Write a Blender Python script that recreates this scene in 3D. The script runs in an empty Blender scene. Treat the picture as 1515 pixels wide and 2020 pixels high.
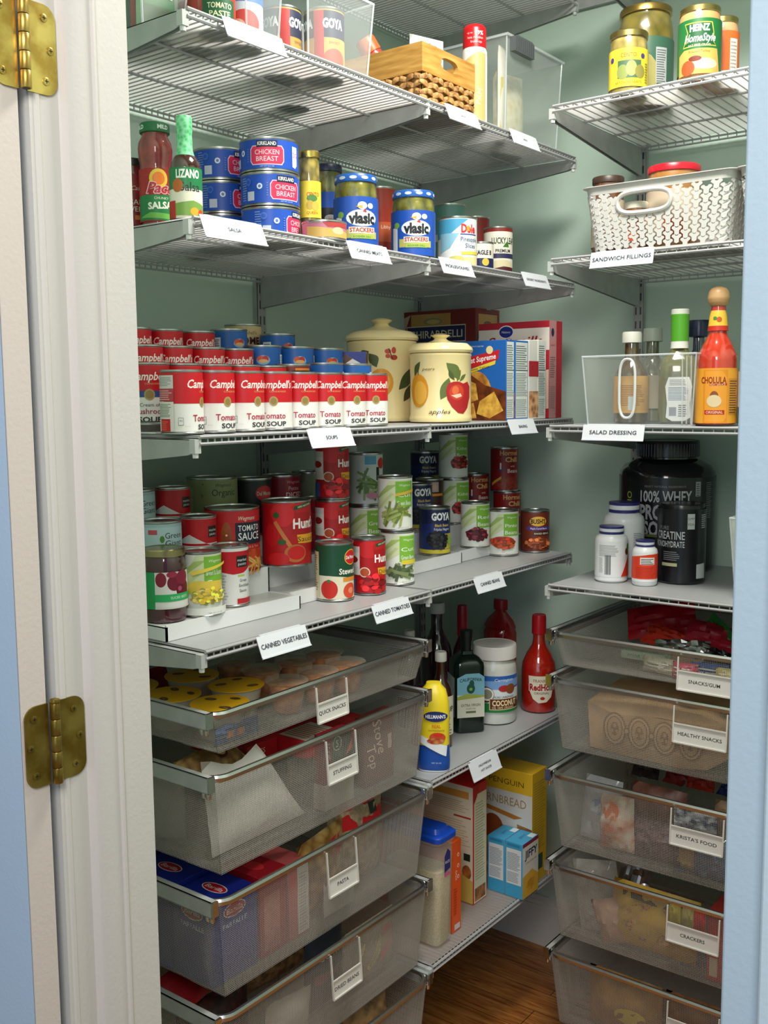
import bpy, bmesh, math, random
from mathutils import Vector, Matrix
# ---------------------------------------------------------------- camera, world, lights, exposure
scene = bpy.context.scene
COL = scene.collection
F = 2030.705; YAW = 0.65257863; PITCH = 0.11223269; ROLL = -0.00898315
CAM = Vector((1.62753865, -1.06230439, 1.5))
_fw = Vector((-math.sin(YAW)*math.cos(PITCH), math.cos(YAW)*math.cos(PITCH), -math.sin(PITCH)))
_r = Vector((math.cos(YAW), math.sin(YAW), 0)); _u = _r.cross(_fw)
RX = _r*math.cos(ROLL)+_u*math.sin(ROLL); UX = -_r*math.sin(ROLL)+_u*math.cos(ROLL)
cd = bpy.data.cameras.new('camera'); cam = bpy.data.objects.new('camera', cd); COL.objects.link(cam)
cam.matrix_world = Matrix(((RX.x, UX.x, -_fw.x, CAM.x), (RX.y, UX.y, -_fw.y, CAM.y), (RX.z, UX.z, -_fw.z, CAM.z), (0, 0, 0, 1)))
cd.sensor_fit = 'VERTICAL'; cd.sensor_height = 24; cd.lens = 24*F/2020; cd.clip_start = 0.02
scene.camera = cam
scene.view_settings.view_transform = 'Standard'; scene.view_settings.look = 'None'
scene.view_settings.gamma = 1; scene.view_settings.use_curve_mapping = False
scene.view_settings.exposure = 0.0
W = bpy.data.worlds.new('world'); scene.world = W; W.use_nodes = True
W.node_tree.nodes['Background'].inputs[0].default_value = (0.72, 0.86, 1.0, 1)
W.node_tree.nodes['Background'].inputs[1].default_value = 0.22
def area(name, loc, aim, size, power, color, sy=None):
    l = bpy.data.lights.new(name, 'AREA'); l.energy = power; l.color = color; l.size = size
    if sy: l.shape = 'RECTANGLE'; l.size_y = sy
    o = bpy.data.objects.new(name, l); COL.objects.link(o); o.location = loc
    o.rotation_euler = (Vector(aim)-Vector(loc)).to_track_quat('-Z', 'Y').to_euler()
    return o
area('pantry_ceiling_light', (0.98, 0.38, 2.64), (0.9, 0.45, 0), 0.35, 27, (1.0, 0.97, 0.90))
area('kitchen_ceiling_light', (1.75, -1.5, 2.45), (0.4, 0.6, 1.1), 0.8, 27, (1.0, 0.95, 0.90))
area('kitchen_window_daylight', (2.2, -3.0, 1.5), (0.9, 0.0, 1.2), 1.4, 10, (0.62, 0.80, 1.0), 1.8)

# ---------------------------------------------------------------- pixel helpers (photo pixel -> point on a real plane)
def px(x, y, ax, v):
    d = _fw + RX*((x-757.5)/F) - UX*((y-1010)/F)
    t = (v-CAM[ax])/d[ax]
    return CAM+d*t
def pr(x, y, z):
    v = Vector((x, y, z))-CAM; k = v.dot(_fw)
    return 757.5+F*v.dot(RX)/k, 1010-F*v.dot(UX)/k, F/k
def zat(x, y, py):
    a, b = 0.0, 3.0
    for _ in range(40):
        m = (a+b)/2
        if pr(x, y, m)[1] > py: a = m
        else: b = m
    return (a+b)/2
# ---------------------------------------------------------------- materials
_M = {}
def lin(h):
    h = h.lstrip('#'); c = [int(h[i:i+2], 16)/255 for i in (0, 2, 4)]
    return tuple(x/12.92 if x <= .04045 else ((x+.055)/1.055)**2.4 for x in c)+(1,)
def M(s):
    if s in _M: return _M[s]
    m = bpy.data.materials.new(s.replace('#', '').replace(':', '_')); _M[s] = m; m.use_nodes = True
    nt = m.node_tree; b = nt.nodes['Principled BSDF']; L = nt.links.new
    p = s.split(':'); k = p[0]
    b.inputs['Roughness'].default_value = .42
    if k.startswith('#'):
        b.inputs['Base Color'].default_value = lin(k)
        if len(p) > 1: b.inputs['Roughness'].default_value = float(p[1])
    elif k == 'm':
        b.inputs['Base Color'].default_value = lin(p[1]); b.inputs['Metallic'].default_value = 1
        b.inputs['Roughness'].default_value = float(p[2])
    elif k == 'g':
        b.inputs['Base Color'].default_value = lin(p[1]); b.inputs['Roughness'].default_value = .12
        b.inputs['Coat Weight'].default_value = .3
    elif k in 'vn':
        tc = nt.nodes.new('ShaderNodeTexCoord'); r = nt.nodes.new('ShaderNodeValToRGB')
        if k == 'v':
            t = nt.nodes.new('ShaderNodeTexVoronoi'); o = t.outputs['Distance']
            r.color_ramp.elements[0].position = .1; r.color_ramp.elements[1].position = .75
        else:
            t = nt.nodes.new('ShaderNodeTexNoise'); o = t.outputs['Fac']; t.inputs['Detail'].default_value = 4
            r.color_ramp.elements[0].position = .38; r.color_ramp.elements[1].position = .62
        t.inputs['Scale'].default_value = float(p[3])
        L(tc.outputs['Object'], t.inputs['Vector']); L(o, r.inputs[0]); L(r.outputs[0], b.inputs['Base Color'])
        r.color_ramp.elements[0].color = lin(p[1]); r.color_ramp.elements[1].color = lin(p[2])
        if len(p) > 4: b.inputs['Roughness'].default_value = float(p[4])
        if k == 'v' and len(p) > 5:
            bu = nt.nodes.new('ShaderNodeBump'); bu.inputs['Distance'].default_value = -.002; L(o, bu.inputs['Height']); L(bu.outputs[0], b.inputs['Normal'])
    elif k == 't':      # thin clear plastic or glass: tint, opacity
        out = nt.nodes['Material Output']; tr = nt.nodes.new('ShaderNodeBsdfTransparent'); mx = nt.nodes.new('ShaderNodeMixShader')
        lw = nt.nodes.new('ShaderNodeLayerWeight'); lw.inputs[0].default_value = .22
        mp = nt.nodes.new('ShaderNodeMapRange'); mp.inputs[3].default_value = float(p[2]); mp.inputs[4].default_value = min(1, float(p[2])+(.12 if p[1] == '#ffffff' else .24))
        tr.inputs[0].default_value = lin(p[3]) if len(p) > 3 else (1, 1, 1, 1)
        b.inputs['Base Color'].default_value = lin(p[1]); b.inputs['Roughness'].default_value = .08
        if p[1] == '#ffffff':
            b = nt.nodes.new('ShaderNodeBsdfGlossy'); b.inputs[0].default_value = (1, 1, 1, 1); b.inputs['Roughness'].default_value = .06
        L(lw.outputs['Facing'], mp.inputs[0]); L(mp.outputs[0], mx.inputs[0]); L(tr.outputs[0], mx.inputs[1]); L(b.outputs[0], mx.inputs[2]); L(mx.outputs[0], out.inputs[0])
    elif k == 'liner':
        out = nt.nodes['Material Output']; tl = nt.nodes.new('ShaderNodeBsdfTranslucent'); mx = nt.nodes.new('ShaderNodeMixShader')
        tr = nt.nodes.new('ShaderNodeBsdfTransparent'); m2 = nt.nodes.new('ShaderNodeMixShader')
        tl.inputs[0].default_value = (.97, .96, .95, 1); b.inputs['Base Color'].default_value = lin('#c4c4c4'); b.inputs['Roughness'].default_value = .35
        mx.inputs[0].default_value = .66; L(b.outputs[0], mx.inputs[1]); L(tl.outputs[0], mx.inputs[2])
        m2.inputs[0].default_value = .34; L(mx.outputs[0], m2.inputs[1]); L(tr.outputs[0], m2.inputs[2]); L(m2.outputs[0], out.inputs[0])
    elif k == 'wall':
        tc = nt.nodes.new('ShaderNodeTexCoord'); t = nt.nodes.new('ShaderNodeTexNoise'); t.inputs['Scale'].default_value = 220
        bu = nt.nodes.new('ShaderNodeBump'); bu.inputs['Strength'].default_value = .12; bu.inputs['Distance'].default_value = .002
        L(tc.outputs['Object'], t.inputs['Vector']); L(t.outputs['Fac'], bu.inputs['Height']); L(bu.outputs[0], b.inputs['Normal'])
        b.inputs['Base Color'].default_value = lin(p[1]); b.inputs['Roughness'].default_value = .6
    elif k == 'floorwood':
        tc = nt.nodes.new('ShaderNodeTexCoord'); mpg = nt.nodes.new('ShaderNodeMapping'); mpg.inputs['Rotation'].default_value = (0, 0, 0)
        mpg.inputs['Scale'].default_value = (1, 12, 1)
        t = nt.nodes.new('ShaderNodeTexNoise'); t.inputs['Scale'].default_value = 9; t.inputs['Detail'].default_value = 6; t.inputs['Distortion'].default_value = .9
        r = nt.nodes.new('ShaderNodeValToRGB'); r.color_ramp.elements[0].position = .3; r.color_ramp.elements[1].position = .7
        r.color_ramp.elements[0].color = lin('#8a451c'); r.color_ramp.elements[1].color = lin('#d08c48')
        br = nt.nodes.new('ShaderNodeTexBrick'); br.inputs['Scale'].default_value = 1; br.inputs['Brick Width'].default_value = .9; br.inputs['Row Height'].default_value = .083
        br.inputs['Mortar Size'].default_value = .0012; br.inputs['Color1'].default_value = (.75, .75, .75, 1); br.inputs['Color2'].default_value = (1, 1, 1, 1); br.inputs['Mortar'].default_value = (.18, .12, .1, 1)
        mu = nt.nodes.new('ShaderNodeMix'); mu.data_type = 'RGBA'; mu.blend_type = 'MULTIPLY'; mu.inputs[0].default_value = 1
        L(tc.outputs['Object'], mpg.inputs[0]); L(mpg.outputs[0], t.inputs['Vector']); L(t.outputs['Fac'], r.inputs[0]); L(tc.outputs['Object'], br.inputs['Vector'])
        L(r.outputs[0], mu.inputs[6]); L(br.outputs['Color'], mu.inputs[7]); L(mu.outputs[2], b.inputs['Base Color']); b.inputs['Roughness'].default_value = .22
    elif k == 'wood':
        tc = nt.nodes.new('ShaderNodeTexCoord'); mpg = nt.nodes.new('ShaderNodeMapping'); mpg.inputs['Scale'].default_value = (1, 1, 9)
        t = nt.nodes.new('ShaderNodeTexNoise'); t.inputs['Scale'].default_value = 14; t.inputs['Detail'].default_value = 5
        r = nt.nodes.new('ShaderNodeValToRGB'); r.color_ramp.elements[0].position = .3; r.color_ramp.elements[1].position = .7
        r.color_ramp.elements[0].color = lin(p[1]); r.color_ramp.elements[1].color = lin(p[2])
        L(tc.outputs['Object'], mpg.inputs[0]); L(mpg.outputs[0], t.inputs['Vector']); L(t.outputs['Fac'], r.inputs[0]); L(r.outputs[0], b.inputs['Base Color'])
    return m
# ---------------------------------------------------------------- mesh builder
class MB:
    def __init__(s): s.v = []; s.f = []; s.m = []; s.mats = []; s.lay = 0
    def mi(s, m):
        if m not in s.mats: s.mats.append(m)
        return s.mats.index(m)
    def add(s, vs, fs, m):
        o = len(s.v); s.v += [tuple(v) for v in vs]; i = s.mi(m)
        for f in fs: s.f.append(tuple(a+o for a in f)); s.m.append(i)
    def box(s, x0, x1, y0, y1, z0, z1, m):
        s.add([(x0, y0, z0), (x1, y0, z0), (x1, y1, z0), (x0, y1, z0), (x0, y0, z1), (x1, y0, z1), (x1, y1, z1), (x0, y1, z1)],
              [(0, 3, 2, 1), (4, 5, 6, 7), (0, 1, 5, 4), (1, 2, 6, 5), (2, 3, 7, 6), (3, 0, 4, 7)], m)
    def bar(s, a, b, w, m, h=None, up=(0, 0, 1)):
        a = Vector(a); b = Vector(b); d = (b-a).normalized(); upv = Vector(up)
        if abs(d.dot(upv)) > .95: upv = Vector((1, 0, 0))
        x = d.cross(upv).normalized()*w/2; y = d.cross(x).normalized()*(h or w)/2
        s.add([a-x-y, a+x-y, a+x+y, a-x+y, b-x-y, b+x-y, b+x+y, b-x+y], [(0, 1, 2, 3), (7, 6, 5, 4), (0, 4, 5, 1), (1, 5, 6, 2), (2, 6, 7, 3), (3, 7, 4, 0)], m)
    def lathe(s, prof, m, n=40, cx=0, cy=0, close=True, sq=None):
        vs = []; fs = []
        for r, z in prof:
            for i in range(n):
                a = 2*math.pi*i/n-math.pi/2
                c, d = math.cos(a), math.sin(a)
                if sq:   # superellipse cross-section, sq=(exponent, y factor)
                    e = 2/sq[0]; c = math.copysign(abs(c)**e, c); d = math.copysign(abs(d)**e, d)*sq[1]
                vs.append((cx+r*c, cy+r*d, z))
        for j in range(len(prof)-1):
            for i in range(n):
                k = (i+1) % n; fs.append((j*n+i, j*n+k, (j+1)*n+k, (j+1)*n+i))
        if close:
            fs.append(tuple(range(n))[::-1]); fs.append(tuple((len(prof)-1)*n+i for i in range(n)))
        s.add(vs, fs, m)
    def tube(s, pts, r, m, n=6, closed=False, cap=True):
        pts = [Vector(p) for p in pts]; N = len(pts); vs = []; fs = []; prev = None
        for i, p in enumerate(pts):
            if closed: d = (pts[(i+1) % N]-pts[i-1]).normalized()
            else: d = (pts[min(i+1, N-1)]-pts[max(i-1, 0)]).normalized()
            if prev is None:
                x = d.cross(Vector((0, 0, 1)));  x = d.cross(Vector((1, 0, 0))) if x.length < .1 else x
            else: x = prev-d*prev.dot(d)
            x.normalize(); prev = x; y = d.cross(x)
            for k in range(n):
                a = 2*math.pi*k/n; vs.append(p+x*r*math.cos(a)+y*r*math.sin(a))
        for i in range(N if closed else N-1):
            j = (i+1) % N
            for k in range(n): fs.append((i*n+k, i*n+(k+1) % n, j*n+(k+1) % n, j*n+k))
        if cap and not closed: fs.append(tuple(range(n))[::-1]); fs.append(tuple((N-1)*n+k for k in range(n)))
        s.add(vs, fs, m)
    def prism(s, poly, m, mapf, t):   # poly in (u,v), extruded from w=0 to w=t via mapf(u,v,w)
        n = len(poly); vs = [mapf(u, v, 0) for u, v in poly]+[mapf(u, v, t) for u, v in poly]
        fs = [tuple(range(n))[::-1], tuple(range(n, 2*n))]+[(i, (i+1) % n, n+(i+1) % n, n+i) for i in range(n)]
        s.add(vs, fs, m)
    def build(s, name, parent=None, smooth=True, bevel=0):
        me = bpy.data.meshes.new(name); me.from_pydata(s.v, [], s.f)
        for m in s.mats: me.materials.append(M(m))
        me.polygons.foreach_set('material_index', s.m)
        if smooth:
            me.polygons.foreach_set('use_smooth', [True]*len(s.f)); me.update(); me.set_sharp_from_angle(angle=.62)
        me.update()
        o = bpy.data.objects.new(name, me); COL.objects.link(o)
        if bevel:
            b = o.modifiers.new('bevel', 'BEVEL'); b.width = bevel; b.segments = 2; b.limit_method = 'ANGLE'
        if parent: o.parent = parent
        return o
def tag(o, label, cat, group=None, kind=None):
    if label: o['label'] = label
    if cat: o['category'] = cat
    if group: o['group'] = group
    if kind: o['kind'] = kind
    return o
def thing(name, label, cat, loc=(0, 0, 0), rz=0, group=None):
    o = bpy.data.objects.new(name, None); COL.objects.link(o); o.location = loc; o.rotation_euler = (0, 0, rz)
    o.empty_display_size = .02
    return tag(o, label, cat, group)
def struct(o): o['kind'] = 'structure'; return o
def dup(root, loc, rz, label, group=None):
    r = root.copy(); COL.objects.link(r); r.location = loc; r.rotation_euler = (0, 0, rz); r['label'] = label
    if group: r['group'] = group
    for c in list(root.children):
        d = c.copy(); COL.objects.link(d); d.parent = r
        for g in list(c.children):
            e = g.copy(); COL.objects.link(e); e.parent = d
    return r
# ---------------------------------------------------------------- flat art laid on surfaces
_T = {}
def glyphs(t, bold):
    k = (t, bold)
    if k in _T: return _T[k]
    c = bpy.data.curves.new('t', 'FONT'); c.body = t; c.size = 1; c.resolution_u = 2; c.offset = bold; c.align_x = 'CENTER'
    o = bpy.data.objects.new('t', c); COL.objects.link(o)
    me = bpy.data.meshes.new_from_object(o.evaluated_get(bpy.context.evaluated_depsgraph_get()))
    vs = [(v.co.x, v.co.y) for v in me.vertices]; fs = [tuple(p.vertices) for p in me.polygons]
    bpy.data.objects.remove(o); bpy.data.curves.remove(c); bpy.data.meshes.remove(me)
    _T[k] = (vs, fs); return _T[k]
def paint(mb, mapf, ops, seg=0, cut=None):
    """ops in mm: ('r',u0,v0,u1,v1,col) ('e',u,v,ru,rv,col) ('p',pts,col) ('t',text,u,v,cap,col,{opts}) ('l',u0,v0,u1,v1,n,col) lines of small print"""
    for op in ops:
        mb.lay += 1; off = .00015+mb.lay*.00007
        k = op[0]; vs = []; fs = []
        if k == 'r':
            _, a, b, c, d, col = op; vs = [(a, b), (c, b), (c, d), (a, d)]; fs = [(0, 1, 2, 3)]
        elif k == 'e':
            _, a, b, ru, rv, col = op; n = 20
            vs = [(a+ru*math.cos(2*math.pi*i/n), b+rv*math.sin(2*math.pi*i/n)) for i in range(n)]; fs = [tuple(range(n))]
        elif k == 'p': _, vs, col = op; vs = list(vs); fs = [tuple(range(len(vs)))]
        elif k == 'l':
            _, a, b, c, d, n, col = op; R = random.Random(int(a*7+b*3+n))
            st = (d-b)/n
            for i in range(n):
                y = b+i*st; e = c-(c-a)*R.random()*.25; j = len(vs)
                vs += [(a, y), (e, y), (e, y+st*.42), (a, y+st*.42)]; fs.append((j, j+1, j+2, j+3))
        elif k == 't':
            _, t, a, b, cap, col = op[:6]; o = op[6] if len(op) > 6 else {}
            gv, gf = glyphs(t, o.get('bold', 0)); s = cap/.70
            if not gv: continue
            w = max(v[0] for v in gv)-min(v[0] for v in gv); mid = (max(v[0] for v in gv)+min(v[0] for v in gv))/2
            sx = o['w']/w if 'w' in o else s
            sh = o.get('shear', 0); ro = math.radians(o.get('rot', 0)); cr, sr = math.cos(ro), math.sin(ro)
            for x, y in gv:
                X = (x-mid)*sx+sh*y*s; Y = (y-.35)*s
                Y += o.get('arc', 0)*(X*X)
                vs.append((a+X*cr-Y*sr, b+X*sr+Y*cr))
            fs = gf
        if cut:   # clip to u range
            pass
        bm = bmesh.new(); bv = [bm.verts.new((x, y, 0)) for x, y in vs]
        for f in fs:
            try: bm.faces.new([bv[i] for i in f])
            except ValueError: pass
        if seg:
            us = [x for x, _ in vs]; lo = min(us); hi = max(us)
            if k != 't' or op[4] > 3.5:
                i = math.floor(lo/seg)+1
                while i*seg < hi-1e-4:
                    bmesh.ops.bisect_plane(bm, geom=bm.verts[:]+bm.edges[:]+bm.faces[:], plane_co=(i*seg, 0, 0), plane_no=(1, 0, 0)); i += 1
        bm.verts.index_update()
        V = [mapf(v.co.x*.001, v.co.y*.001, off) for v in bm.verts]
        FF = [tuple(v.index for v in f.verts) for f in bm.faces]
        # keep faces pointing outwards
        if FF:
            V0 = [Vector(V[i]) for i in FF[0][:3]]; n1 = (V0[1]-V0[0]).cross(V0[2]-V0[0])
            c2 = [bm.verts[:][i].co for i in FF[0][:3]] if False else None
        mb.add(V, FF, col); bm.free()
def cyl(r, n=40, cx=0, cy=0, z0=0):
    def f(u, v, w):
        th = u/r; st = 2*math.pi/n; loc = (th % st)-st/2
        R = (r+w)*math.cos(st/2)/math.cos(loc)
        return (cx+R*math.sin(th), cy-R*math.cos(th), z0+v)
    f.seg = 2*math.pi*r*1000/n
    return f
def face(o, ux, uy, nrm):
    o = Vector(o); ux = Vector(ux).normalized(); uy = Vector(uy).normalized(); nrm = Vector(nrm).normalized()
    f = lambda u, v, w: o+ux*u+uy*v+nrm*w
    f.seg = 0; return f
def sleeve(mb, r, h0, h1, col, ops, n=40, zf=0):
    mb.lathe([(r, h0), (r, h1)], col, n, close=False); mb.lay = 0
    c = cyl(r, n); paint(mb, c, ops, c.seg)
# ---------------------------------------------------------------- placement
def camyaw(x, y, turn=0):
    return math.atan2(CAM.y-y, CAM.x-x)+math.pi/2+math.radians(turn)
def rowA(cx, cy, x): p = px(cx, cy, 0, x); return p.x, p.y
def base(cx, by, z, r):
    p = px(cx, by, 2, z); d = Vector((p.x-CAM.x, p.y-CAM.y)).normalized(); return p.x+d.x*r, p.y+d.y*r
# ================================================================ the room shell
PI = math.pi; WALL = 'wall:#bed3c5'; TRIM = 'wall:#d6d1cb'; FZ = -.03; YB = 1.375
def sbox(name, a, m, bevel=0): mb = MB(); mb.box(*a, m); return struct(mb.build(name, bevel=bevel))
sbox('floor', (-.1, 3.2, -3.4, 1.5, FZ-.05, FZ), 'floorwood')
sbox('wall_left', (-.1, 0, -.3, 1.5, FZ, 2.72), WALL)
sbox('wall_back', (0, 1.75, YB, 1.5, FZ, 2.72), WALL)
sbox('wall_right', (1.7, 1.8, -.3, YB, FZ, 2.72), WALL)
sbox('ceiling', (-.1, 1.8, -.3, 1.5, 2.72, 2.8), 'wall:#e8e8e4')
mb = MB(); m = WALL
mb.box(-.6, .67, -.405, -.3, FZ, 2.72, m); mb.box(1.435, 2.4, -.405, -.3, FZ, 2.72, m); mb.box(.67, 1.435, -.405, -.3, 2.12, 2.72, m)
struct(mb.build('wall_front'))
def bprof(mb, x0, x1, y0, y1):
    pass
mb = MB(); mb.box(0, 1.7, YB-.014, YB, FZ, .085, TRIM); mb.box(0, 1.7, YB-.010, YB, .085, .098, TRIM); mb.box(0, 1.7, YB-.007, YB, .098, .112, TRIM)
struct(mb.build('baseboard_back'))
mb = MB(); mb.box(0, .014, -.3, YB-.015, FZ, .085, TRIM); mb.box(0, .009, -.3, YB-.015, .085, .108, TRIM)
struct(mb.build('baseboard_left'))
# left door jamb: rebate face, moulded stop, inner face
mb = MB()
def vstrip(poly, m=TRIM, z0=FZ, z1=2.1): mb.prism(poly, m, lambda u, v, w: (u, v, z0+w), z1-z0)
vstrip([(.67, -.42), (.690, -.42), (.690, -.415), (.6915, -.413), (.6915, -.409), (.690, -.407), (.690, -.385), (.692, -.383), (.6985, -.380), (.7015, -.374), (.7015, -.350), (.7045, -.3485), (.7045, -.3455), (.7015, -.344), (.7015, -.302), (.699, -.3), (.67, -.3)])
struct(mb.build('door_jamb'))
tag(bpy.data.objects['door_jamb'], None, None)
bpy.data.objects['door_jamb'].name = 'trim_1'
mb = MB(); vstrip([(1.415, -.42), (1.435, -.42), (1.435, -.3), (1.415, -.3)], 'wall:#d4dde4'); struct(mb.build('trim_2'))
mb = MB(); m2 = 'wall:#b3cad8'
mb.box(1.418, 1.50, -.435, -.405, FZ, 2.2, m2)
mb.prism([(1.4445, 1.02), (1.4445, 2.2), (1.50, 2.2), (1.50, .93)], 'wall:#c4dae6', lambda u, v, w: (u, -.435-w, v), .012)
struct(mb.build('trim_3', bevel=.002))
mb = MB(); mb.box(.655, 1.45, -.42, -.3, 2.1, 2.12, TRIM); struct(mb.build('trim_4'))
# door folded fully open against the outer wall
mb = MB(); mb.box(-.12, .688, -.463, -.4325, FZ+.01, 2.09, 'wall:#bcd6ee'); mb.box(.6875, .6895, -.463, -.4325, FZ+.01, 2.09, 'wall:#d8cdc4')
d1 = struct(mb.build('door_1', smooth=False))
def hinge(zc, worn, label):
    br = 'n:%s:%s:40:.3' % (('a8873c', 'c9ad5e') if not worn else ('6d5a22', '94803c'))
    br = 'brass1' if not worn else 'brass2'
    if br not in _M:
        mm = M('n:#%s:#%s:35:.32' % (('b08d3e', 'dcc06a') if not worn else ('7b6220', '9c8742')))
        mm.node_tree.nodes['Principled BSDF'].inputs['Metallic'].default_value = .75; _M[br] = mm
    t = thing('door_hinge', label, 'hinge', (.6965, -.4265, zc)); H = .0445
    def leaf(y0, y1, x, sgn):
        mb = MB(); a, b = y0, y1; r = .014; pts = [(a, -H), ]
        q = []
        for k in range(7): th = -PI/2+k*PI/12; q.append((b+sgn*(-r)+sgn*r*math.cos(th), -H+r+r*math.sin(th)))
        for k in range(7): th = k*PI/12; q.append((b+sgn*(-r)+sgn*r*math.cos(th), H-r+r*math.sin(th)))
        mb.prism([(a, -H)]+q+[(a, H)], br, lambda u, v, w: (x+w, u, v), .0022)
        o = mb.build('leaf', t)
        for zz, yy in ((.031, .62), (0, .8), (-.031, .62)):
            s = MB(); c = (a+(b-a)*yy)
            s.lathe([(.0042, 0), (.0042, .0008), (.003, .0012)], br, 12)
            s.v = [(x+.0022+vz, c+vx, zz+vy) for vx, vy, vz in s.v]
            s.box(x+.0034, x+.0036, c-.0022, c+.0022, zz-.0005, zz+.0005, '#2c2412'); s.box(x+.0034, x+.0036, c-.0005, c+.0005, zz-.0022, zz+.0022, '#2c2412')
            s.build('screw', o)
    leaf(.004, .040, -.0065, 1); leaf(-.0055, -.034, -.0068, -1)
    mb = MB()
    for k in range(5):
        z0 = -H+k*.0178; mb.lathe([(.0052, z0+.0004), (.0056, z0+.001), (.0056, z0+.0168), (.0052, z0+.0174)], br, 14)
    mb.lathe([(.004, -H), (.004, H)], '#3a2c10', 10); mb.lathe([(.0056, H), (.0058, H+.001), (.005, H+.004), (.002, H+.005)], br, 14)
    mb.build('barrel', t)
hinge(1.853, False, 'bright brass door hinge high on the left door jamb')
hinge(1.133, True, 'dull tarnished brass door hinge lower down on the left jamb')

# ================================================================ shelving system
STEEL = 'n:#a2a4a2:#acaeac:30:.38'; WIRE = '#a9a9ab:.3'; CHROME = 'm:#d8d8d8:.18'; D = .4645; L = .61
def standard(x, y, rz, label):
    mb = MB(); h = 2.46
    mb.box(-.0125, -.010, -.015, 0, 0, h, STEEL); mb.box(.010, .0125, -.015, 0, 0, h, STEEL); mb.box(-.0125, .0125, -.0155, -.013, 0, h, STEEL)
    for k in range(72):
        z = .05+k*.0336
        for s in (-.006, .006): mb.box(s-.0018, s+.0018, -.0162, -.0154, z, z+.018, '#4c5052')
    t = tag(mb.build('wall_standard'), label, 'shelf upright', 'slotted uprights screwed to the walls')
    t.location = (x, y, .03); t.rotation_euler = (0, 0, rz)
WB = YB
standard(0.0005, .0, -PI/2+PI, 'slotted grey wall upright nearest the door on the left wall')
standard(0.0005, L, PI/2, 'slotted grey upright in the middle of the left wall')
standard(0.0005, 2*L, PI/2, 'slotted grey upright near the back corner of the left wall')
standard(.5684, WB-.0005, 0, 'slotted grey upright at the left end of the back wall shelves')
standard(1.178, WB-.0005, 0, 'slotted grey upright at the right of the back wall')
mb = MB(); mb.box(.02, 1.68, WB-.008, WB-.0005, 2.447, 2.49, STEEL); mb.box(.02, 1.68, WB-.014, WB-.008, 2.447, 2.452, STEEL); mb.box(.02, 1.68, WB-.014, WB-.008, 2.485, 2.49, STEEL)
tag(mb.build('hang_track'), 'grey horizontal hanging track along the top of the back wall', 'rail')
mb = MB(); mb.box(.0005, .008, -.02, 1.35, 2.447, 2.49, STEEL); mb.box(.008, .014, -.02, 1.35, 2.447, 2.452, STEEL); mb.box(.008, .014, -.02, 1.35, 2.485, 2.49, STEEL)
tag(mb.build('hang_track'), 'grey horizontal hanging track along the top of the left wall', 'rail')
# local frame of every shelf: X along its length, Y from the front tip (0) back to the wall, z=0 the top
def bracket_proto():
    t = thing('shelf_bracket', '', 'bracket'); mb = MB()
    for s in (-.0052, .0040):
        mb.prism([(.004, -.0055), (.004, -.026), (.02, -.030), (D-.017, -.072), (D-.017, -.0055)], STEEL, lambda u, v, w, s=s: (s+w, u, v), .0012)
    mb.box(-.0052, .0052, .01, D-.02, -.0068, -.0055, STEEL)
    mb.build('arm', t)
    c = MB(); c.box(-.0062, .0062, .0, .012, -.027, -.0055, '#b9bcba:.3'); c.lathe([(.0045, -.034), (.005, -.027)], '#d0d2d2:.2', 12, 0, .006); c.build('end_cap', t)
    return t
_bp = [bracket_proto()]
def bracket(loc, rz, label):
    if _bp: t = _bp.pop(); t['label'] = label; t.location = loc; t.rotation_euler = (0, 0, rz); bracket.t = t
    else: t = dup(bracket.t, loc, rz, label)
    t['group'] = 'shelf brackets'
def wire_shelf(loc, rz, W_, pitch, label, liner=True, opaque=False):
    t = thing('wire_shelf', label, 'shelf', loc, rz, 'ventilated wire shelves'); mb = MB(); x0, x1 = .007, W_-.007; B = D-.02
    n = int((x1-x0)/pitch)
    for i in range(n+1):
        x = x0+(x1-x0)*i/n
        mb.bar((x, .002, -.0028), (x, B, -.0028), .0018, WIRE); mb.bar((x, .0015, -.002), (x, .0015, -.0125), .0018, WIRE)
        mb.bar((x, B, -.002), (x, B, -.014), .002, WIRE)
    for y, z, r in ((.0, -.0022, .0030), (.0, -.0128, .0028), (.14, -.0062, .0026), (.29, -.0062, .0026), (B, -.006, .0024), (B, -.015, .0022)):
        mb.tube([(x0-.004, y, z), (x1+.004, y, z)], r, WIRE, 6)
    mb.build('wire_grid', t)
    if liner:
        q = MB(); q.box(x0, x1, .006, B-.005, -.0014, -.0002, '#a2a4a5:.4' if opaque else 'liner'); q.build('shelf_liner', t)
    return t
ZA = [2.415, 2.0594, 1.7659, 1.4431, 1.1120, .7123, .3117]; LV = ['top', 'second highest', 'third highest', 'fourth', 'fifth', 'sixth', 'lowest']
TA = PI/2; nm = ['underside above the clear bins', 'holding the wooden basket level', 'of salsa jars and pickles', 'of soups and canisters', 'of canned vegetables', 'of oils and hot sauce', 'of baking mixes near the floor']
for i, z in enumerate(ZA):
    for k in range(2):
        if k == 0 and i > 4: continue
        wire_shelf((D, k*L, z), TA, L, .0142 if k == 0 else .0122, '%s left-wall wire shelf, %s section, %s' % (LV[i], ('near', 'far')[k], nm[i]), opaque=(i in (3, 4, 5)))
    for k in range(3):
        if k == 0 and i > 4: continue
        bracket((D, k*L, z), TA, 'grey tapered arm under the %s left shelf at its %s' % (LV[i], ('near end', 'middle', 'far end')[k]))
XR, YR = .5684, .9062
ZR = [2.445, 2.0931, 1.7833, 1.4352, 1.0914]
nr = ['top back-wall wire shelf cut off by the photo edge', 'back-wall wire shelf holding the artichoke and gravy jars', 'back-wall wire shelf under the white woven baskets', 'back-wall wire shelf of salad dressing bottles', 'grey topped back-wall shelf holding the black supplement tubs']
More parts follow.
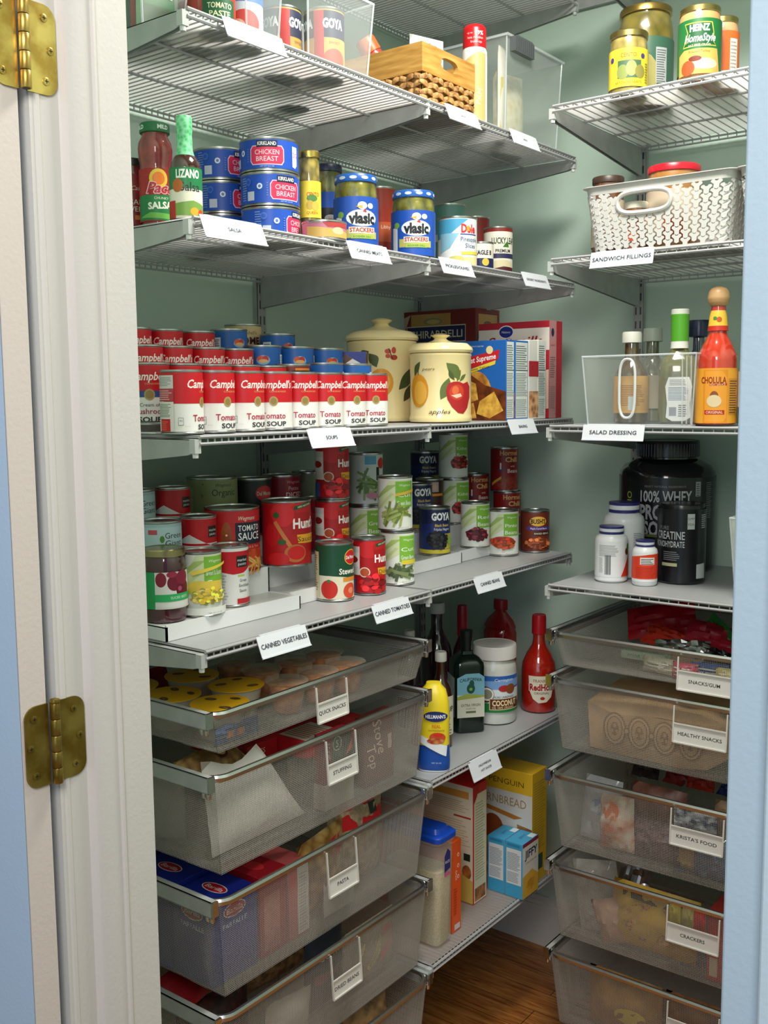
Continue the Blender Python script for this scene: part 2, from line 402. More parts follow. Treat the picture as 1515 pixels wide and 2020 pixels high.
for i, z in enumerate(ZR):
    wire_shelf((XR, YR, z), 0, L, .0205, nr[i], opaque=(i > 2))
    bracket((XR, YR, z), 0, 'grey tapered bracket at left end of %s' % nr[i].split(' holding')[0].split(' cut')[0].split(' under')[0].replace('back-wall ', 'right hand ') if i != 1 and i != 2 else ['', 'grey tapered bracket just below the artichoke jar shelf', 'grey tapered bracket below the white basket shelf'][i])
    bracket((XR+L, YR, z), 0, 'grey right end bracket of the %s' % nr[i])

# ---------------- white label cards clipped on the shelf lips
CARD = '#d9dce2:.4'
def card(loc, rz, w, h, txt, label, cap=6.5, tilt=22, col='#3c414c'):
    t = thing('shelf_label', label, 'label', loc, rz, 'white printed label cards'); ti = math.radians(tilt); mb = MB()
    up = Vector((0, math.sin(ti), math.cos(ti))); nn = Vector((0, -math.cos(ti), math.sin(ti)))
    o = Vector((0, -.0045, .001))
    f = face(o, (1, 0, 0), up, nn)
    mb.prism([(-w/2, -h), (w/2, -h), (w/2, 0), (-w/2, 0)], CARD, f, .001)
    mb.prism([(-w/2, -h-.0015), (w/2, -h-.0015), (w/2, -h+.001), (-w/2, -h+.001)], '#d5d8e0:.2', f, .0022)
    mb.build('card_holder', t, bevel=0)
    q = MB(); fo = face(o+nn*.0018, (1, 0, 0), up, nn); n = len(txt)
    paint(q, fo, [('t', s, 0, -h*500-(k-(n-1)/2)*11, cap*(1 if n == 1 else .7), col, {'bold': .012, 'w': min(w*1000-8, len(s)*cap*.92*(1 if n == 1 else .7))}) for k, s in enumerate(txt)])
    q.build('printed_text', t, smooth=False)
    c = MB(); c.box(-w/2+.01, w/2-.01, -.005, .0, .0012, .0024, CARD); c.build('clip', t)
def cardA(cx, z, txt, label, w=.115, h=.033, **k):
    p = px(cx, pr(D, .5, z)[1], 0, D); card((D+.003, p.y, z+.001), TA, w, h, txt, label, **k)
cardA(493, ZA[1], [''], 'blank-looking white card clipped under the tomato paste can at the top', w=.13)
cardA(902, ZA[1], ['BAKING'], 'small white card on the lip just below the wooden basket', cap=3.5)
cardA(1025, ZA[1], ['BREAD'], 'small white card on the shelf lip below the clear latched bin', cap=3.5)
cardA(450, ZA[2], ['SALSA'], 'white card printed SALSA below the green topped bottle', w=.13, h=.036, cap=6)
cardA(716, ZA[2], ['CANNED MEATS'], 'white card printed CANNED MEATS between the two pickle jars')
cardA(890, ZA[2], ['PICKLES/OLIVES'], 'white card printed PICKLES/OLIVES below the pineapple can')
cardA(1047, ZA[2], ['DESSERT INGREDIENTS'], 'white card printed DESSERT INGREDIENTS right of the pie filling can', cap=5)
cardA(641, ZA[3], ['SOUPS'], 'white card printed SOUPS under the red and white cans')
cardA(1020, ZA[3], ['BAKING'], 'white card printed BAKING under the cake mix boxes')
cardA(546, ZA[4], ['CANNED VEGETABLES'], 'white card printed CANNED VEGETABLES above the fruit cups', w=.118, h=.036, cap=8)
cardA(762, ZA[4], ['CANNED TOMATOES'], 'white card printed CANNED TOMATOES', w=.115, cap=8)
cardA(955, ZA[4], ['CANNED BEANS'], 'white card printed CANNED BEANS', cap=7)
cardA(945, ZA[5], ['OILS/VINEGAR', 'HOT SAUCES'], 'white card with two lines of print below the olive oil bottle', h=.04)
def cardB(cx, z, txt, label): p = px(cx, pr(XR+.1, YR, z)[1], 1, YR); card((p.x, YR-.003, z+.001), 0, .135, .032, txt, label, cap=8, tilt=14)
cardB(1231, ZR[2], ['SANDWICH FILLINGS'], 'white card printed SANDWICH FILLINGS below the white basket')
cardB(1214, ZR[3], ['SALAD DRESSING'], 'white card printed SALAD DRESSING on the back-wall shelf lip')

# ---------------- mesh drawers, their rails and tags
def basket(loc, rz, W_, Dp, H, label, taper=.018, rail=True, pitch=.0033):
    t = thing('mesh_drawer', label, 'drawer', loc, rz, 'silver wire mesh drawers'); mb = MB(); GR = '#a8a29a:.35'
    T = [(.004, .004), (W_-.004, .004), (W_-.004, Dp-.004), (.004, Dp-.004)]
    Bt = [(.004+taper, .004+taper*.6), (W_-.004-taper, .004+taper*.6), (W_-.004-taper, Dp-.004-taper), (.004+taper, Dp-.004-taper)]
    w = .00052; lerp = lambda a, b, k: a+(b-a)*k
    for e in range(4):
        a, b = T[e], T[(e+1) % 4]; c, d = Bt[e], Bt[(e+1) % 4]; ln = math.dist(a, b); n = int(ln/pitch)
        for i in range(n+1):
            k = i/n; mb.bar((lerp(a[0], b[0], k), lerp(a[1], b[1], k), -.004), (lerp(c[0], d[0], k), lerp(c[1], d[1], k), -H), w, GR)
        m = int(H/pitch)
        for j in range(1, m+1):
            q = j/m; p1 = (lerp(a[0], c[0], q), lerp(a[1], c[1], q), -H*q); p2 = (lerp(b[0], d[0], q), lerp(b[1], d[1], q), -H*q); mb.bar(p1, p2, w, GR)
    xs0, xs1, ys0, ys1 = Bt[0][0], Bt[1][0], Bt[0][1], Bt[2][1]
    n = int((xs1-xs0)/pitch/1.25)
    for i in range(n+1): x = lerp(xs0, xs1, i/n); mb.bar((x, ys0, -H), (x, ys1, -H), w, GR)
    n = int((ys1-ys0)/pitch/1.25)
    for i in range(n+1): y = lerp(ys0, ys1, i/n); mb.bar((xs0, y, -H), (xs1, y, -H), w, GR)
    mb.build('mesh_basket', t, smooth=False)
    r = MB(); pts = []; R = .03
    for cx_, cy_, a0 in ((W_-R, R, -90), (W_-R, Dp-R, 0), (R, Dp-R, 90), (R, R, 180)):
        for k in range(7): a = math.radians(a0+k*15); pts.append((cx_+R*math.cos(a), cy_+R*math.sin(a)))
    n = len(pts); vs = []; cr = [(-.002, -.008), (.004, -.007), (.0055, 0), (.003, .004), (-.002, .004), (-.004, 0)]
    cc = Vector((W_/2, Dp/2))
    for i, (x, y) in enumerate(pts):
        d = (Vector(pts[(i+1) % n])-Vector(pts[i-1])).normalized(); nn = Vector((d.y, -d.x))
        for o_, z_ in cr: vs.append((x+nn.x*o_, y+nn.y*o_, z_))
    q = len(cr); fs = [(i*q+k, i*q+(k+1) % q, ((i+1) % n)*q+(k+1) % q, ((i+1) % n)*q+k) for i in range(n) for k in range(q)]
    r.add(vs, fs, 'm:#c6c6c4:.3'); r.build('rim', t)
    for sx, s in ((-.002, -1), (W_+.002, 1)):
        g = MB(); g.lathe([(.006, -.004), (.006, .004)], CHROME, 12); g.v = [(sx+z, .018+x, -.012+y) for x, y, z in g.v]
        g.bar((sx-s*.001, .008, -.002), (sx-s*.001, .034, -.002), .006, CHROME, .012); g.build('glide', t)
    return t
def rail(loc, rz, s, label, Dp=.445):
    t = thing('drawer_rail', label, 'rail', loc, rz, 'drawer runner rails'); mb = MB()
    mb.box(-.004, -.001, 0, Dp, -.020, .006, STEEL) if s > 0 else mb.box(.001, .004, 0, Dp, -.020, .006, STEEL)
    mb.box(-.004, .009, 0, Dp, .0045, .006, STEEL) if s > 0 else mb.box(-.009, .004, 0, Dp, .0045, .006, STEEL)
    mb.box(-.004, .007, 0, Dp, -.020, -.0185, STEEL) if s > 0 else mb.box(-.007, .004, 0, Dp, -.020, -.0185, STEEL)
    mb.build('channel', t)
    c = MB()
    for yy in (.006, .016): c.lathe([(.0035, -.030), (.0045, -.026), (.0045, -.012)], CHROME, 10, (.002 if s > 0 else -.002), yy)
    c.box(-.005, .008, -.003, .001, -.018, .007, CHROME) if s > 0 else c.box(-.008, .005, -.003, .001, -.018, .007, CHROME)
    c.build('end_stop', t)
DA = [(1.005, .068), (.902, .168), (.697, .172), (.499, .172), (.294, .172)]; DB = [(.9845, .072), (.883, .158), (.668, .168), (.459, .168), (.250, .168)]
da = ['shallow mesh drawer of fruit cups at the top left', 'deep mesh drawer tagged STUFFING holding a white bag', 'deep mesh drawer tagged PASTA holding blue boxes', 'deep mesh drawer tagged DRIED BEANS', 'bottom mesh drawer of the left stack, cut off by the photo']
db = ['shallow mesh drawer tagged SNACKS/GUM on the right', 'mesh drawer holding a brown paper bag on the right', 'mesh drawer of clear food bags, third down on the right', 'mesh drawer tagged CRACKERS on the right', 'lowest mesh drawer visible on the right, cut off by the photo']
rk = ['topmost', 'second', 'third', 'fourth', 'fifth']
for i, (z, h) in enumerate(DA):
    basket((D+.002, .0125, z), TA, L-.025, .44, h, da[i])
    rail((D, .0045, z), TA, 1, 'near grey rail of the %s drawer from the top on the left' % rk[i]); rail((D, L-.0045, z), TA, -1, 'far grey rail of the %s drawer from the top on the left' % rk[i])
for i, (z, h) in enumerate(DB):
    basket((XR+.0125, YR-.002, z), 0, L-.025, .44, h, db[i], pitch=.0036)
    rail((XR+.0045, YR, z), 0, 1, 'left silver rail of the %s drawer from the top on the right' % rk[i]); rail((XR+L-.0045, YR, z), 0, -1, 'hidden end rail of the %s drawer down on the right' % rk[i])
def tagholder(loc, rz, w, h, drop, txt, label, clear=True):
    t = thing('drawer_tag', label, 'label', loc, rz, 'white drawer tags'); mb = MB(); f = face((0, 0, 0), (1, 0, 0), (0, .07, 1), (0, -1, .07)); fr = '#d6d2cc:.25'
    for a, b in (((-w/2, -drop-h), (w/2, -drop-h)), ((-w/2, -drop), (w/2, -drop)), ((-w/2, -drop-h), (-w/2, 0)), ((w/2, -drop-h), (w/2, 0))):
        mb.bar(f(a[0], a[1], .003), f(b[0], b[1], .003), .0028, fr)
    mb.build('hanger_frame', t)
    q = MB(); q.prism([(-w/2, -drop-h), (w/2, -drop-h), (w/2, -drop), (-w/2, -drop)], '#dcd8d2:.4', f, .0018)
    g = face(f(0, -drop-h, .0018), (1, 0, 0), (0, .07, 1), (0, -1, .07)); paint(q, g, [('t', txt, 0, h*500, 7, '#3c3c44', {'bold': .012, 'w': min(w*1000-9, len(txt)*6.4)})]); q.build('card', t, smooth=False)
for cx, i, txt, lb in ((648, 0, 'QUICK SNACKS', 'white tag printed QUICK SNACKS below the fruit cups'), (665, 1, 'STUFFING', 'white tag printed STUFFING'), (663, 2, 'PASTA', 'white tag printed PASTA'), (668, 3, 'DRIED BEANS', 'white tag printed DRIED BEANS')):
    p = px(cx, 1400, 0, D); tagholder((D+.0045, p.y, DA[i][0]-.009), TA, .082, .034, (.030, .045, .050, .050)[i], txt, lb)
for cx, i, txt, lb in ((1390, 0, 'SNACKS/GUM', 'white tag printed SNACKS/GUM'), (1384, 1, 'HEALTHY SNACKS', 'white tag printed HEALTHY SNACKS'), (1383, 2, "KRISTA'S FOOD", 'white tag with black print on the third right drawer'), (1380, 3, 'CRACKERS', 'white tag printed CRACKERS'), (1385, 4, 'SNACKS', 'white tag on the lowest right drawer, mostly cut off')):
    p = px(cx, 1500, 1, YR); tagholder((p.x, YR-.0095, DB[i][0]-.008), 0, .108, .038, .036 if i else .028, txt, lb)
# ================================================================ cans, jars and bottles
TIN = 'm:#b9b9b6:.3'
def can_parts(t, r, h, lab, ops, n=40, top=TIN, sub=None, turnmark=None):
    b = MB(); e = .0012
    b.lathe([(r-.003, 0), (r, .0008), (r, .003), (r-e, .0042), (r-e, h-.0042), (r, h-.003), (r, h-.0004), (r-.001, h), (r-.0022, h-.0006), (r-.0026, h-.003), (r-.006, h-.0026), (r-.007, h-.0031), (r-.013, h-.0028), (r-.014, h-.0033)], top, n)
    b.build('can_body', t)
    s = MB(); sleeve(s, r-.0009, .0046, h-.0046, lab, ops, n); s.build('paper_label', t)
def can(name, label, x, y, z, r, h, lab, ops, turn=0, group=None, cat='can'):
    t = thing(name, label, cat, (x, y, z), camyaw(x, y, turn), group); can_parts(t, r, h, lab, ops); return t
R_, E_, T_ = 'r', 'e', 't'
def wrap(r, v0, v1, col): c = math.pi*r*1000-.2; return ('r', -c, v0, c, v1, col)
WH = '#e9e7e2'; GRY = '#8a8f94'; RED = '#c4121f'; GOLD = '#a8935a:.3'
def campbell(kind='Tomato'):
    d = [wrap(.0325, 47, 94, RED), ('t', "Campbell's", 3, 77, 12.5, '#f3efe8', {'bold': .018, 'shear': .22, 'w': 66}), ('t', 'CONDENSED', 8, 65, 2.6, '#d8a86a', {'w': 30})]
    if kind == 'Tomato':
        d += [('e', 0, 49, 7.5, 8, GOLD), ('e', 0, 49, 5, 5.5, '#8f7a44:.3'), ('t', 'Tomato', 0, 25, 10, '#b01440', {'bold': .012, 'w': 42}), ('t', 'SOUP', 5, 11.5, 7.5, '#3a3a40', {'bold': .03, 'w': 34}),
              ('r', -44, 14, -36, 26, '#9aa0a6'), ('r', -43.2, 15, -36.8, 25, WH), ('t', '90', -40, 21, 3.4, '#70757c'), ('t', '* * *', -30, 12, 3, '#b5b5b5')]
    elif kind == 'Mushroom':
        d += [wrap(.0325, 44, 54, '#2a4a8a'), ('e', 0, 48, 8.5, 9, GOLD), ('e', 0, 48, 6, 6.5, '#8f7a44:.3'), ('t', 'Cream of', 0, 32, 5.5, '#4a4448', {'w': 32}), ('t', 'Mushroom', 0, 22, 8.5, '#a01840', {'bold': .01, 'w': 54}), ('t', 'SOUP', 0, 9, 8, '#2c2c30', {'bold': .03, 'w': 38}), wrap(.0325, 4.8, 6.5, '#4a3c34')]
    else: d += [wrap(.0325, 20, 49, '#cf2430'), ('e', 0, 46, 7, 7.5, GOLD)]
    c = math.pi*32.5
    d += [('r', -c+12, 6, -c+38, 90, '#d9d5d0'), ('l', -c+14, 66, -c+36, 90, 8, GRY), ('r', -c+12, 48, -c+38, 64, '#b8303a'), ('l', -c+14, 50, -c+36, 63, 4, '#d9b8b8'), ('l', -c+14, 26, -c+36, 46, 9, '#5c6c5c'), ('r', -c+14, 4, -c+26, 24, RED)]
    # nutrition panel left of the picture side
    d += [('r', -86, 56, -50, 90, '#d4cfca'), ('l', -84, 74, -52, 88, 6, GRY), ('r', -86, 51, -50, 70, '#b04048'), ('l', -84, 53, -52, 69, 5, '#d8a8a8'), ('r', -86, 5, -50, 50, '#dfddd6'), ('l', -83, 27, -53, 48, 9, '#66755f'), ('r', -77, 5, -56, 24, RED), ('l', -74, 7, -60, 22, 5, '#e06048')]
    return d
CR, CH = .0333, .0985
z3 = ZA[3]+.001
zt = [z3, 1.4575, 1.4900, 1.5240]      # hidden step risers lift the back rows
XROW = [.410, .322, .246, .170]
proto = None
def camp(cx, row, label, turn, kind='Tomato', yy=None):
    x = XROW[row]; y = yy if yy is not None else rowA(cx, 780, x)[1]
    key = 'c'+kind
    if key not in camp.p:
        t = can('soup_can', label, x, y, zt[row], CR, CH, WH, campbell(kind), turn, 'red and white soup cans'); camp.p[key] = t; return t
    return dup(camp.p[key], (x, y, zt[row]), camyaw(x, y, turn), label)
camp.p = {}
od = ['', 'second', 'third', 'fourth', 'fifth', 'sixth', 'seventh', 'eighth']
y0 = .020
for i, (cx, tn) in enumerate([(350, 66), (413, 40), (469, 42), (523, 2), (577, 18), (634, 22), (686, 30), (727, 18)]):
    camp(cx, 0, 'tomato soup can with nutrition panel turned forward at left end of front row' if i == 0 else '%s tomato soup can from the left in the front row' % od[i] if i < 7 else 'tomato soup can at right end of front row beside the cream canisters', tn, yy=max(y0+i*.0675, rowA(cx, 780, XROW[0])[1]*.55+.45*(y0+i*.0675)) if i else y0)
camp(283, 1, 'cream of mushroom soup can showing left of the front row', 0, 'Mushroom', yy=.030)
for i, (cx, tn) in enumerate([(352, 10), (411, 14), (468, 8), (520, 0)]):
    camp(cx, 1, 'red soup can peeking behind the front row, %s from the left' % ['first', 'second', 'third', 'fourth'][i], tn, 'Red' if i == 0 else 'Red', yy=.100+i*.0685)
for i, (cx, tn) in enumerate([(283, 16), (339, 6), (401, 8), (456, 6)]):
    camp(cx, 2, 'red soup can in the third row back, %s from the left' % ['first', 'second', 'third', 'fourth'][i], tn, 'Red', yy=rowA(cx, 700, XROW[2])[1]+.004*i)
for i, (cx, tn) in enumerate([(262, 20), (325, 14), (389, 14)]):
    camp(cx, 3, 'red soup can in the rearmost row, %s from the left' % ['first', 'second', 'third'][i], tn, 'Red', yy=rowA(cx, 670, XROW[3])[1])
BLU = '#1f5fae'
PROG = [wrap(.0415, 4.8, 30, '#16407e'), ('e', 0, 84, 13, 9, '#7fb0d8'), ('e', -5, 86, 7, 6, '#d8502c'), ('e', 4, 86, 6, 6, '#c23028'), ('e', 0, 82, 9, 3.5, '#e0b070'), ('r', -24, 62, 24, 75, '#183a70'), ('t', 'PROGRESSO', 0, 68, 7.5, '#eef2f6', {'bold': .03, 'w': 50}),
        ('t', 'Traditional', 0, 52, 6, '#f0e8c0', {'shear': .2}), ('e', 0, 24, 24, 17, '#d98a3c'), ('e', 4, 22, 15, 10, 'v:#b54a1c:#e8b860:90'), ('r', -58, 12, -38, 95, '#e4e6ea'), ('l', -56, 14, -40, 93, 22, '#5a6a8a'), ('r', 38, 12, 58, 95, '#dfe6ee'), ('l', 40, 14, 56, 93, 22, '#5a6a8a')]
def prog(cx, x, z, label, turn, cy=700):
    y = rowA(cx, cy, x)[1]
    if 'p' not in camp.p:
        camp.p['p'] = can('soup_can', label, x, y, z, .0365, .112, BLU, PROG, turn, 'blue soup cans'); return
    dup(camp.p['p'], (x, y, z), camyaw(x, y, turn), label)
prog(518, .242, 1.485, 'blue soup can behind the red cans, its fruit picture facing front', 2)
prog(583, .250, 1.485, 'blue soup can in third row, second of the blue ones from the left', 14)
prog(642, .246, 1.485, 'blue soup can in third row, above the sixth tomato can', 24)
prog(640, .325, 1.452, 'blue soup can low behind the sixth tomato soup can', 10)
prog(697, .325, 1.452, 'blue soup can low behind the seventh tomato soup can', 0)
prog(452, .160, 1.519, 'blue soup can in rearmost row left of the cream labelled can', 36)
prog(548, .165, 1.515, 'blue soup can in rearmost row right of the cream labelled can', 40)
x, y = rowA(577, 720, .322); can('soup_can', 'brown and orange soup can behind the fifth tomato soup can', x, y, 1.452, .0335, .108, '#7a2416', [('r', 5, 60, 40, 100, '#e08030'), ('e', 22, 82, 14, 12, '#f0b060'), ('r', -2, 90, 40, 96, '#2c1c10'), ('t', 'hunky', 20, 72, 8, '#7a1c10', {'shear': .2})])
x, y = rowA(480, 670, .085); can('soup_can', 'cream labelled home style soup can standing highest at the back', x, y, 1.527, .0385, .122, '#d9c08c', [('t', "Campbell's", 8, 104, 7, '#8a4a20', {'shear': .2}), ('t', 'HOME', 10, 88, 14, '#4a2410', {'bold': .03}), ('t', 'STYLE', 10, 68, 12, '#4a2410', {'bold': .02}), ('r', -40, 5, 40, 40, '#8a4a20')])
# hidden risers under the back rows
mb = MB(); y1 = .60
mb.box(.283, .359, .008, y1, 0, zt[1]-z3-.0095 if False else .0025, '#e8e8e6')
mb.box(.207, .283, .008, y1, 0, 1.4848-z3, '#e8e8e6'); mb.box(.05, .207, .008, y1, 0, 1.5148-z3, '#e8e8e6')
o = mb.build('can_riser'); o.location = (0, 0, z3-.0001); tag(o, 'white stepped riser hidden beneath the rows of soup cans', 'riser')
# small folded carton on the blue cans
t = thing('juice_carton', 'small blue and brown pointed carton left of the big canister', 'carton', (.262, rowA(692, 700, .262)[1]+.012, 1.485), .6); mb = MB()
mb.box(-.026, .026, -.026, .026, 0, .106, '#6a3a24'); mb.build('box', t); f = face((0, -.0262, 0), (1, 0, 0), (0, 0, 1), (0, -1, 0))
q = MB(); paint(q, f, [('r', -26, 70, 26, 106, '#e8e0d8'), ('p', [(-26, 106), (26, 106), (26, 76)], '#1c2f8a'), ('p', [(-26, 106), (-2, 92), (-26, 76)], '#5a3020'), ('r', -26, 0, 26, 66, '#e8c070')]); q.build('printed_panel', t)

# ---------------------------------------------------------------- cream canisters
def canister(cx, x, pw, ytop, name_, label, ops, r, turn):
    y = rowA(cx, 800, x)[1]; H = zat(x, y, ytop)-z3; hb = H*.775
    t = thing('ceramic_canister', label, 'canister', (x, y, z3), camyaw(x, y, turn), 'cream ceramic canisters'); c = 'g:#ecd9a0'; mb = MB()
    mb.lathe([(r*.9, 0), (r*.985, .002), (r, .007), (r*.985, .012), (r*.965, .016), (r*.965, hb*.95), (r*.98, hb*.965), (r*.98, hb*.985), (r*.95, hb), (r*.88, hb), (r*.88, hb-.01)], c, 48); mb.lay = 0
    mb.build('pot', t)
    l = MB(); l.lathe([(r*.9, hb+.0), (r*1.0, hb+.001), (r*1.03, hb+.006), (r*1.01, hb+.011), (r*.86, hb+.02), (r*.6, hb+(H-hb)*.48), (r*.3, hb+(H-hb)*.62), (r*.22, hb+(H-hb)*.68), (r*.19, hb+(H-hb)*.76), (r*.26, hb+(H-hb)*.84), (r*.31, hb+(H-hb)*.9), (r*.28, H-.004), (r*.16, H-.0005), (.001, H)], c, 48); l.build('lid', t)
    q = MB(); f = cyl(r*.966, 48); paint(q, f, ops, f.seg); q.build('painted_fruit', t)
LF = '#5c6b34'; LF2 = '#47542c'
def leaf(a, b, ln, wd, ang, col):
    an = math.radians(ang); P = []
    for k in range(13): s = k/12; P.append((s*ln, wd*math.sin(math.pi*s)*(1+.25*math.sin(3*s))))
    for k in range(11, 0, -1): s = k/12; P.append((s*ln, -wd*.75*math.sin(math.pi*s)))
    return ('p', [(a+x*math.cos(an)-y*math.sin(an), b+x*math.sin(an)+y*math.cos(an)) for x, y in P], col)
canister(869, .398, 126, 658, 'a', 'smaller cream canister painted with a red apple and the word apples', [
    leaf(12, 122, 46, 12, -48, LF), leaf(30, 86, 26, 5, 120, LF2), leaf(18, 92, 48, 12, 248, LF), leaf(36, 84, 26, 5, 70, LF), leaf(42, 84, 24, 4, 40, LF),
    ('p', [(16, 80), (11, 66), (14, 48), (24, 32), (38, 20), (52, 18), (66, 30), (76, 52), (76, 74), (66, 84), (52, 80), (40, 84), (28, 84)], '#b0242a:.2'), ('e', 36, 62, 18, 16, '#c8402a:.2'), ('e', 32, 66, 8, 9, '#dc6a40:.2'), ('p', [(22, 56), (34, 50), (48, 54), (44, 60), (30, 57)], '#eec8b0:.2'),
    ('e', -50, 66, 25, 34, '#d8922a:.2'), ('e', -46, 62, 17, 24, '#e6ac46:.2'), leaf(-62, 96, 34, 7, 60, LF2), ('r', -51, 98, -49, 108, '#4c4a28'),
    ('t', 'pears', -26, 110, 5.5, '#5a5030', {'shear': .5, 'w': 26}), ('t', 'apples', -3, 23, 8.5, '#3c3420', {'shear': .5, 'w': 44})], .0665, 0)
canister(754, .242, 148, 628, 'b', 'larger cream canister behind, painted with oranges and a red butterfly', [
    ('e', -2, 84, 27, 30, '#dd942c:.2'), ('e', 0, 86, 18, 20, '#e8ac48:.2'), leaf(-48, 134, 26, 10, 40, LF2), leaf(-28, 146, 34, 11, -60, LF2), leaf(74, 116, 60, 13, -128, LF2), leaf(70, 80, 42, 10, -120, '#4c4a28'),
    ('e', 13, 150, 7, 5, '#c0402c'), ('e', 26, 152, 5, 7, '#c0402c'), ('e', 26, 137, 8, 5.5, '#b03424'), ('e', 13, 140, 5.5, 4.5, '#c0402c'), ('p', [(14, 156), (16, 156), (24, 134), (22, 134)], '#2c1c10'),
    ('e', 82, 66, 14, 24, '#b3502c:.2')], .079, 0)

# ---------------------------------------------------------------- cartons
def carton(name, label, x0, x1, yf, yb, z0, z1, base, front=(), side=(), top=(), rz=0, cat='box', group=None, open_top=False, slots=True):
    """stands with its front facing -y and its side facing +x; origin at the front bottom right corner"""
    w, d, h = x1-x0, yb-yf, z1-z0; t = thing(name, label, cat, (x1, yf, z0), rz, group); mb = MB()
    mb.box(-w, 0, 0, d, 0, h, base); mb.build('box', t, bevel=.0008)
    if front: q = MB(); paint(q, face((-w, 0, 0), (1, 0, 0), (0, 0, 1), (0, -1, 0)), front); q.build('front_print', t, smooth=False)
    if side: q = MB(); paint(q, face((0, 0, 0), (0, 1, 0), (0, 0, 1), (1, 0, 0)), side); q.build('side_print', t, smooth=False)
    if top: q = MB(); paint(q, face((-w, 0, h), (1, 0, 0), (0, 1, 0), (0, 0, 1)), top); q.build('top_print', t, smooth=False)
    return t
xs = .452
def ys(p, x=xs): return rowA(p, 760, x)[1]
hb = zat(xs, ys(1000), 670)-z3
nut = lambda w, h: [('r', 3, 4, w-3, h-4, '#dde0dc'), ('l', 4, h*.62, w-4, h*.95, 12, '#5f7268'), ('l', 4, h*.3, w-4, h*.6, 14, '#7f928a'), ('l', 4, 8, w-4, h*.27, 9, '#93a39c'), ('r', 3, h*.62, w-3, h*.63, '#3a4440')]
W1 = 138; H1 = hb*1000
carton('cake_mix_box', 'blue cake mix box with yellow cake picture facing the door', xs-W1*.001, xs, ys(998), ys(1015)-.001, z3, z3+hb, '#1f62b4',
       [('e', 60, H1*.32, 42, H1*.3, 'n:#d9a040:#8a4a1c:30'), ('p', [(0, 0), (138, 0), (138, H1*.36), (84, H1*.44), (34, H1*.62), (0, H1*.5)], 'n:#7a3a18:#4a200c:40'), ('p', [(18, H1*.56), (60, H1*.46), (66, H1*.26), (32, H1*.2), (8, H1*.34)], 'n:#e0b050:#b57c2c:60'), ('p', [(70, H1*.24), (108, H1*.36), (132, H1*.12), (96, 4), (62, H1*.08)], 'n:#e8b850:#c08830:60'), ('p', [(8, H1*.18), (54, H1*.22), (62, 4), (16, 3)], 'n:#dfae50:#b57c2c:60'),
        ('p', [(22, H1*.62), (118, H1*.76), (122, H1*.88), (22, H1*.78)], '#c8202c'), ('p', [(22, H1*.56), (110, H1*.7), (112, H1*.75), (22, H1*.61)], '#e8cc40'), ('t', 'Moist Supreme', 68, H1*.77, 12, '#f2f2f2', {'rot': 8, 'w': 88, 'bold': .02, 'shear': .15}), ('t', 'Classic Yellow', 68, H1*.655, 5, '#2a2a30', {'rot': 9, 'w': 56}),
        ('e', 22, H1*.92, 15, 9, '#e8eef6'), ('e', 22, H1*.92, 13.5, 7.5, '#2848a0'), ('e', 96, H1*.88, 9, 9, '#e8d8a0'), ('t', 'PREMIUM CAKE MIX', 62, H1*.93, 3, '#dce8f4')],
       nut((ys(1015)-ys(998))*1000-1, H1))
carton('cake_mix_box', 'blue cake mix box, second in the row beside the canister', xs-.138, xs, ys(1016), ys(1042)-.001, z3, z3+hb, '#2468b8', [('r', 0, 0, 138, 60, 'n:#8a3a18:#c08040:40')], nut((ys(1042)-ys(1016))*1000-1, H1*1.0))
w3 = (ys(1062)-ys(1043))*1000
carton('baking_mix_box', 'red and white baking mix box with cookie picture on its side, third in the row', xs-.138, xs, ys(1043), ys(1060)-.001, z3, z3+hb*1.02, '#e8e4dc', [], [('r', 0, H1*.55, w3, H1*.75, '#b82030'), ('t', 'E', w3*.4, H1*.66, 9, '#6a1018'), ('r', 0, 4, w3, H1*.36, 'v:#8a4a24:#e8b888:60')])
carton('baking_mix_box', 'white baking mix box showing only a nutrition panel, fourth in the row', xs-.138, xs, ys(1061), ys(1077)-.001, z3, z3+hb*1.03, '#e4e0d4', [], nut((ys(1077)-ys(1061))*1000-1, H1*1.02))
hs = zat(xs-.01, ys(1088), 632)-z3; HS = hs*1000
carton('cake_flour_box', 'tall red and white flour box at the far end by the corner', xs-.20, xs-.004, ys(1086), ys(1111), z3, z3+hs, '#b82436',
       [('r', 0, HS*.70, 196, HS*.93, '#e9dfd6'), ('t', 'Softasilk', 100, HS*.80, 22, '#b01c30', {'shear': .3, 'bold': .015, 'w': 150}), ('e', 78, HS*.9, 22, 16, '#e9e4e4'), ('e', 78, HS*.9, 19, 13.5, '#1c2c84'), ('t', 'Pillsbury', 78, HS*.9, 5, '#e8e8f4'), ('p', [(150, HS*.08), (195, HS*.1), (195, HS*.5), (160, HS*.48), (140, HS*.3)], '#e6c8b8')],
       [('r', 0, 0, 34, HS, '#c98f8f'), ('e', 16, HS*.88, 7, 10, '#26284c'), ('t', 'Softasilk', 16, HS*.75, 5, '#a83040', {'shear': .3, 'w': 22}), ('l', 4, HS*.42, 30, HS*.64, 10, '#7a6464'), ('l', 4, HS*.1, 30, HS*.34, 12, '#a87c7c')])
xg = .222; yg0 = rowA(938, 700, xg)[1]; hg = zat(xg, yg0, 607)-z3; HG = hg*1000
mb = None
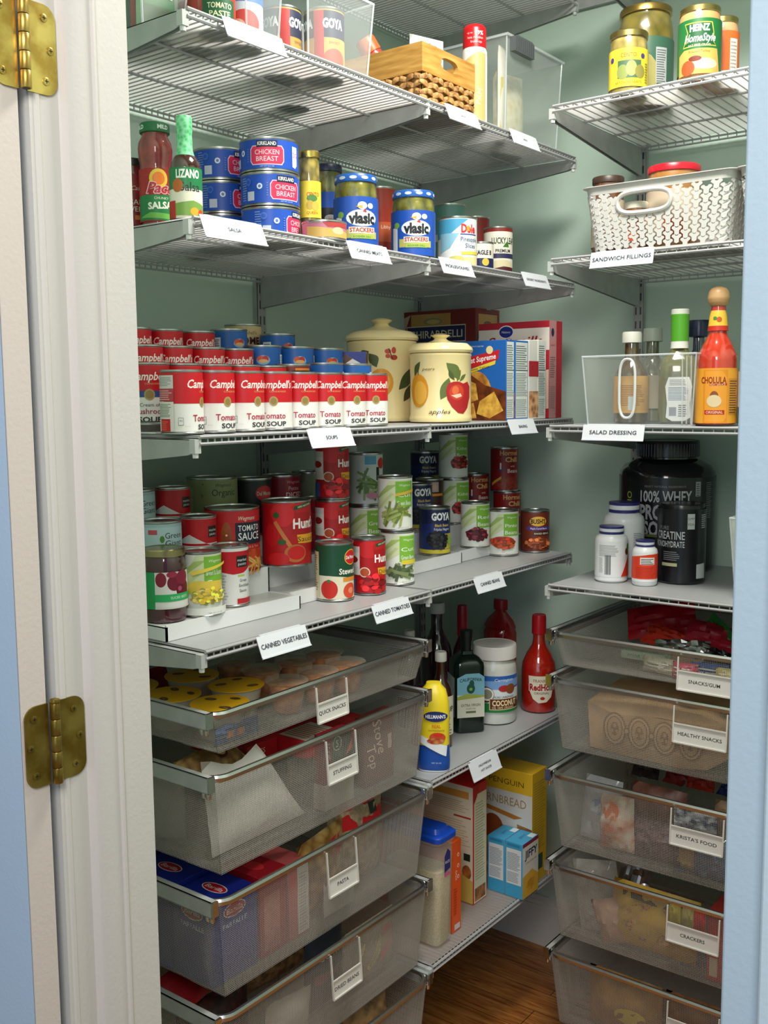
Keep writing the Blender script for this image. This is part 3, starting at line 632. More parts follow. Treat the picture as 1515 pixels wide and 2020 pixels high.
carton('brownie_mix_box', 'brown and gold brownie mix box standing behind the canisters', xg-.225, xg, yg0, yg0+.116, z3, z3+hg, '#7a1f1c',
       [('r', 26, HG*.45, 150, HG*.97, 'n:#c79a5c:#b98848:8'), ('p', [(0, HG*.94), (24, HG*.97), (2, HG*.78)], '#c8a890'), ('e', 96, HG*.90, 30, 9, '#8a8a5a'), ('e', 96, HG*.895, 20, 6, '#c8ac6c'), ('r', 12, HG*.70, 196, HG*.86, '#d8c8a8'), ('r', 14, HG*.71, 194, HG*.85, '#1c1c50'), ('t', 'GHIRARDELLI', 104, HG*.78, 19, '#e2d6c0', {'w': 164, 'bold': .01})],
       [('r', 14, HG*.4, 104, HG*.95, 'n:#c79a5c:#b98848:8'), ('r', 8, HG*.66, 108, HG*.76, '#1c1c50'), ('t', 'GHIRARDELLI', 58, HG*.71, 11, '#e2d6c0', {'w': 92}), ('e', 58, HG*.86, 20, 8, '#7a5a3a')])

# ================================================================ fifth shelf: vegetables, tomatoes, beans
z4 = ZA[4]+.0006
zr = [z4+.0235, z4+.071, z4+.118]     # riser treads
def riser(x_front, y0, y1, label, treads=3, tx=(.0, .078, .16, .30)):
    mb = MB(); c = '#e9e9ea:.3'; xf = x_front
    for k in range(treads):
        a, b = xf-tx[k+1], xf-tx[k]; z = zr[k]-z4-.0006
        mb.box(a, b-.001, y0, y1, z-.002, z, '#d2d2ce:.35')
        mb.box(b-.003, b, y0, y1, 0 if k == 0 else zr[k-1]-z4-.0006, z+(.0035 if k == 0 else 0.001), c)
    mb.box(xf-tx[treads], xf, y0, y0+.003, 0, zr[0]-z4, c); mb.box(xf-tx[treads], xf, y1-.003, y1, 0, zr[0]-z4, c)
    for k in range(1, treads): mb.box(xf-tx[treads], xf-tx[k], y0, y0+.003, 0, zr[k]-z4-.001, c); mb.box(xf-tx[treads], xf-tx[k], y1-.003, y1, 0, zr[k]-z4-.001, c)
    o = mb.build('can_riser', smooth=False); o.location = (0, 0, z4); return tag(o, label, 'riser', 'white stepped can risers')
riser(.372, .006, .325, 'white stepped riser under the beet jar and corn can')
riser(.345, .3265, .60, 'white riser extension behind the stacked tomato cans')
riser(.332, .68, .93, 'white stepped riser under the black bean can')
riser(.325, .9315, 1.16, 'white riser extension below the kidney bean cans')
def canp(name, label, cx, by, z, r, h, lab, ops, turn=0, group=None, x=None, cy=None):
    if x is None: X, Y = base(cx, by, z, r)
    else: X, Y = rowA(cx, by, x)
    return can(name, label, X, max(Y, r+.008), z, r, h, lab, ops, turn, group)
VEG = '#e6e8e0'
def wegman(r, name1, name2, pic, h=110, extra=()):
    return [('p', [(-r*1.6, h*.3), (-r*.3, h*.95), (r*1.5, h*.95), (r*.2, h*.62)], '#d5deb2'), ('p', [(-r*1.5, h*.55), (-r*.4, h*.86), (r*.2, h*.88), (-r*.8, h*.66)], '#a8c070'), ('p', [(-r*1.2, h*.40), (-r*.2, h*.72), (r*.0, h*.7), (-r*.9, h*.44)], '#c2d294'),
            ('r', 2, h*.45, r*1.25, h*.93, '#7fb83c'), ('t', 'Wegmans', r*.65, h*.86, 4.5, '#e8f0d8', {'shear': .3, 'w': r*.8}), ('t', name1, r*.62, h*.68, 8, '#f4f8ec', {'bold': .005, 'w': r*.95}), ('t', name2, r*.62, h*.53, 9, '#f4f8ec', {'bold': .005, 'w': r*.95})]+list(pic)+[('t', 'NET WT 15.5 OZ', r*.5, 8, 2.2, '#8a8a80')]+list(extra)
def shade(c, k):
    v = [min(255, int(int(c[i:i+2], 16)*k)) for i in (1, 3, 5)]; return '#%02x%02x%02x' % tuple(v)
def pile(cx, cy, rx, ry, n, col, col2, s, seed=1):
    R = random.Random(seed); out = [('e', cx, cy, rx, ry, col2)]
    for _ in range(n):
        a = R.random()*6.28; q = math.sqrt(R.random()); out.append(('e', cx+rx*q*math.cos(a), cy+ry*q*math.sin(a), s*(.8+.5*R.random()), s*(.6+.4*R.random()), (col, col2, shade(col, 1.35), shade(col2, .7))[R.randrange(4)]))
    return out
def sticks(cx, cy, w, h, n, cols, seed=1, t=2.4):
    R = random.Random(seed); out = []
    for _ in range(n):
        x = cx+(R.random()-.5)*w; y = cy+(R.random()-.5)*h; a = math.radians(R.choice([-35, -20, 15, 60, 75])+R.random()*15); l = 13+R.random()*8; c, s = math.cos(a), math.sin(a)
        out.append(('p', [(x-l*c-t*s, y-l*s+t*c), (x-l*c+t*s, y-l*s-t*c), (x+l*c+t*s, y+l*s-t*c), (x+l*c-t*s, y+l*s+t*c)], R.choice(cols)))
    return out
# glass jar helper (contents + glass + lid + label)
def jar(name, label, X, Y, Z, prof, capz, capr, body, capc, r, lab=None, ops=(), lz=(0, 0), turn=0, cat='jar', glass='t:#ffffff:.05', sq=None, capart=(), group=None, caph=None, lidname='lid', ridges=0):
    """prof: [(r,z)] of the glass outside up to the neck top"""
    t = thing(name, label, cat, (X, Y, Z), camyaw(X, Y, turn), group)
    if body:
        c = MB(); c.lathe([(max(a-.002, .002), min(b, prof[-1][1])+(.002 if i == 0 else 0)) for i, (a, b) in enumerate(prof)], body, 40, sq=sq); c.build('contents', t)
    if glass: g = MB(); g.lathe(prof, glass, 40, sq=sq); g.build('glass', t)
    if capc:
        c = MB(); ch = caph or .012
        c.lathe([(capr-.0008, capz), (capr, capz+.001), (capr, capz+ch*.85), (capr-.0015, capz+ch), (capr-.004, capz+ch), (capr-.005, capz+ch-.0008)], capc, 40)
        if ridges:
            for k in range(ridges): a = 2*PI*k/ridges; c.box(capr*math.cos(a)-.0005, capr*math.cos(a)+.0005, capr*math.sin(a)-.0005, capr*math.sin(a)+.0005, capz+.0015, capz+ch*.8, capc)
        if capart: c.lay = 0; f = cyl(capr, 40, 0, 0, capz); paint(c, f, capart, f.seg)
        c.build(lidname, t)
    if lab:
        s = MB(); sleeve(s, r+.0004, lz[0], lz[1], lab, ops); s.build('paper_label', t)
    return t
def jprof(r, h, neck, shoulder=.80, foot=.004):
    return [(r*.86, 0), (r*.97, .0015), (r, foot+.003), (r, h*shoulder*.93), (r*.985, h*shoulder), (neck*1.04, h*(shoulder+.09)), (neck, h*(shoulder+.12)), (neck, h)]
# tier 1
X, Y = base(318, 1233, zr[0], .036); Y = max(Y, .046)
jar('beet_jar', 'glass jar of sliced dark beets with gold lid and green label', X, Y, zr[0]+.0003, jprof(.037, .112, .033, .84), .108, .0355, 'g:#4a0c1c', 'm:#b8a87c:.3', .037, '#d8dcd4',
    [('r', -115, 24, -22, 84, '#27a05a'), ('r', -22, 24, 60, 84, '#e6e2e0'), ('e', -12, 72, 9, 12, '#8a1c34'), ('e', 10, 66, 12, 13, '#7a1430'), ('e', 28, 54, 15, 16, '#6a1028'), ('e', 26, 74, 13, 12, '#8c1c3a'), ('e', 6, 80, 9, 5, '#a02c48'), ('e', 20, 56, 4, 4, '#b85070'), ('r', -22, 36, 60, 48, '#2fae62'), ('t', 'SLICED BEETS', 20, 42, 4, '#e8f4ea', {'w': 34}), ('r', -22, 24, 60, 27, '#d8d8d0')], (.024, .084), 10)
canp('corn_can', 'bread and butter corn can with green and yellow label', 400, 1219, zr[0], .0345, .110, VEG, wegman(36, 'Bread & Butter', 'Corn', [('p', [(-34, 52), (-14, 62), (40, 60), (40, 44), (-30, 40)], '#e8c850')]+pile(10, 36, 30, 13, 70, '#e8c23c', '#f4dc78', 3.6, 3)+[('r', -60, 5, 60, 17, '#e9e9e4')], extra=[('p', [(-20, 78), (40, 92), (40, 88), (-16, 72)], '#e8d050')]), 4)
SAU = [wrap(.033, 70, 98, RED), ('p', [(-34, 70), (-20, 62), (0, 58), (20, 60), (40, 70)], RED), ('r', 6, 70, 30, 90, '#181818'), ('t', 'market', 18, 83, 5, '#e8e8e8'), ('t', 'pantry', 18, 76, 5, '#e8e8e8'), ('r', 8, 54, 22, 57, '#b8cc50'), ('t', 'Green', 19, 47, 5.2, '#303030', {'w': 15}), ('t', 'Enchilada', 22, 38, 5.2, '#303030', {'w': 24}), ('t', 'Sauce', 18, 29, 5.2, '#303030', {'w': 15}),
       ('l', -40, 14, -8, 60, 9, '#b8b8b4'), ('r', 6, 6, 40, 15, '#c0202c')]
canp('enchilada_sauce_can', 'green enchilada sauce can with red top band and white label', 457, 1199, zr[0], .0325, .108, '#e8e6e4', SAU, 8)
GG = [('p', [(-60, 40), (60, 60), (60, 100), (-60, 100)], '#b9d4dc'), ('r', -24, 88, -8, 96, '#c85060'), ('e', 0, 80, 4, 6, '#4a8a3c'), ('t', 'Green', 22, 86, 10, '#20302c', {'w': 34}), ('t', 'Giant', 22, 73, 10, '#20302c', {'w': 34}), ('p', [(-60, 5), (60, 5), (60, 30), (-60, 30)], '#5a9a48')]
X, Y = rowA(316, 1060, .268)
gg = can('vegetable_can', 'pale blue vegetable can in the second tier, directly behind the beet jar', X-.006, Y+.006, zr[1], .0365, .110, '#a8c6ce', GG, 4, 'pale blue vegetable cans')
MP = [wrap(.0365, 58, 105, RED), ('p', [(-60, 58), (-20, 78), (10, 62), (40, 50), (60, 50), (60, 62), (-60, 62)], '#e4e2e0'), ('p', [(-45, 105), (50, 105), (50, 64), (10, 68), (-20, 84)], RED), ('r', 14, 72, 36, 92, '#181818'), ('t', 'market', 25, 85, 4.6, '#e8e8e8'), ('t', 'pantry', 25, 78, 4.6, '#e8e8e8')]
X, Y = rowA(392, 1060, .262)
mp = can('market_can', 'red and white can in the second tier, directly behind the corn can', X, Y, zr[1], .0325, .110, '#e4e2e0', MP, 6, 'red and white vegetable cans')
X, Y = rowA(286, 1010, .185); dup(gg, (X-.015, Y-.010, zr[2]), camyaw(X, Y, 10), 'pale blue vegetable can on the third tier at the far left')
X, Y = rowA(333, 1010, .188); dup(mp, (X, Y+.010, zr[2]), camyaw(X, Y, 6), 'red can on the third tier next to the pale blue can')
X, Y = rowA(420, 1010, .155); can('organic_can', 'wide olive green organic vegetable can on the third tier', X, Y, zr[2], .0495, .118, '#8f9a68', [('t', 'Wegmans', 22, 104, 6, '#2c3020', {'shear': .2}), ('t', 'Organic', 24, 90, 13, '#2c3820', {'w': 50}), ('t', '0', -20, 84, 6, '#2c3020'), ('e', -18, 106, 1.5, 1.5, '#5a6040'), ('r', -70, 20, -40, 100, '#a4ae80')], 0)
X, Y = rowA(459, 1080, .262)
can('tomato_sauce_can', 'large red TOMATO SAUCE can on the second tier', X, Y, zr[1], .051, .118, '#b8201c', [wrap(.051, 92, 113, '#c42228'), ('e', -14, 60, 11, 34, 'n:#a8582c:#8a3a18:30'), ('e', -14, 70, 2, 2, '#e8c890'), ('e', -14, 56, 2, 2, '#e8c890'), ('t', 'Wegmans', 24, 100, 7.5, '#f0dcd0', {'shear': .3, 'w': 36}), ('r', 2, 52, 74, 92, '#161a30'), ('t', 'TOMATO', 31, 82, 10.5, '#eeeeee', {'bold': .01, 'w': 48}), ('t', 'SAUCE', 31, 67, 13.5, '#eeeeee', {'bold': .01, 'w': 48}), ('t', 'Rich & Thick', 38, 47, 4.5, '#e8a090'), ('r', 14, 5, 74, 43, 'n:#d85020:#a02010:60')]+sticks(44, 14, 40, 14, 16, ['#e8a850', '#e0c070', '#d88030'], 4, 1.6), 4)
TOM = '#b3141c'
def hunts(k, w2, big=False, h=110):
    s = k/36
    return [('e', -6*s, h*.82, 24*s, 17*s, '#cf2028'), ('e', 22*s, h*.86, 20*s, 13*s, '#b81820'), ('r', 4*s, h*.5, 60*s, h*.82, '#a81018'), ('t', "Hunt's", 30*s, h*.66, 15*s, '#f6f0ec', {'bold': .03, 'w': 48*s}), ('p', [(8*s, h*.86), (44*s, h*.93), (44*s, h*.99), (8*s, h*.92)], '#1c4a28'), ('t', '100% NATURAL', 28*s, h*.925, 3*s, '#f0f0d0', {'rot': 9, 'w': 28*s}),
            ('p', [(14*s, h*.36), (60*s, h*.34), (60*s, h*.49), (12*s, h*.49)], '#e8a42c'), ('t', w2, 30*s, h*.42, 8*s, '#3a1410', {'w': (34 if big else 30)*s})]
HD = hunts(36, 'Diced')+[('r', -58, 40, -24, 96, '#e4dcd4'), ('r', -54, 56, -26, 84, '#f0ece6'), ('e', -40, 70, 12, 7, '#a81c14'), ('r', -58, 5, -34, 34, '#2c5c9c'), ('e', -14, 46, 11, 10, '#e8d8c8'), ('e', -14, 46, 9, 8, '#b8502c')]+pile(6, 24, 26, 16, 46, '#d8242c', '#b8141c', 6, 8)
X, Y = base(661, 1188, z4, .0375)
can('tomato_can', 'dark green stewed tomato can standing at the front edge', X, Y, z4, .0375, .112, '#14472e', [('p', [(-60, 5), (60, 5), (60, 40), (10, 48), (-14, 50), (-60, 50)], '#e0d8c0'), ('p', [(-60, 50), (-14, 50), (-20, 58), (-60, 60)], '#14472e'), ('e', 34, 84, 17, 15, '#d8c040'), ('e', 34, 84, 15.5, 13.5, '#c81c24'), ('t', 'Del Monte', 34, 84, 6.5, '#f4f0e8', {'bold': .02, 'w': 27}), ('t', 'Stewed', 26, 58, 11, '#f0ece0', {'bold': .02, 'w': 40}), ('r', 14, 38, 60, 46, '#e08a2c'), ('e', -14, 24, 17, 18, '#c8241c'), ('e', 30, 20, 16, 15, '#d4482c'), ('e', 32, 20, 7, 6, '#e88860'), ('e', -14, 40, 4, 3, '#3c7a34'), ('r', -80, 8, -36, 95, '#d8c8a0'), ('l', -76, 12, -40, 90, 18, '#7a6c50')], 4)
X, Y = base(728, 1175, z4, .0345)
hd = can('diced_tomato_can', 'red diced tomato can at the front between the green cans', X, Y, z4, .0345, .112, TOM, HD, 10, 'red tomato cans')
X, Y = rowA(656, 1060, .29)
dup(hd, (X, Y, zr[1]-.012 if False else zr[1]), camyaw(X, Y, 12), 'lower red diced tomato can of the stack of two')
dup(hd, (X+.002, Y, zr[1]+.1125), camyaw(X, Y, 10), 'upper red diced tomato can stacked highest on another')
X, Y = rowA(566, 1080, .30)
can('tomato_sauce_can', 'large red tomato sauce can with a wooden spoon picture', X, Y, zr[1], .0475, .124, TOM, hunts(44, 'Sauce', True, 124)+[('e', -12, 98, 22, 22, '#d02028'), ('e', -34, 60, 16, 22, '#c01820'), ('p', [(-30, 84), (-24, 88), (6, 40), (14, 30), (2, 32)], '#c87840'), ('e', 12, 26, 22, 17, '#b86a34'), ('e', 14, 27, 18, 13, '#c81c20'), ('e', -22, 16, 22, 12, '#c8181e'), ('e', -14, 48, 8, 5, '#2c5a28'), ('e', -24, 98, 6, 6, '#2c5a28')], 6)
X, Y = rowA(497, 1000, .185); can('tomato_can', 'black labelled tomato can at the back with a red fruit badge', X, Y+.004, zr[2], .0375, .112, '#15201c', [('e', 22, 82, 20, 15, '#c81c24'), ('t', 'Del Monte', 22, 82, 8, '#c8c8b8', {'bold': .02, 'w': 34})], 4)
X, Y = rowA(557, 1000, .178); can('tomato_can', 'crimson diced tomato can at the back of the third tier', X, Y, zr[2], .0395, .112, '#a01430', [('t', 'Wegmans', 24, 98, 6, '#e0a8b0', {'shear': .2}), ('t', 'Petite', 24, 85, 8, '#d8c8cc'), ('t', 'DICED', 26, 72, 10, '#e0e0e0', {'bold': .01}), ('r', -20, 40, 4, 104, '#8a1028')], 4)
X, Y = rowA(604, 1000, .168); can('vegetable_can', 'grey green can at the back left of the stacked tomato cans', X, Y+.012, zr[2], .0375, .112, '#8e9a7c', [('r', -30, 20, -10, 90, '#a8b094')], 0)
X, Y = rowA(612, 1060, .22); can('tomato_can', 'narrow view of a crimson can right of the big tomato cans', X+.008, Y+.018, zr[1], .034, .110, '#9c1426', [('r', -20, 20, 20, 80, '#b82838'), ('e', 0, 50, 10, 14, '#d05048')], 0)
GB1 = sticks(4, 34, 40, 22, 26, ['#8a9a4c', '#a4b060', '#6f8038'], 3); GB2 = sticks(4, 28, 40, 18, 20, ['#5a6a44', '#7c8a5c', '#48583a'], 5, 3)
X, Y = base(786, 1156, z4, .036)
can('green_bean_can', 'lower cut green bean can of the tall stack of two', X-.002, Y, z4, .036, .112, VEG, wegman(36, 'Cut', 'Green Beans', GB2, extra=[('r', 6, 44, 45, 53, '#e0cc40')]), 4, 'green bean cans')
can('green_bean_can', 'upper green bean can stacked at chest height of the tall stack', X-.004, Y-.004, z4+.1125, .0365, .112, VEG, wegman(36, 'Cut', 'Green Beans', GB1, extra=[('p', [(2, 78), (45, 86), (45, 80), (2, 72)], '#e0b840')]), -2, 'green bean cans')
DB_ = [('p', [(-45, 5), (-45, 108), (50, 108), (50, 5)], '#c8d0cc'), ('r', -2, 88, 24, 106, '#5aa0c8'), ('e', 40, 90, 12, 12, '#c8241c'), ('r', 24, 54, 32, 82, '#101810')]+sticks(6, 46, 34, 34, 22, ['#7a9a58', '#a0b87c', '#5c7a40'], 9)+[('e', 14, 22, 14, 7, '#c08898')]
X, Y = rowA(722, 980, .255); dm = can('green_bean_can', 'blue tinted green bean can just behind the tall green bean stack', X, Y, z4+.1555, .0375, .112, '#ccd4d0', DB_, 0, 'green bean cans')
can('bean_can', 'pale green can carrying the blue tinted green bean can', X, Y, z4+.043, .0375, .112, VEG, wegman(36, 'Green', 'Beans', []), 0)
mb = MB(); mb.box(X-.045, X+.042, Y-.045, Y+.042, 0, .0425, '#e8e8e6'); o = mb.build('can_riser'); o.location = (0, 0, z4); tag(o, 'small white plastic step hidden under the green bean cans', 'riser')
X, Y = rowA(672, 920, .16); t1 = can('green_bean_can', 'highest can at the back, pale with a red fruit badge', X, Y, zr[2]+.0845, .0375, .112, '#ccd8dc', [('r', -10, 84, 14, 106, '#6ab0d0'), ('e', 28, 90, 15, 14, '#d02820'), ('t', 'Del Monte', 28, 90, 6, '#f4f0e8', {'bold': .02, 'w': 24}), ('r', -40, 5, 50, 40, '#8ab070')], 8, 'green bean cans')
can('vegetable_can', 'olive can carrying the highest can at the back', X, Y, zr[2], .0375, .084, '#8e9a7c', [], 0)
# beans
GO = lambda: [wrap(.0375, 74, 105, '#141c48'), ('t', 'GOYA', 14, 90, 16, '#f2f2f2', {'bold': .05, 'w': 48}), ('t', 'Black Beans', 16, 70, 6, '#e0c040', {'bold': .02, 'w': 36}), ('t', 'Frijoles Negros', 16, 61, 6, '#e8e8e8', {'bold': .01, 'w': 40}), ('r', -60, 5, 60, 14, '#e0cc40'), ('r', 22, 15, 60, 50, '#c8c040')]+pile(4, 36, 24, 20, 60, '#2c2c34', '#15151c', 4, 2)+[('e', 34, 34, 7, 9, '#8ab04c')]
X, Y = base(859, 1097, zr[0], .0365); X = min(X, .288)
go = can('black_bean_can', 'dark blue black bean can at the front of the riser', X, Y, zr[0], .0365, .110, '#1c2c70', GO(), 4, 'dark blue bean cans')
X, Y = rowA(826, 1010, .205); dup(go, (X, Y-.006, zr[1]), camyaw(X, Y, 6), 'dark blue bean can mostly hidden behind the front black bean can')
X, Y = rowA(838, 960, .125); dup(go, (X, Y, zr[2]+.02), camyaw(X, Y, -6), 'dark blue bean can at the very back by the corner upright')
mb = MB(); mb.box(X-.04, X+.04, Y-.04, Y+.04, 0, .0195, '#d8d8d4'); o = mb.build('can_riser'); o.location = (0, 0, zr[2]); tag(o, 'small white block lifting the rearmost dark blue can', 'riser')
X, Y = rowA(862, 990, .205); can('bean_can', 'dark can with a pale picture of faces, behind the black beans', X-.015, Y-.010, zr[1]+.004, .0345, .112, '#3a1c18', [('r', -24, 80, 24, 104, '#b8a8a0'), ('e', -10, 92, 7, 8, '#e4dcd8'), ('e', 12, 92, 7, 8, '#d8a898'), ('r', -10, 70, 40, 76, '#e08a2c')], 0)
KB = wegman(36, 'Kidney', 'Beans', pile(14, 40, 24, 15, 50, '#9c2c28', '#6c1814', 4, 5)); KB2 = wegman(36, 'Red', 'Beans', pile(4, 34, 28, 15, 50, '#7e2836', '#5c1824', 4, 6)); PB = wegman(36, 'Pinto', 'Beans', pile(0, 34, 32, 15, 56, '#a83420', '#c85a34', 4.4, 7))
X, Y = rowA(897, 1000, .215); kb = can('kidney_bean_can', 'lower kidney bean can of the stack left of the chili', X, Y, zr[1]-.004+.004, .0365, .112, VEG, KB, 4, 'kidney bean cans')
Xk, Yk = X, Y
X, Y = rowA(890, 915, Xk); dup(kb, (X, Yk-.006, zr[1]+.1125), camyaw(X, Yk, 6), 'upper kidney bean can reaching almost to the shelf above')
X, Y = base(944, 1082, zr[0], .035); can('red_bean_can', 'red bean can at the front end of the right riser', X-.006, Y-.006, zr[0], .0355, .110, VEG, KB2, 2)
X, Y = base(993, 1098, z4, .0375); can('pinto_bean_can', 'pinto bean can at the front edge with a pile of brown beans', X, Y, z4, .0375, .112, VEG, PB, -2)
X, Y = base(1055, 1091, z4, .0365); can('baked_bean_can', 'short brown baked bean can at the far end of the shelf', X, Y, z4, .0365, .104, '#6a2a1c', [('e', 6, 78, 22, 12, '#d8a840'), ('t', "BUSH'S", 6, 78, 11, '#1c1410', {'bold': .03, 'w': 38}), ('r', -24, 56, 44, 65, '#4c3480'), ('t', 'Maple Cured Bacon', 8, 60.5, 4.5, '#f0e8f4', {'w': 44}), ('r', -6, 44, 44, 53, '#2c1810'), ('t', 'BAKED BEANS', 16, 48, 4.5, '#e8dcc0')]+pile(6, 24, 30, 13, 60, '#c06a3c', '#a04c28', 4.4, 9), 4)
CHI = [('t', 'Hormel', 12, 100, 12, '#d8a868', {'bold': .03, 'w': 52}), ('t', 'Chili', 18, 83, 12, '#e0b878', {'bold': .03, 'w': 36}), ('t', '1', -12, 66, 16, '#e8e4e0', {'bold': .04}), ('r', -20, 54, -2, 58, '#3c3c70'), ('t', 'with', 20, 66, 5, '#e8e0d8'), ('t', 'Beans', 22, 54, 10, '#e8e0d8', {'bold': .01, 'w': 32}), ('e', 10, 22, 34, 17, 'v:#6a1c14:#a03c28:120'), ('p', [(-40, 22), (-10, 40), (-10, 34), (-40, 14)], '#d8b040')]
X, Y = rowA(1000, 1050, .255); ch = can('chili_can', 'lower dark red chili can of the stack by the corner', X, Y, zr[0]+.001, .0365, .114, '#8e1418', CHI, 6, 'dark red chili cans')
dup(ch, (X-.004, Y-.008, zr[0]+.1155), camyaw(X, Y, 4), 'upper dark red chili can standing on another chili can')
X, Y = rowA(937, 1000, .19); dup(ch, (X, Y, zr[1]), camyaw(X, Y, 6), 'dark red chili can between the kidney bean cans and the chili stack')
# ================================================================ upper left shelves
z2 = ZA[2]+.0006; z1 = ZA[1]+.0006
def rj(cx, x, minr=.04): X, Y = rowA(cx, 420, x); return X, max(Y, minr)
X, Y = rj(262, .25, .048); jar('salsa_jar', 'dark red salsa jar half hidden by the door jamb', X, Y, z2, jprof(.031, .118, .027, .82), .106, .029, 'n:#8c1c18:#5c100c:60', '#20281f:.3', .031, '#7e1c1c', [('t', 'Chi-Chi', 8, 70, 8, '#d8c0b0', {'shear': .3}), ('e', 8, 70, 20, 10, '#8a2420'), ('t', 'Casera', 8, 70, 7, '#d8c0b8', {'shear': .3, 'w': 26}), ('t', 'SALSA', 10, 48, 8, '#dcd8c8', {'w': 34}), ('t', 'VERDE', 10, 37, 8, '#dcd8c8', {'w': 34}), ('r', 0, 20, 26, 27, '#b8703c')], (.012, .092), 6)
X, Y = rj(310, .318, .046); hj = zat(X, Y, 246)-z2; r = .0275
jar('salsa_jar', 'hourglass shaped red salsa jar with green lid and green label', X, Y, z2, [(r*.8, 0), (r*.93, .002), (r*.95, hj*.42), (r*.97, hj*.5), (r*.95, hj*.56), (r*.93, hj*.6), (r*1.02, hj*.68), (r*1.05, hj*.76), (r*1.0, hj*.82), (r*.8, hj*.885), (r*.78, hj)], hj-.015, r*.86, 'n:#a01c14:#7a120e:70', '#1c6a3c', r*.955, '#a8201c', [('e', 4, 76, 15, 15, '#f0c840'), ('e', 4, 76, 10, 10, '#f08030'), ('t', 'Pace', 6, 62, 17, '#f2e4e4', {'shear': .35, 'bold': .05, 'w': 46}), ('t', 'Pace', 6, 62, 16, '#c02c40', {'shear': .35, 'bold': .03, 'w': 43}), ('p', [(-34, 12), (34, 12), (40, 52), (-34, 50)], '#1e7c44'), ('t', 'CHUNKY', 8, 46, 4, '#e0e8c8'), ('t', 'SALSA', 6, 35, 10, '#f0f0e0', {'bold': .04, 'w': 40, 'rot': 4}), ('p', [(-30, 16), (20, 14), (30, 22), (-10, 24)], '#6ab04c')], (.010, hj*.56), 0, capart=[('t', 'MILD', 14, 7.5, 6, '#e8f0e8', {'bold': .03}), ('t', 'MILD', -28, 7.5, 6, '#e8f0e8', {'bold': .03})], caph=.015)
X, Y = rj(367, .405, .045); hl = zat(X, Y, 230)-z2; r = .0245
jar('sauce_bottle', 'tall brown sauce bottle with bright green foil neck', X, Y, z2, [(r*.8, 0), (r, .003), (r, hl*.50), (r*.95, hl*.56), (r*.72, hl*.62), (r*.5, hl*.66), (r*.45, hl*.7), (r*.42, hl*.98)], 0, 0, 'g:#3a1208', None, r, '#e4e0cc', [wrap(r, hl*300, hl*500, '#187a44'), ('t', 'LIZANO', 3, hl*440, 12, '#f0f4ec', {'bold': .04, 'w': 38}), ('t', 'Salsa', 6, hl*320, 13, '#2c2c34', {'bold': .01, 'w': 32}), ('e', -14, hl*330, 9, 10, '#b8642c'), ('p', [(-30, 8), (34, 8), (34, 24), (10, 30), (-30, 24)], '#7aa048'), ('e', 12, 14, 7, 6, '#e8a830'), ('e', 24, 12, 6, 6, '#d8402c'), ('r', -40, 4, -18, 30, '#b8241c')], (.004, hl*.50), 2, cat='bottle')
q = MB(); q.lathe([(r*.62, hl*.615), (r*.5, hl*.68), (r*.47, hl*.84), (r*.5, hl*.86), (r*.5, hl*.985), (r*.46, hl)], 'v:#2fae62:#8fdcaa:160', 24); o = q.build('foil_neck', [c for c in bpy.data.objects if c.name.startswith('sauce_bottle')][-1]); o['label'] = 'green foil wrap'
X, Y = rj(392, .13); jar('olive_jar', 'gold lidded jar glimpsed between the green bottle and the blue cans', X, Y, z2, jprof(.03, .13, .026), .122, .028, 'v:#8a8a3c:#5c5c20:60', 'm:#b89a4c:.3', .03, None)
KC = [wrap(.0515, 5, 51.5, '#1a4fb8'), ('p', [(-26, 10), (26, 10), (30, 16), (30, 36), (26, 42), (-26, 42), (-30, 36), (-30, 16)], '#e8c8d4'), ('p', [(-25, 11.5), (25, 11.5), (28.5, 17), (28.5, 35), (25, 40.5), (-25, 40.5), (-28.5, 35), (-28.5, 17)], '#d83058'), ('t', 'CHICKEN', 0, 31, 8, '#f4dfe6', {'w': 42}), ('t', 'BREAST', 0, 20, 8, '#f4dfe6', {'w': 38}), ('r', -18, 39, 18, 50, '#141c34'), ('t', 'KIRKLAND', 0, 45, 6, '#e8e8ec', {'bold': .02, 'w': 32}), ('t', 'NET WT 12.5 OZ', 0, 7.5, 2, '#c8d8f0', {'w': 24}),
      ('p', [(48, 10), (56, 8), (62, 14), (62, 44), (48, 44)], '#dfe4f0'), ('t', '2G', 55, 30, 8, '#d84050'), ('e', -48, 32, 5, 5, '#dfe6f4'), ('e', -48, 32, 2.5, 2.5, '#5a7ac0'), ('r', -72, 9, -58, 24, '#c8d0e4'), ('l', -86, 10, -74, 50, 10, '#7090d0'), ('l', -36+0, 16, -33, 40, 6, '#5a84d8'), ('e', -70, 40, 6, 6, '#3f6cc8'), ('e', -70, 40, 3.5, 3.5, '#1a4fb8')]
X, Y = rj(533, .352); ck = can('chicken_can', 'top blue and pink chicken can of the nearer stack of three', X, Y, z2+.1144, .0515, .0565, '#1a4fb8', KC, -4, 'stacked blue chicken cans')
dup(ck, (X+.001, Y, z2+.0572), camyaw(X, Y, 34), 'middle blue chicken can of the nearer stack of three')
dup(ck, (X, Y+.001, z2), camyaw(X, Y, 66), 'bottom blue chicken can of the nearer stack of three')
X, Y = rj(438, .236); Y += 0; dup(ck, (X, Y, z2+.1144), camyaw(X, Y, 48), 'top blue chicken can of the farther left stack')
dup(ck, (X, Y+.001, z2+.0572), camyaw(X, Y, 56), 'middle blue chicken can of the farther left stack'); dup(ck, (X+.001, Y, z2), camyaw(X, Y, 90), 'bottom blue chicken can of the farther left stack')
X, Y = rj(612, .375); ho = zat(X, Y, 300)-z2
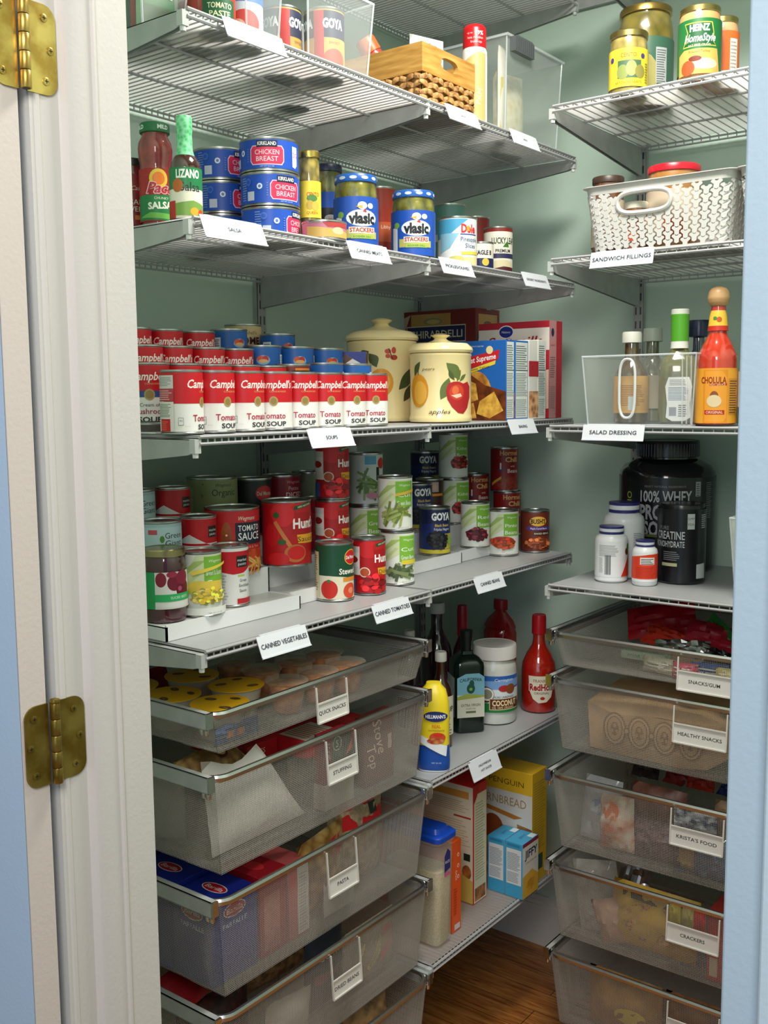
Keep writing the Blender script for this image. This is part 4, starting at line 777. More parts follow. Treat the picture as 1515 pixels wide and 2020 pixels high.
jar('olive_jar', 'slim jar of green olives with gold lid and yellow label', X, Y, z2, jprof(.0195, ho, .016, .86), ho-.012, .0185, 'v:#c0a850:#7a6a24:75:.2', 'm:#c8ac5c:.3', .0195, '#e6c83c', [('t', 'CENTO', 6, ho*540, 7, '#c84020', {'bold': .02, 'w': 24}), ('e', 4, ho*500, 10, 6, '#4c7a3c'), ('e', 0, ho*430, 7, 8, '#b89838'), ('e', 10, ho*420, 7, 8, '#c8a848'), ('t', 'QUEEN', 4, ho*350, 5, '#b03a20', {'w': 20})], (ho*.30, ho*.68), 0)
X, Y = rj(646, .28); hv = zat(X, Y, 330)-z2
VL = lambda r: [('e', 2, 44, 40, 0.1, WH), wrap(r, 20, 92, '#1c4fae'), ('p', [(-34, 22), (34, 22), (34, 34), (-34, 38)], '#b8b45c'), ('e', 2, 58, 31, 15, '#dfe4ea'), ('t', 'vlasic', 2, 58, 19, '#1a1c20', {'bold': .05, 'w': 52}), ('r', -24, 30, 28, 42, '#d8cfc0'), ('t', 'STACKERS', 2, 36.5, 7.5, '#a8382c', {'bold': .03, 'w': 48}), ('r', -20, 21, 24, 28, '#9cb84c'), ('t', 'KOSHER DILL', 2, 24.5, 3.6, '#3c4c20', {'w': 34}), ('r', -52, 6, -38, 60, '#d8dce0'), ('e', -40, 64, 7, 6, '#7aa850'), ('e', 2, 80, 9, 7, '#e8ecf0'), ('p', [(-10, 78), (2, 74), (2, 81)], '#e0a840'), ('e', 18, 80, 6, 5, '#e8ecf0'), ('p', [(2, 70), (8, 74), (10, 68)], '#c83028')]
def pick(cx, x, ytop, r, label, turn, bot=.27, labh=.92, lidc='#1d56a8:.3', dark=False):
    X, Y = rj(cx, x); h = zat(X, Y, ytop)-z2; k = h*labh*1000*.72/92
    ops = []
    return X, Y, h, jar('pickle_jar', label, X, Y, z2, jprof(r, h, r*.9, .80), h-.014, r*.95, 'v:#8f8a34:#4c4c18:45:.25:b', lidc, r, '#1c4fae', VL(r) if not dark else [wrap(r, 14, 96, '#26282c'), ('t', 'vlasic', 2, 58, 17, '#d8d8d0', {'bold': .05, 'w': 46}), ('r', -22, 32, 26, 44, '#a89c84'), ('t', 'STACKERS', 2, 38, 7, '#3a1c18', {'w': 42}), ('e', 4, 76, 12, 7, '#b8b8b4'), ('r', 0, 70, 8, 75, '#b02820')], (.006 if bot else .006, h*.70), turn, capart=[('e', a, 7, 7, 3, '#c8d8ec') for a in range(-80, 90, 22)] if not dark else (), caph=.014)
VB = pick(646, .285, 328, .031, 'dark pickle jar with navy lid behind the slim olive jar', 4, dark=True, lidc='#1c2440:.3')
pick(702, .392, 350, .0415, 'pickle jar with blue label, left one of the two by the olive jar', 14)
pick(815, .405, 381, .0435, 'pickle jar with blue label and bright blue lid, beside the pineapple can', 6)
X, Y = rj(640, .427); q = can('tuna_can', 'low pink and gold tuna can in front of the dark pickle jar', X+.004, Y-.006, z2, .0395, .034, '#c87890', [('p', [(-40, 5), (60, 5), (60, 14), (-40, 24)], '#d8b060'), ('p', [(0, 22), (60, 22), (60, 30), (-10, 30)], '#b84040'), ('e', 20, 16, 12, 6, '#e8d8a0')], 10)
X, Y = rj(752, .29); can('tall_can', 'orange red can squeezed between the two blue pickle jars', X-.0, Y, z2, .030, zat(X, Y, 372)-z2, '#a8321c', [('r', -10, 50, 40, 90, '#c85a30'), ('t', 'Libby', 10, 80, 7, '#e8d8c0')], 0)
X, Y = rj(772, .20); jar('pickle_jar', 'green jar partly hidden left of the bright blue lidded jar', X, Y, z2, jprof(.034, .12, .03), .11, .031, 'v:#7c8238:#4c5418:50', '#3c4a2c', .034, None)
X, Y = rj(886, .27); can('fruit_can', 'teal and red labelled can behind the pineapple can', X, Y, z2, .0375, zat(X, Y, 406)-z2, '#5a8a80', [('r', 0, 84, 50, 108, '#b8402c'), ('t', "Libby's", 10, 96, 9, '#f0e8e0', {'shear': .2}), ('r', -40, 84, -6, 100, '#c8ccc0')], 0)
X, Y = rj(902, .395); hh = zat(X, Y, 432)-z2
can('pineapple_can', 'white and sky blue pineapple slices can', X, Y, z2, .0425, hh, '#dfe4e4', [('p', [(-70, 60), (-30, 60), (0, 84), (20, hh*1000-6), (-70, hh*1000-6)], '#4aa0c8'), ('p', [(-46, 30), (-20, 40), (0, 70), (-46, 70)], '#8cc0d8'), ('t', 'Dole', 22, 80, 17, '#d82c30', {'bold': .04, 'w': 36}), ('e', 20, 80, 4, 6, '#e8a030'), ('r', 2, 67, 44, 69, '#2c3c90'), ('t', 'Pineapple', 24, 58, 9, '#3c5078', {'w': 42}), ('t', 'Slices', 26, 45, 9, '#3c5078', {'w': 26}), ('p', [(4, 26), (60, 28), (60, 35), (4, 32)], '#e8d050'), ('e', -6, 16, 18, 8, '#c8c070'), ('r', 10, 5, 50, 22, '#e8d8a0')], 6)
X, Y = rj(938, .29); can('fruit_can', 'small dark red can between the pineapple and pie filling cans', X, Y, z2, .0335, zat(X, Y, 430)-z2, '#8a2420', [('r', -20, 40, 30, 70, '#d8c8b0'), ('t', 'EAGLE', 8, 54, 9, '#2c2c60', {'bold': .03})], 0)
X, Y = rj(943, .412); can('milk_can', 'squat can with bold dark lettering at the shelf edge', X, Y+.013, z2, .0275, zat(X, Y, 478)-z2, '#e0d8cc', [('t', 'EAGLE B', 6, 38, 9, '#20203c', {'bold': .04, 'w': 38}), ('r', -30, 5, 40, 26, '#1c2450'), ('e', 10, 18, 8, 8, '#d8b040')], 0)
X, Y = rj(981, .405); can('pie_filling_can', 'pie filling can with dark red rim at the far end of the row', X, Y+.004, z2, .033, zat(X, Y, 450)-z2, '#dcd6c8', [wrap(.032, 92, 102, '#7a2420'), ('t', 'LUCKY LEAF', 12, 72, 13, '#2c4424', {'bold': .03, 'w': 58}), ('p', [(8, 58), (20, 72), (24, 58)], '#3c6a2c'), ('t', 'PREMIUM', 10, 50, 7, '#1c1c28', {'bold': .02, 'w': 36}), ('r', -14, 34, 44, 44, '#2c2850'), ('e', 8, 18, 28, 13, '#cbbf9c'), ('p', [(-20, 6), (40, 6), (40, 14), (10, 16), (-20, 10)], '#4a1c20')], 4)

# ---------------------------------------------------------------- top left shelf
def bin_(name, label, x0, x1, yf, yb, z, H, mat='t:#e6ecee:.05', flare=.012, rim=True, cat='bin', rz=0, hand=False, ribs=0):
    """clear open box: axis aligned footprint, thin walls with floor and rolled rim; local x 0..w, y 0..d"""
    w, d = x1-x0, yb-yf; t = thing(name, label, cat, (x0, yf, z), rz); mb = MB(); c = (w/2, d/2); th = .002
    def loop(k, inn): f = flare*(k-1); return [(inn-f, inn-f), (w-inn+f, inn-f), (w-inn+f, d-inn+f), (inn-f, d-inn+f)]
    vs = []
    for inn, zz, k in ((flare, 0, 1), (flare, H, 2), (flare+th, H, 2), (flare+th, th, 1)): vs += [(x, y, zz) for x, y in loop(k, inn)]
    fs = [(0, 3, 2, 1), (12, 13, 14, 15)]
    for a in range(3):
        for i in range(4): fs.append((a*4+i, a*4+(i+1) % 4, a*4+4+(i+1) % 4, a*4+4+i))
    mb.add(vs, fs, mat)
    mb.build('bin_body', t, smooth=False)
    if rim:
        r = MB(); r.tube([(x, y, H) for x, y in loop(2, flare)], .0022, 't:#e8eef2:.45', 6, closed=True)
        for x, y in loop(1.5, flare): pass
        a, b = loop(1, flare), loop(2, flare)
        for i in range(4): r.tube([(*a[i], .001), (*b[i], H)], .0018, 't:#e8eef2:.35', 6)
        r.tube([(x, y, .001) for x, y in a], .0018, 't:#e8eef2:.35', 6, closed=True); r.build('rim', t)
    if hand:
        r = MB(); P = []
        for k in range(24):
            a = 2*PI*k/24; P.append((w*.16+.017*math.copysign(abs(math.cos(a))**.8, math.cos(a)), flare*.5-.001, H*.5+H*.42*math.copysign(abs(math.sin(a))**.6, math.sin(a))))
        r.tube(P, .0028, 't:#f4f8fa:.5', 6, closed=True); r.build('handle_loop', t)
    if ribs:
        r = MB()
        for k in range(ribs): x = w-.01-k*.009; r.bar((flare*.0+.0, d*0, 0), (0, 0, .001), .0005, mat) if False else r.bar((x, flare*.6, .004), (x, flare*.05, H-.004), .0022, 't:#e8eef2:.3')
        r.build('ribs', t)
    return t
def packet(name, label, x, y, z, w, h, d, mat, rz, ops=(), tilt=0, cat='packet', group=None, wrinkle=.0, seed=1):
    """pillow pouch: front facing local -y, standing on z=0"""
    t = thing(name, label, cat, (x, y, z), rz, group); t.rotation_euler = (math.radians(tilt), 0, rz); R = random.Random(seed); mb = MB(); nx, nz = 11, 11; vs = []; fs = []
    N = [[(R.random()-.5)*wrinkle for _ in range(nx)] for _ in range(nz)]
    for s in (-1, 1):
        for j in range(nz):
            for i in range(nx):
                u, v = i/(nx-1), j/(nz-1); b = (math.sin(PI*u)*math.sin(PI*min(1, v*1.0)))**.55 if 0 < i < nx-1 and 0 < j < nz-1 else 0
                vs.append((w*(u-.5)*(1-.06*b), s*d/2*b+(N[j][i] if b else 0), h*v))
    o = nx*nz
    for j in range(nz-1):
        for i in range(nx-1):
            a = j*nx+i; fs.append((a, a+1, a+nx+1, a+nx)); a += o; fs.append((a, a+nx, a+nx+1, a+1))
    mb.add(vs, fs, mat); mb.build('pouch', t)
    if ops: q = MB(); paint(q, lambda u, v, k: (u, -d*.50*(abs(math.sin(PI*min(1, max(0, u/w+.5)))*math.sin(PI*min(1, max(0, v/h)))))**.55-.0008-k, v), [o_ for o_ in ops], 5); q.build('print', t)
    return t
X, Y = rj(288, .305, .05)
sb = bin_('spice_bin', 'clear bin of seasoning packets at the top left, cut off by the jamb', .165, .352, .014, .115, z1, .11)
PC = ['#b8301c', '#2c6a34', '#c8b878', '#a02c48', '#d8d0c0', '#3c5a34', '#c85a2c', '#8a1c24', '#2f7048']
for k in range(11):
    packet('seasoning_packet', 'thin seasoning packet standing in the top left bin, %s' % ['first from the front wall', 'second along', 'third along', 'fourth along', 'fifth along', 'sixth along', 'seventh along', 'eighth along', 'ninth along', 'tenth along', 'last in the line'][k], .192+k*.0135, .064, z1+.0022, .072, .098, .008, PC[k % 9], PI/2-.1, [('r', -30, 60, 30, 82, '#e4dccc'), ('r', -28, 14, 28, 44, PC[(k+4) % 9]), ('t', 'TACO', 0, 71, 9, '#6a1c14')], group='seasoning packets')
X, Y = rj(385, .345, .09); can('paste_can', 'can with a cream and red band, leftmost beside the seasoning bin', X-.015, Y+.030, z1, .031, .088, '#b8a048', [('r', -50, 30, 50, 70, '#8a2c1c'), ('e', 5, 20, 20, 10, '#c87838')], 0)
X, Y = rj(438, .412); can('paste_can', 'can with green TOMATO PASTE label above the first white card', X, Y, z1, .0300, .086, '#a83424', [('r', -28, 8, 28, 44, '#1e5a38'), ('t', 'TOMATO', 2, 34, 8, '#e8e0b8', {'bold': .02, 'w': 40}), ('t', 'PASTE', 2, 22, 8, '#e8e0b8', {'bold': .02, 'w': 34}), ('r', -28, 5, 28, 8, '#d8b040'), ('e', 0, 60, 20, 14, '#c83020')], 6)
a = rowA(470, 60, .43)[1]; b = rowA(550, 60, .43)[1]
bin_('clear_bin', 'clear square tub with a red and blue can inside, above the salsa shelf', .34, .442, a+.006, b, z1, .14, flare=.008)
X, Y = .392, (a+b)/2+.002; can('broth_can', 'blue topped can with a red pepper picture inside the clear tub', X, Y, z1+.0025, .034, .108, '#c8dce8', [wrap(.033, 62, 103, '#2c6ab8'), ('e', 4, 30, 26, 20, '#c82c1c'), ('e', -8, 26, 12, 9, '#e8b8a0'), ('t', 'SOUP', 0, 82, 12, '#e8eef4')], 0)
X, Y = rj(583, .225); jar('brown_jar', 'dark brown glass jar with pale upper part behind the clear bins', X, Y, z1, jprof(.036, .15, .03, .75), .14, .032, 'g:#3c1c10', '#2c3a2c', .036, '#cfd0c4', [], (.05, .085))
a = rowA(592, 60, .43)[1]; b = rowA(722, 60, .43)[1]
bin_('clear_bin', 'clear bin with two sauce cans left of the wooden basket', .28, .448, a, b, z1, .135, flare=.010)
GS = [wrap(.0365, 5, 105, '#c8a048'), ('r', -16, 5, 2, 105, '#c02420'), ('r', 2, 60, 60, 105, '#1c1c40'), ('r', -60, 60, -16, 105, '#4a2c1c'), ('t', 'GOYA', 20, 84, 15, '#f0f0f0', {'bold': .05, 'w': 40}), ('t', 'GOYA', -38, 84, 15, '#f0f0f0', {'bold': .05, 'w': 40}), ('t', 'SWEET', 22, 52, 5, '#a06a20'), ('e', 22, 24, 22, 18, '#c84a2c'), ('e', -34, 24, 18, 18, '#d8904c')]
ya = rowA(628, 60, .385)[1]; yb_ = rowA(664, 60, .405)[1]
g1 = can('sauce_can', 'left sauce can inside the clear bin beside the basket', .336, a+.056, z1+.0025, .0365, .112, '#c8a048', GS, 22, 'sauce cans in the clear bin'); dup(g1, (.389, a+.110, z1+.0025), camyaw(.389, a+.110, -4), 'right sauce can inside the clear bin beside the basket')

# wooden and woven basket
y0_ = rowA(742, 100, .445)[1]; 
def wooden_basket():
    A = rowA(834, 150, .452)[1]; B_ = rowA(937, 160, .44)[1]; x1_, x0_ = .450, .275; d = .205
    yl = A; w = x1_-x0_
    # corner (pixel 833) is the near front corner; front face runs in +y, near end face runs in -x
    yl = rowA(833, 150, .45)[1]; yr_ = rowA(937, 160, .45)[1]
    return yl, yr_
yl, yr_ = wooden_basket(); H = zat(.45, yl, 80)-z1; Wd = .285; Dd = yr_-yl
t = thing('wooden_basket', 'wood framed woven basket with an oval hand hole', 'basket', (.450, yl, z1), PI/2)
hw = .054
mb = MB(); WD = 'wood:#a87430:#d0a256'
f = face((0, 0, H-hw), (1, 0, 0), (0, 0, 1), (0, -1, 0))
# front board with real oval hole: strip ring
n = 28; inner = [(Dd/2+.030*math.copysign(abs(math.cos(2*PI*k/n))**.7, math.cos(2*PI*k/n)), hw*.55+.012*math.copysign(abs(math.sin(2*PI*k/n))**.8, math.sin(2*PI*k/n))) for k in range(n)]
outer = []
for k in range(n):
    c, s = math.cos(2*PI*k/n), math.sin(2*PI*k/n); q = min((Dd/2)/abs(c) if abs(c) > 1e-6 else 9, (hw/2)/abs(s) if abs(s) > 1e-6 else 9); outer.append((Dd/2+c*q, hw/2+s*q))
for cx_, cy_ in ((0, 0), (Dd, 0), (Dd, hw), (0, hw)):
    k = min(range(n), key=lambda i: math.dist(outer[i], (cx_, cy_))); outer[k] = (cx_, cy_)
for wofs in (0, .010):
    vs = [(x, -0+wofs, H-hw+y) for x, y in outer]+[(x, wofs, H-hw+y) for x, y in inner]; mb.add(vs, [(k, (k+1) % n, n+(k+1) % n, n+k) for k in range(n)], WD)
vs = [(x, 0, H-hw+y) for x, y in inner]+[(x, .010, H-hw+y) for x, y in inner]; mb.add(vs, [(k, (k+1) % n, n+(k+1) % n, n+k) for k in range(n)], WD)
vs = [(x, 0, H-hw+y) for x, y in outer]+[(x, .010, H-hw+y) for x, y in outer]; mb.add(vs, [(k, (k+1) % n, n+(k+1) % n, n+k) for k in range(n)], WD)
mb.box(0, .010, .010, Wd, H-hw, H, WD); mb.box(Dd-.010, Dd, .010, Wd, H-hw, H, WD); mb.box(.010, Dd-.010, Wd-.010, Wd, H-hw, H, WD)
mb.build('wood_frame', t, smooth=False)
q = MB(); WV = 'n:#8a5c2c:#c89a5c:90:.6'; rows = 4; hh_ = (H-hw)/rows; R = random.Random(5)
def braid(p0, p1, nrm, zc, ph):
    p0, p1, nrm = Vector(p0), Vector(p1), Vector(nrm); ln = (p1-p0).length; n = max(4, int(ln/.017)); d = (p1-p0).normalized()
    for k in range(n):
        c = p0+d*(ln*(k+.5)/n); up = .5 if (k+ph) % 2 else -.5; P = []
        for j in range(7): s = j/6-.5; P.append(c+d*s*.027+Vector((0, 0, zc+s*up*hh_*1.1))+nrm*(.0055*math.cos(s*PI)-.002))
        rr = .0062
        pts = P; vs = []; fs = []; m_ = 6
        for j, p in enumerate(pts):
            rad = rr*(math.sin(PI*(j+.6)/7.2))**.6
            for a in range(m_): an = 2*PI*a/m_; vs.append(p+nrm*rad*.55*math.cos(an)+Vector((0, 0, 1))*rad*math.sin(an))
        for j in range(6):
            for a in range(m_): fs.append((j*m_+a, j*m_+(a+1) % m_, (j+1)*m_+(a+1) % m_, (j+1)*m_+a))
        q.add(vs, fs, WV)
for rr in range(rows):
    zc = hh_*(rr+.5); braid((.002, .004, 0), (Dd-.002, .004, 0), (0, -1, 0), zc, rr); braid((.004, .004, 0), (.004, Wd-.004, 0), (-1, 0, 0), zc, rr); braid((Dd-.004, .004, 0), (Dd-.004, Wd-.004, 0), (1, 0, 0), zc, rr+1)
q.box(.006, Dd-.006, .006, Wd-.006, 0, .004, WV); q.box(.006, .0075, .006, Wd-.006, 0, H-hw, WV); q.box(Dd-.0075, Dd-.006, .006, Wd-.006, 0, H-hw, WV); q.box(.006, Dd-.006, .006, .0075, 0, H-hw, WV); q.box(.006, Dd-.006, Wd-.0075, Wd-.006, 0, H-hw, WV)
q.build('woven_body', t)
# things in the basket
xx, yy = .330, rowA(756, 80, .330)[1]; yy = yl+.05
tt = jar('spice_bottle', 'red bottle with orange cap leaning out of the wooden basket', .335, yy, z1+.062, jprof(.022, .08, .019), .068, .021, '#b83a2c', '#c8602c', .022, '#b83a2c', [], (.01, .06), caph=.030); tt.rotation_euler = (math.radians(24), math.radians(-22), 0)
packet('flour_bag', 'white paper packet with dark print standing in the basket', .395, yl+Dd*.50, z1+.006, .085, H+.035, .03, '#dcdad6', PI/2-.3, [('t', 'Dom', 10, H*1000+18, 8, '#2c2c34', {'w': 20}), ('r', -20, H*1000-12, 30, H*1000-4, '#3c3c44')], seed=4)
packet('flour_bag', 'smaller white packet behind, printed with a few dark letters', .345, yl+Dd*.45, z1+.006, .075, H+.012, .03, '#e4e2de', PI/2-.5, [('t', 'no', 10, H*1000-2, 8, '#2c2c34')], seed=5)
# spray can right of the basket
X = .415; Y = rowA(936, 100, X)[1]; Y = max(Y, yr_+.030); hs_ = zat(X, Y, 52)-z1
sp = thing('spray_can', 'cooking spray can with bright red cap beside the basket', 'can', (X, Y, z1), camyaw(X, Y)); mb = MB(); r = .0265
mb.lathe([(r-.001, 0), (r, .002), (r, hs_*.74), (r*.93, hs_*.76), (r*.9, hs_*.775)], '#e2ddd4', 36); mb.lay = 0; f = cyl(r, 40); paint(mb, f, [('p', [(-30, 5), (36, 5), (36, hs_*700), (8, hs_*720), (-30, hs_*620)], '#e8b070'), ('p', [(-16, 5), (-6, 5), (0, hs_*600), (-16, hs_*560)], '#b8643c'), ('t', 'PAM', 10, 60, 12, '#e8d8b8', {'rot': 80}), ('r', 26, 5, 38, hs_*700, '#f0e8e0')], f.seg); mb.build('can_body', sp)
c = MB(); r = .0245; c.lathe([(r, hs_*.77), (r, hs_*.95), (r*.96, hs_*.975), (r*.8, hs_*.995), (r*.4, hs_)], '#c8141c:.3', 36); c.lay = 0; f = cyl(r, 40); paint(c, f, [('t', '99%', 10, hs_*905, 8, '#f0e8e8', {'bold': .03}), ('t', 'up to', -10, hs_*905, 4, '#f0d8d8'), ('t', 'less residue', 2, hs_*860, 5, '#f0d8d8', {'w': 34}), ('t', 'build-up', 4, hs_*820, 5, '#f0d8d8', {'w': 24})], f.seg); c.build('cap', sp)
# latched clear bin
a = rowA(972, 150, .40)[1]; b = rowA(1082, 150, .40)[1]; a = max(a, Y+.032); Hc = zat(.40, (a+b)/2, 104)-z1
lt = bin_('latched_bin', 'tall clear plastic bin with dark grey latch at the end of the shelf', .20, .435, a, b, z1, Hc, mat='t:#cfd8d4:.10', flare=.010)
mb = MB(); mb.prism([(a_, b_) for a_, b_ in ((0, 0), (.085, 0), (.085, .030), (.075, .034), (.01, .034), (0, .03))], '#5c6062:.35', face((.237, .012, Hc-.032), (0, 1, 0), (0, 0, 1), (1, 0, 0)), .012)
for k in range(9): mb.bar((.2495, .018+k*.009, Hc-.029), (.2495, .018+k*.009, Hc-.004), .0018, '#4a4e50')
mb.build('latch', lt); mb = MB(); mb.box(-.004, .24, -.004, b-a+.004, Hc-.002, Hc+.003, 't:#e0e6e6:.4'); mb.build('lid', lt)
packet('pasta_bag', 'clear bag of pale pasta shells inside the latched bin', .36, (a+b)/2+.006, z1+.003, .10, Hc*.8, .05, 'v:#d8c890:#e8e4c8:60', PI/2-.2, seed=9)
packet('paper_bag', 'folded white and yellow paper bag inside the latched bin', .41, a+.022, z1+.003, .03, Hc*.92, .02, '#e0dccb', PI/2-.1, [('r', -12, 10, -6, Hc*600, '#d8c44c')], seed=10)

# ================================================================ sixth shelf: oils and hot sauce
z5 = ZA[5]+.0006
def at5(cx, by, r): return base(cx, by, z5, r)
X, Y = at5(1062, 1409, .045); h = zat(X, Y, 1212)-z5; r = .0445
jar('hot_sauce_bottle', 'red hot sauce bottle with a cream round label near the right end', X, Y, z5, [(r*.8, 0), (r*.96, .003), (r, .01), (r, h*.42), (r*.95, h*.50), (r*.72, h*.60), (r*.45, h*.68), (r*.38, h*.73), (r*.36, h*.9)], h*.80, r*.40, 'g:#b01c0c', '#b81420:.3', r, None, turn=0, cat='bottle', caph=h*.2)
q = bpy.data.objects['hot_sauce_bottle']; s = MB(); f = cyl(r+.0006, 40); paint(s, f, [('p', [(-26, 96), (36, 96), (40, 66), (34, 42), (20, 30), (0, 28), (-14, 38), (-24, 60)], '#e4dcc4'), ('t', "FRANK'S", 6, 84, 8, '#8a2c24', {'w': 38}), ('t', 'RedHot', 6, 68, 17, '#f2e8d8', {'bold': .07, 'w': 62}), ('t', 'RedHot', 6, 68, 16, '#a81c24', {'bold': .04, 'w': 58}), ('t', 'ORIGINAL', 8, 53, 6, '#2c2c28', {'w': 38}), ('e', 10, 40, 6, 4, '#b02c24')], f.seg); s.build('paper_label', q)
X, Y = at5(975, 1433, .058); h = zat(X, Y, 1268)-z5; r = .055
jar('coconut_oil_jar', 'wide jar of white coconut oil with a flat white lid', X, Y, z5, [(r*.85, 0), (r*.97, .003), (r, .012), (r, h*.70), (r*.96, h*.76), (r*.86, h*.82), (r*.86, h*.97)], h*.83, r*.97, 'n:#dcdcd6:#cfd2c8:18:.3', '#e6e2dc:.4', r, '#dce4e8', [wrap(r, h*470, h*600, '#2c62b0'), ('p', [(-80, h*440), (80, h*500), (80, h*600), (-80, h*560)], '#7aa4d8'), ('p', [(-60, h*580), (70, h*590), (70, h*640), (-60, h*640)], '#2c62b0'), wrap(r, h*170, h*290, '#1f7c3c'), ('e', -26, h*400, 22, 20, '#5a3420'), ('e', -22, h*405, 17, 16, '#e8e4dc'), ('e', -21, h*405, 12, 12, '#8a8a78'), ('t', 'Carrington', 20, h*590, 7, '#e8f0f8', {'shear': .2, 'w': 48}), ('e', 20, h*480, 14, 8, '#b02c2c'), ('e', 38, h*470, 14, 12, '#8a4a24'), ('r', -16, h*205, 66, h*350, '#d8c89c'), ('r', -14, h*215, 66, h*345, '#5c2418'), ('t', 'COCONUT', 24, h*295, 13, '#f0dca8', {'bold': .04, 'w': 66}), ('t', 'PURE UNREFINED', 22, h*370, 5, '#3c1c14', {'w': 52}), ('t', 'OIL 100% ORGANIC', 20, h*235, 6, '#f0dca8', {'w': 58})], (h*.165, h*.64), 4, caph=h*.17)
X, Y = at5(920, 1446, .036); h = zat(X, Y, 1243)-z5; r = .0375
t = thing('olive_oil_bottle', 'square dark green olive oil bottle with a blue and white label', 'bottle', (X, Y, z5), camyaw(X, Y, 16)); mb = MB()
mb.lathe([(r*.9, 0), (r, .004), (r, h*.66), (r*.96, h*.70), (r*.7, h*.745), (r*.42, h*.77), (r*.38, h*.80)], 'g:#0c1c14', 48, sq=(5, 1.0)); mb.build('glass', t); mb = MB(); mb.lathe([(r*.36, h*.79), (r*.36, h*.9), (r*.41, h*.9), (r*.41, h)], '#141a18:.25', 24); mb.build('cap', t)
q = MB(); paint(q, face((0, -r-.0003, 0), (1, 0, 0), (0, 0, 1), (0, -1, 0)), [('r', -33, h*160, 33, h*560, '#d8d4c4'), ('p', [(-33, h*390), (33, h*380), (33, h*560), (20, h*600), (-12, h*600), (-33, h*560)], '#7fb6cc'), ('p', [(-33, h*370), (-10, h*400), (33, h*378), (33, h*360), (-33, h*340)], '#a0ac4c'), ('t', 'CALIFORNIA', 0, h*545, 7.5, '#1c4a4c', {'bold': .02, 'w': 54, 'arc': -.004}), ('e', 0, h*450, 10, 12, '#1c5048'), ('e', 2, h*500, 6, 8, '#1c5048'), ('e', 0, h*445, 4, 3.5, '#7ab83c'), ('t', 'EXTRA VIRGIN', 0, h*285, 6.5, '#4c4c40', {'w': 46}), ('t', 'OLIVE OIL', 0, h*250, 4, '#6c6c5c', {'w': 24}), ('r', -12, h*.205*1000, 12, h*.225*1000, '#6a7048')]); q.build('front_label', t, smooth=False)
q = MB(); paint(q, face((-r-.0003, 0, 0), (0, -1, 0), (0, 0, 1), (-1, 0, 0)), [('r', -30, h*160, 33, h*560, '#c8d4d0')]); q.build('side_label', t, smooth=False)
X, Y = at5(856, 1527, .034); h = zat(X, Y, 1345)-z5; r = .034; X = min(X, .43)
t = thing('mayonnaise_bottle', 'yellow and blue squeeze bottle of mayonnaise at the front edge', 'bottle', (X, Y, z5), camyaw(X, Y, -6)); mb = MB()
prf = [(r*.9, 0), (r, .004), (r*1.02, h*.10), (r*.97, h*.4), (r*1.0, h*.62), (r*.95, h*.78), (r*.75, h*.92), (r*.5, h*.97), (r*.45, h)]
mb.lathe([(a, b) for a, b in prf if b <= h*.10+.001]+[(r*.98, h*.3)], '#1d4fa8:.3', 40, sq=(2.6, .7)); mb.lathe([(r*.98, h*.3)]+[(a, b) for a, b in prf if b > h*.35], '#ecd428:.3', 40, sq=(2.6, .7)); mb.build('bottle_body', t)
mb = MB(); mb.lathe([(r*.95, -.0), (r*.98, .002), (r*.98, .006)], '#e8e8e8', 32, sq=(2.6, .7)); mb.build('base_cap', t)
q = MB(); paint(q, lambda u, v, k: (u, -(r*.7*.995)*(max(0, 1-(abs(u)/r)**2.6))**(1/2.6)-k-.0012, v), [('p', [(-26, h*330), (28, h*180), (30, h*300), (-26, h*420)], '#eef0f4'), ('e', 6, h*640, 25, h*60, '#1c2a6a'), ('t', "HELLMANN'S", 6, h*640, 7.5, '#f0f0f4', {'bold': .03, 'w': 42}), ('t', 'REAL', 8, h*530, 7, '#d8701c', {'bold': .02, 'w': 18}), ('t', 'MAYONNAISE', 8, h*480, 3.5, '#8a5a1c', {'w': 34}), ('e', 10, h*400, 17, h*60, '#c8502c'), ('e', 6, h*360, 18, h*35, 'v:#d8a05c:#b03a20:90'), ('e', 12, h*430, 10, h*22, '#d8321c'), ('t', 'NET 20 OZ', 8, h*110, 3, '#c8d8f0')], 4); q.build('front_print', t)
def dark(cx, by, ytop, r, label, capc, body, capfrac=.09, lab=None, ops=(), lz=(.2, .5), shoulder=.55, neckr=.38, name='bottle', capr=None):
    X, Y = at5(cx, by, r); X = min(X, D-r-.01); h = zat(X, Y, ytop)-z5; 
    return jar(name, label, X, Y, z5, [(r*.85, 0), (r, .004), (r, h*shoulder), (r*.9, h*(shoulder+.07)), (r*(neckr+.15), h*(shoulder+.17)), (r*neckr, h*(shoulder+.24)), (r*neckr, h*(1-capfrac*.5))], h*(1-capfrac), r*(capr or neckr+.1), body, capc, r, lab, ops, (h*lz[0], h*lz[1]), 0, 'bottle', caph=h*capfrac)
dark(870, 1478, 1285, .0275, 'brown syrup bottle with white cap behind the mayonnaise', '#dcdad2', 'g:#3c140c', .10, '#e0dccc', [('t', 'SYRUP', 10, 90, 12, '#1c1c20', {'bold': .02}), ('e', 14, 70, 9, 7, '#20242c'), ('l', 4, 34, 30, 60, 4, '#7c7c78')], (.14, .55), .55, name='syrup_bottle')
dark(862, 1400, 1188, .040, 'tall dark plum bottle with wide white cap at the back', '#d8d8d4', 'g:#2a141c', .10, None, (), (.2, .5), .52, .42, 'juice_bottle')
dark(912, 1395, 1194, .0265, 'slim bottle with red wrapped neck between the dark bottles', '#a8122c:.3', 'g:#3c1010', .30, None, (), (.2, .5), .5, .36, 'vinegar_bottle', .5)
X, Y = at5(989, 1345, .052); h = zat(X, Y, 1181)-z5; r = .052
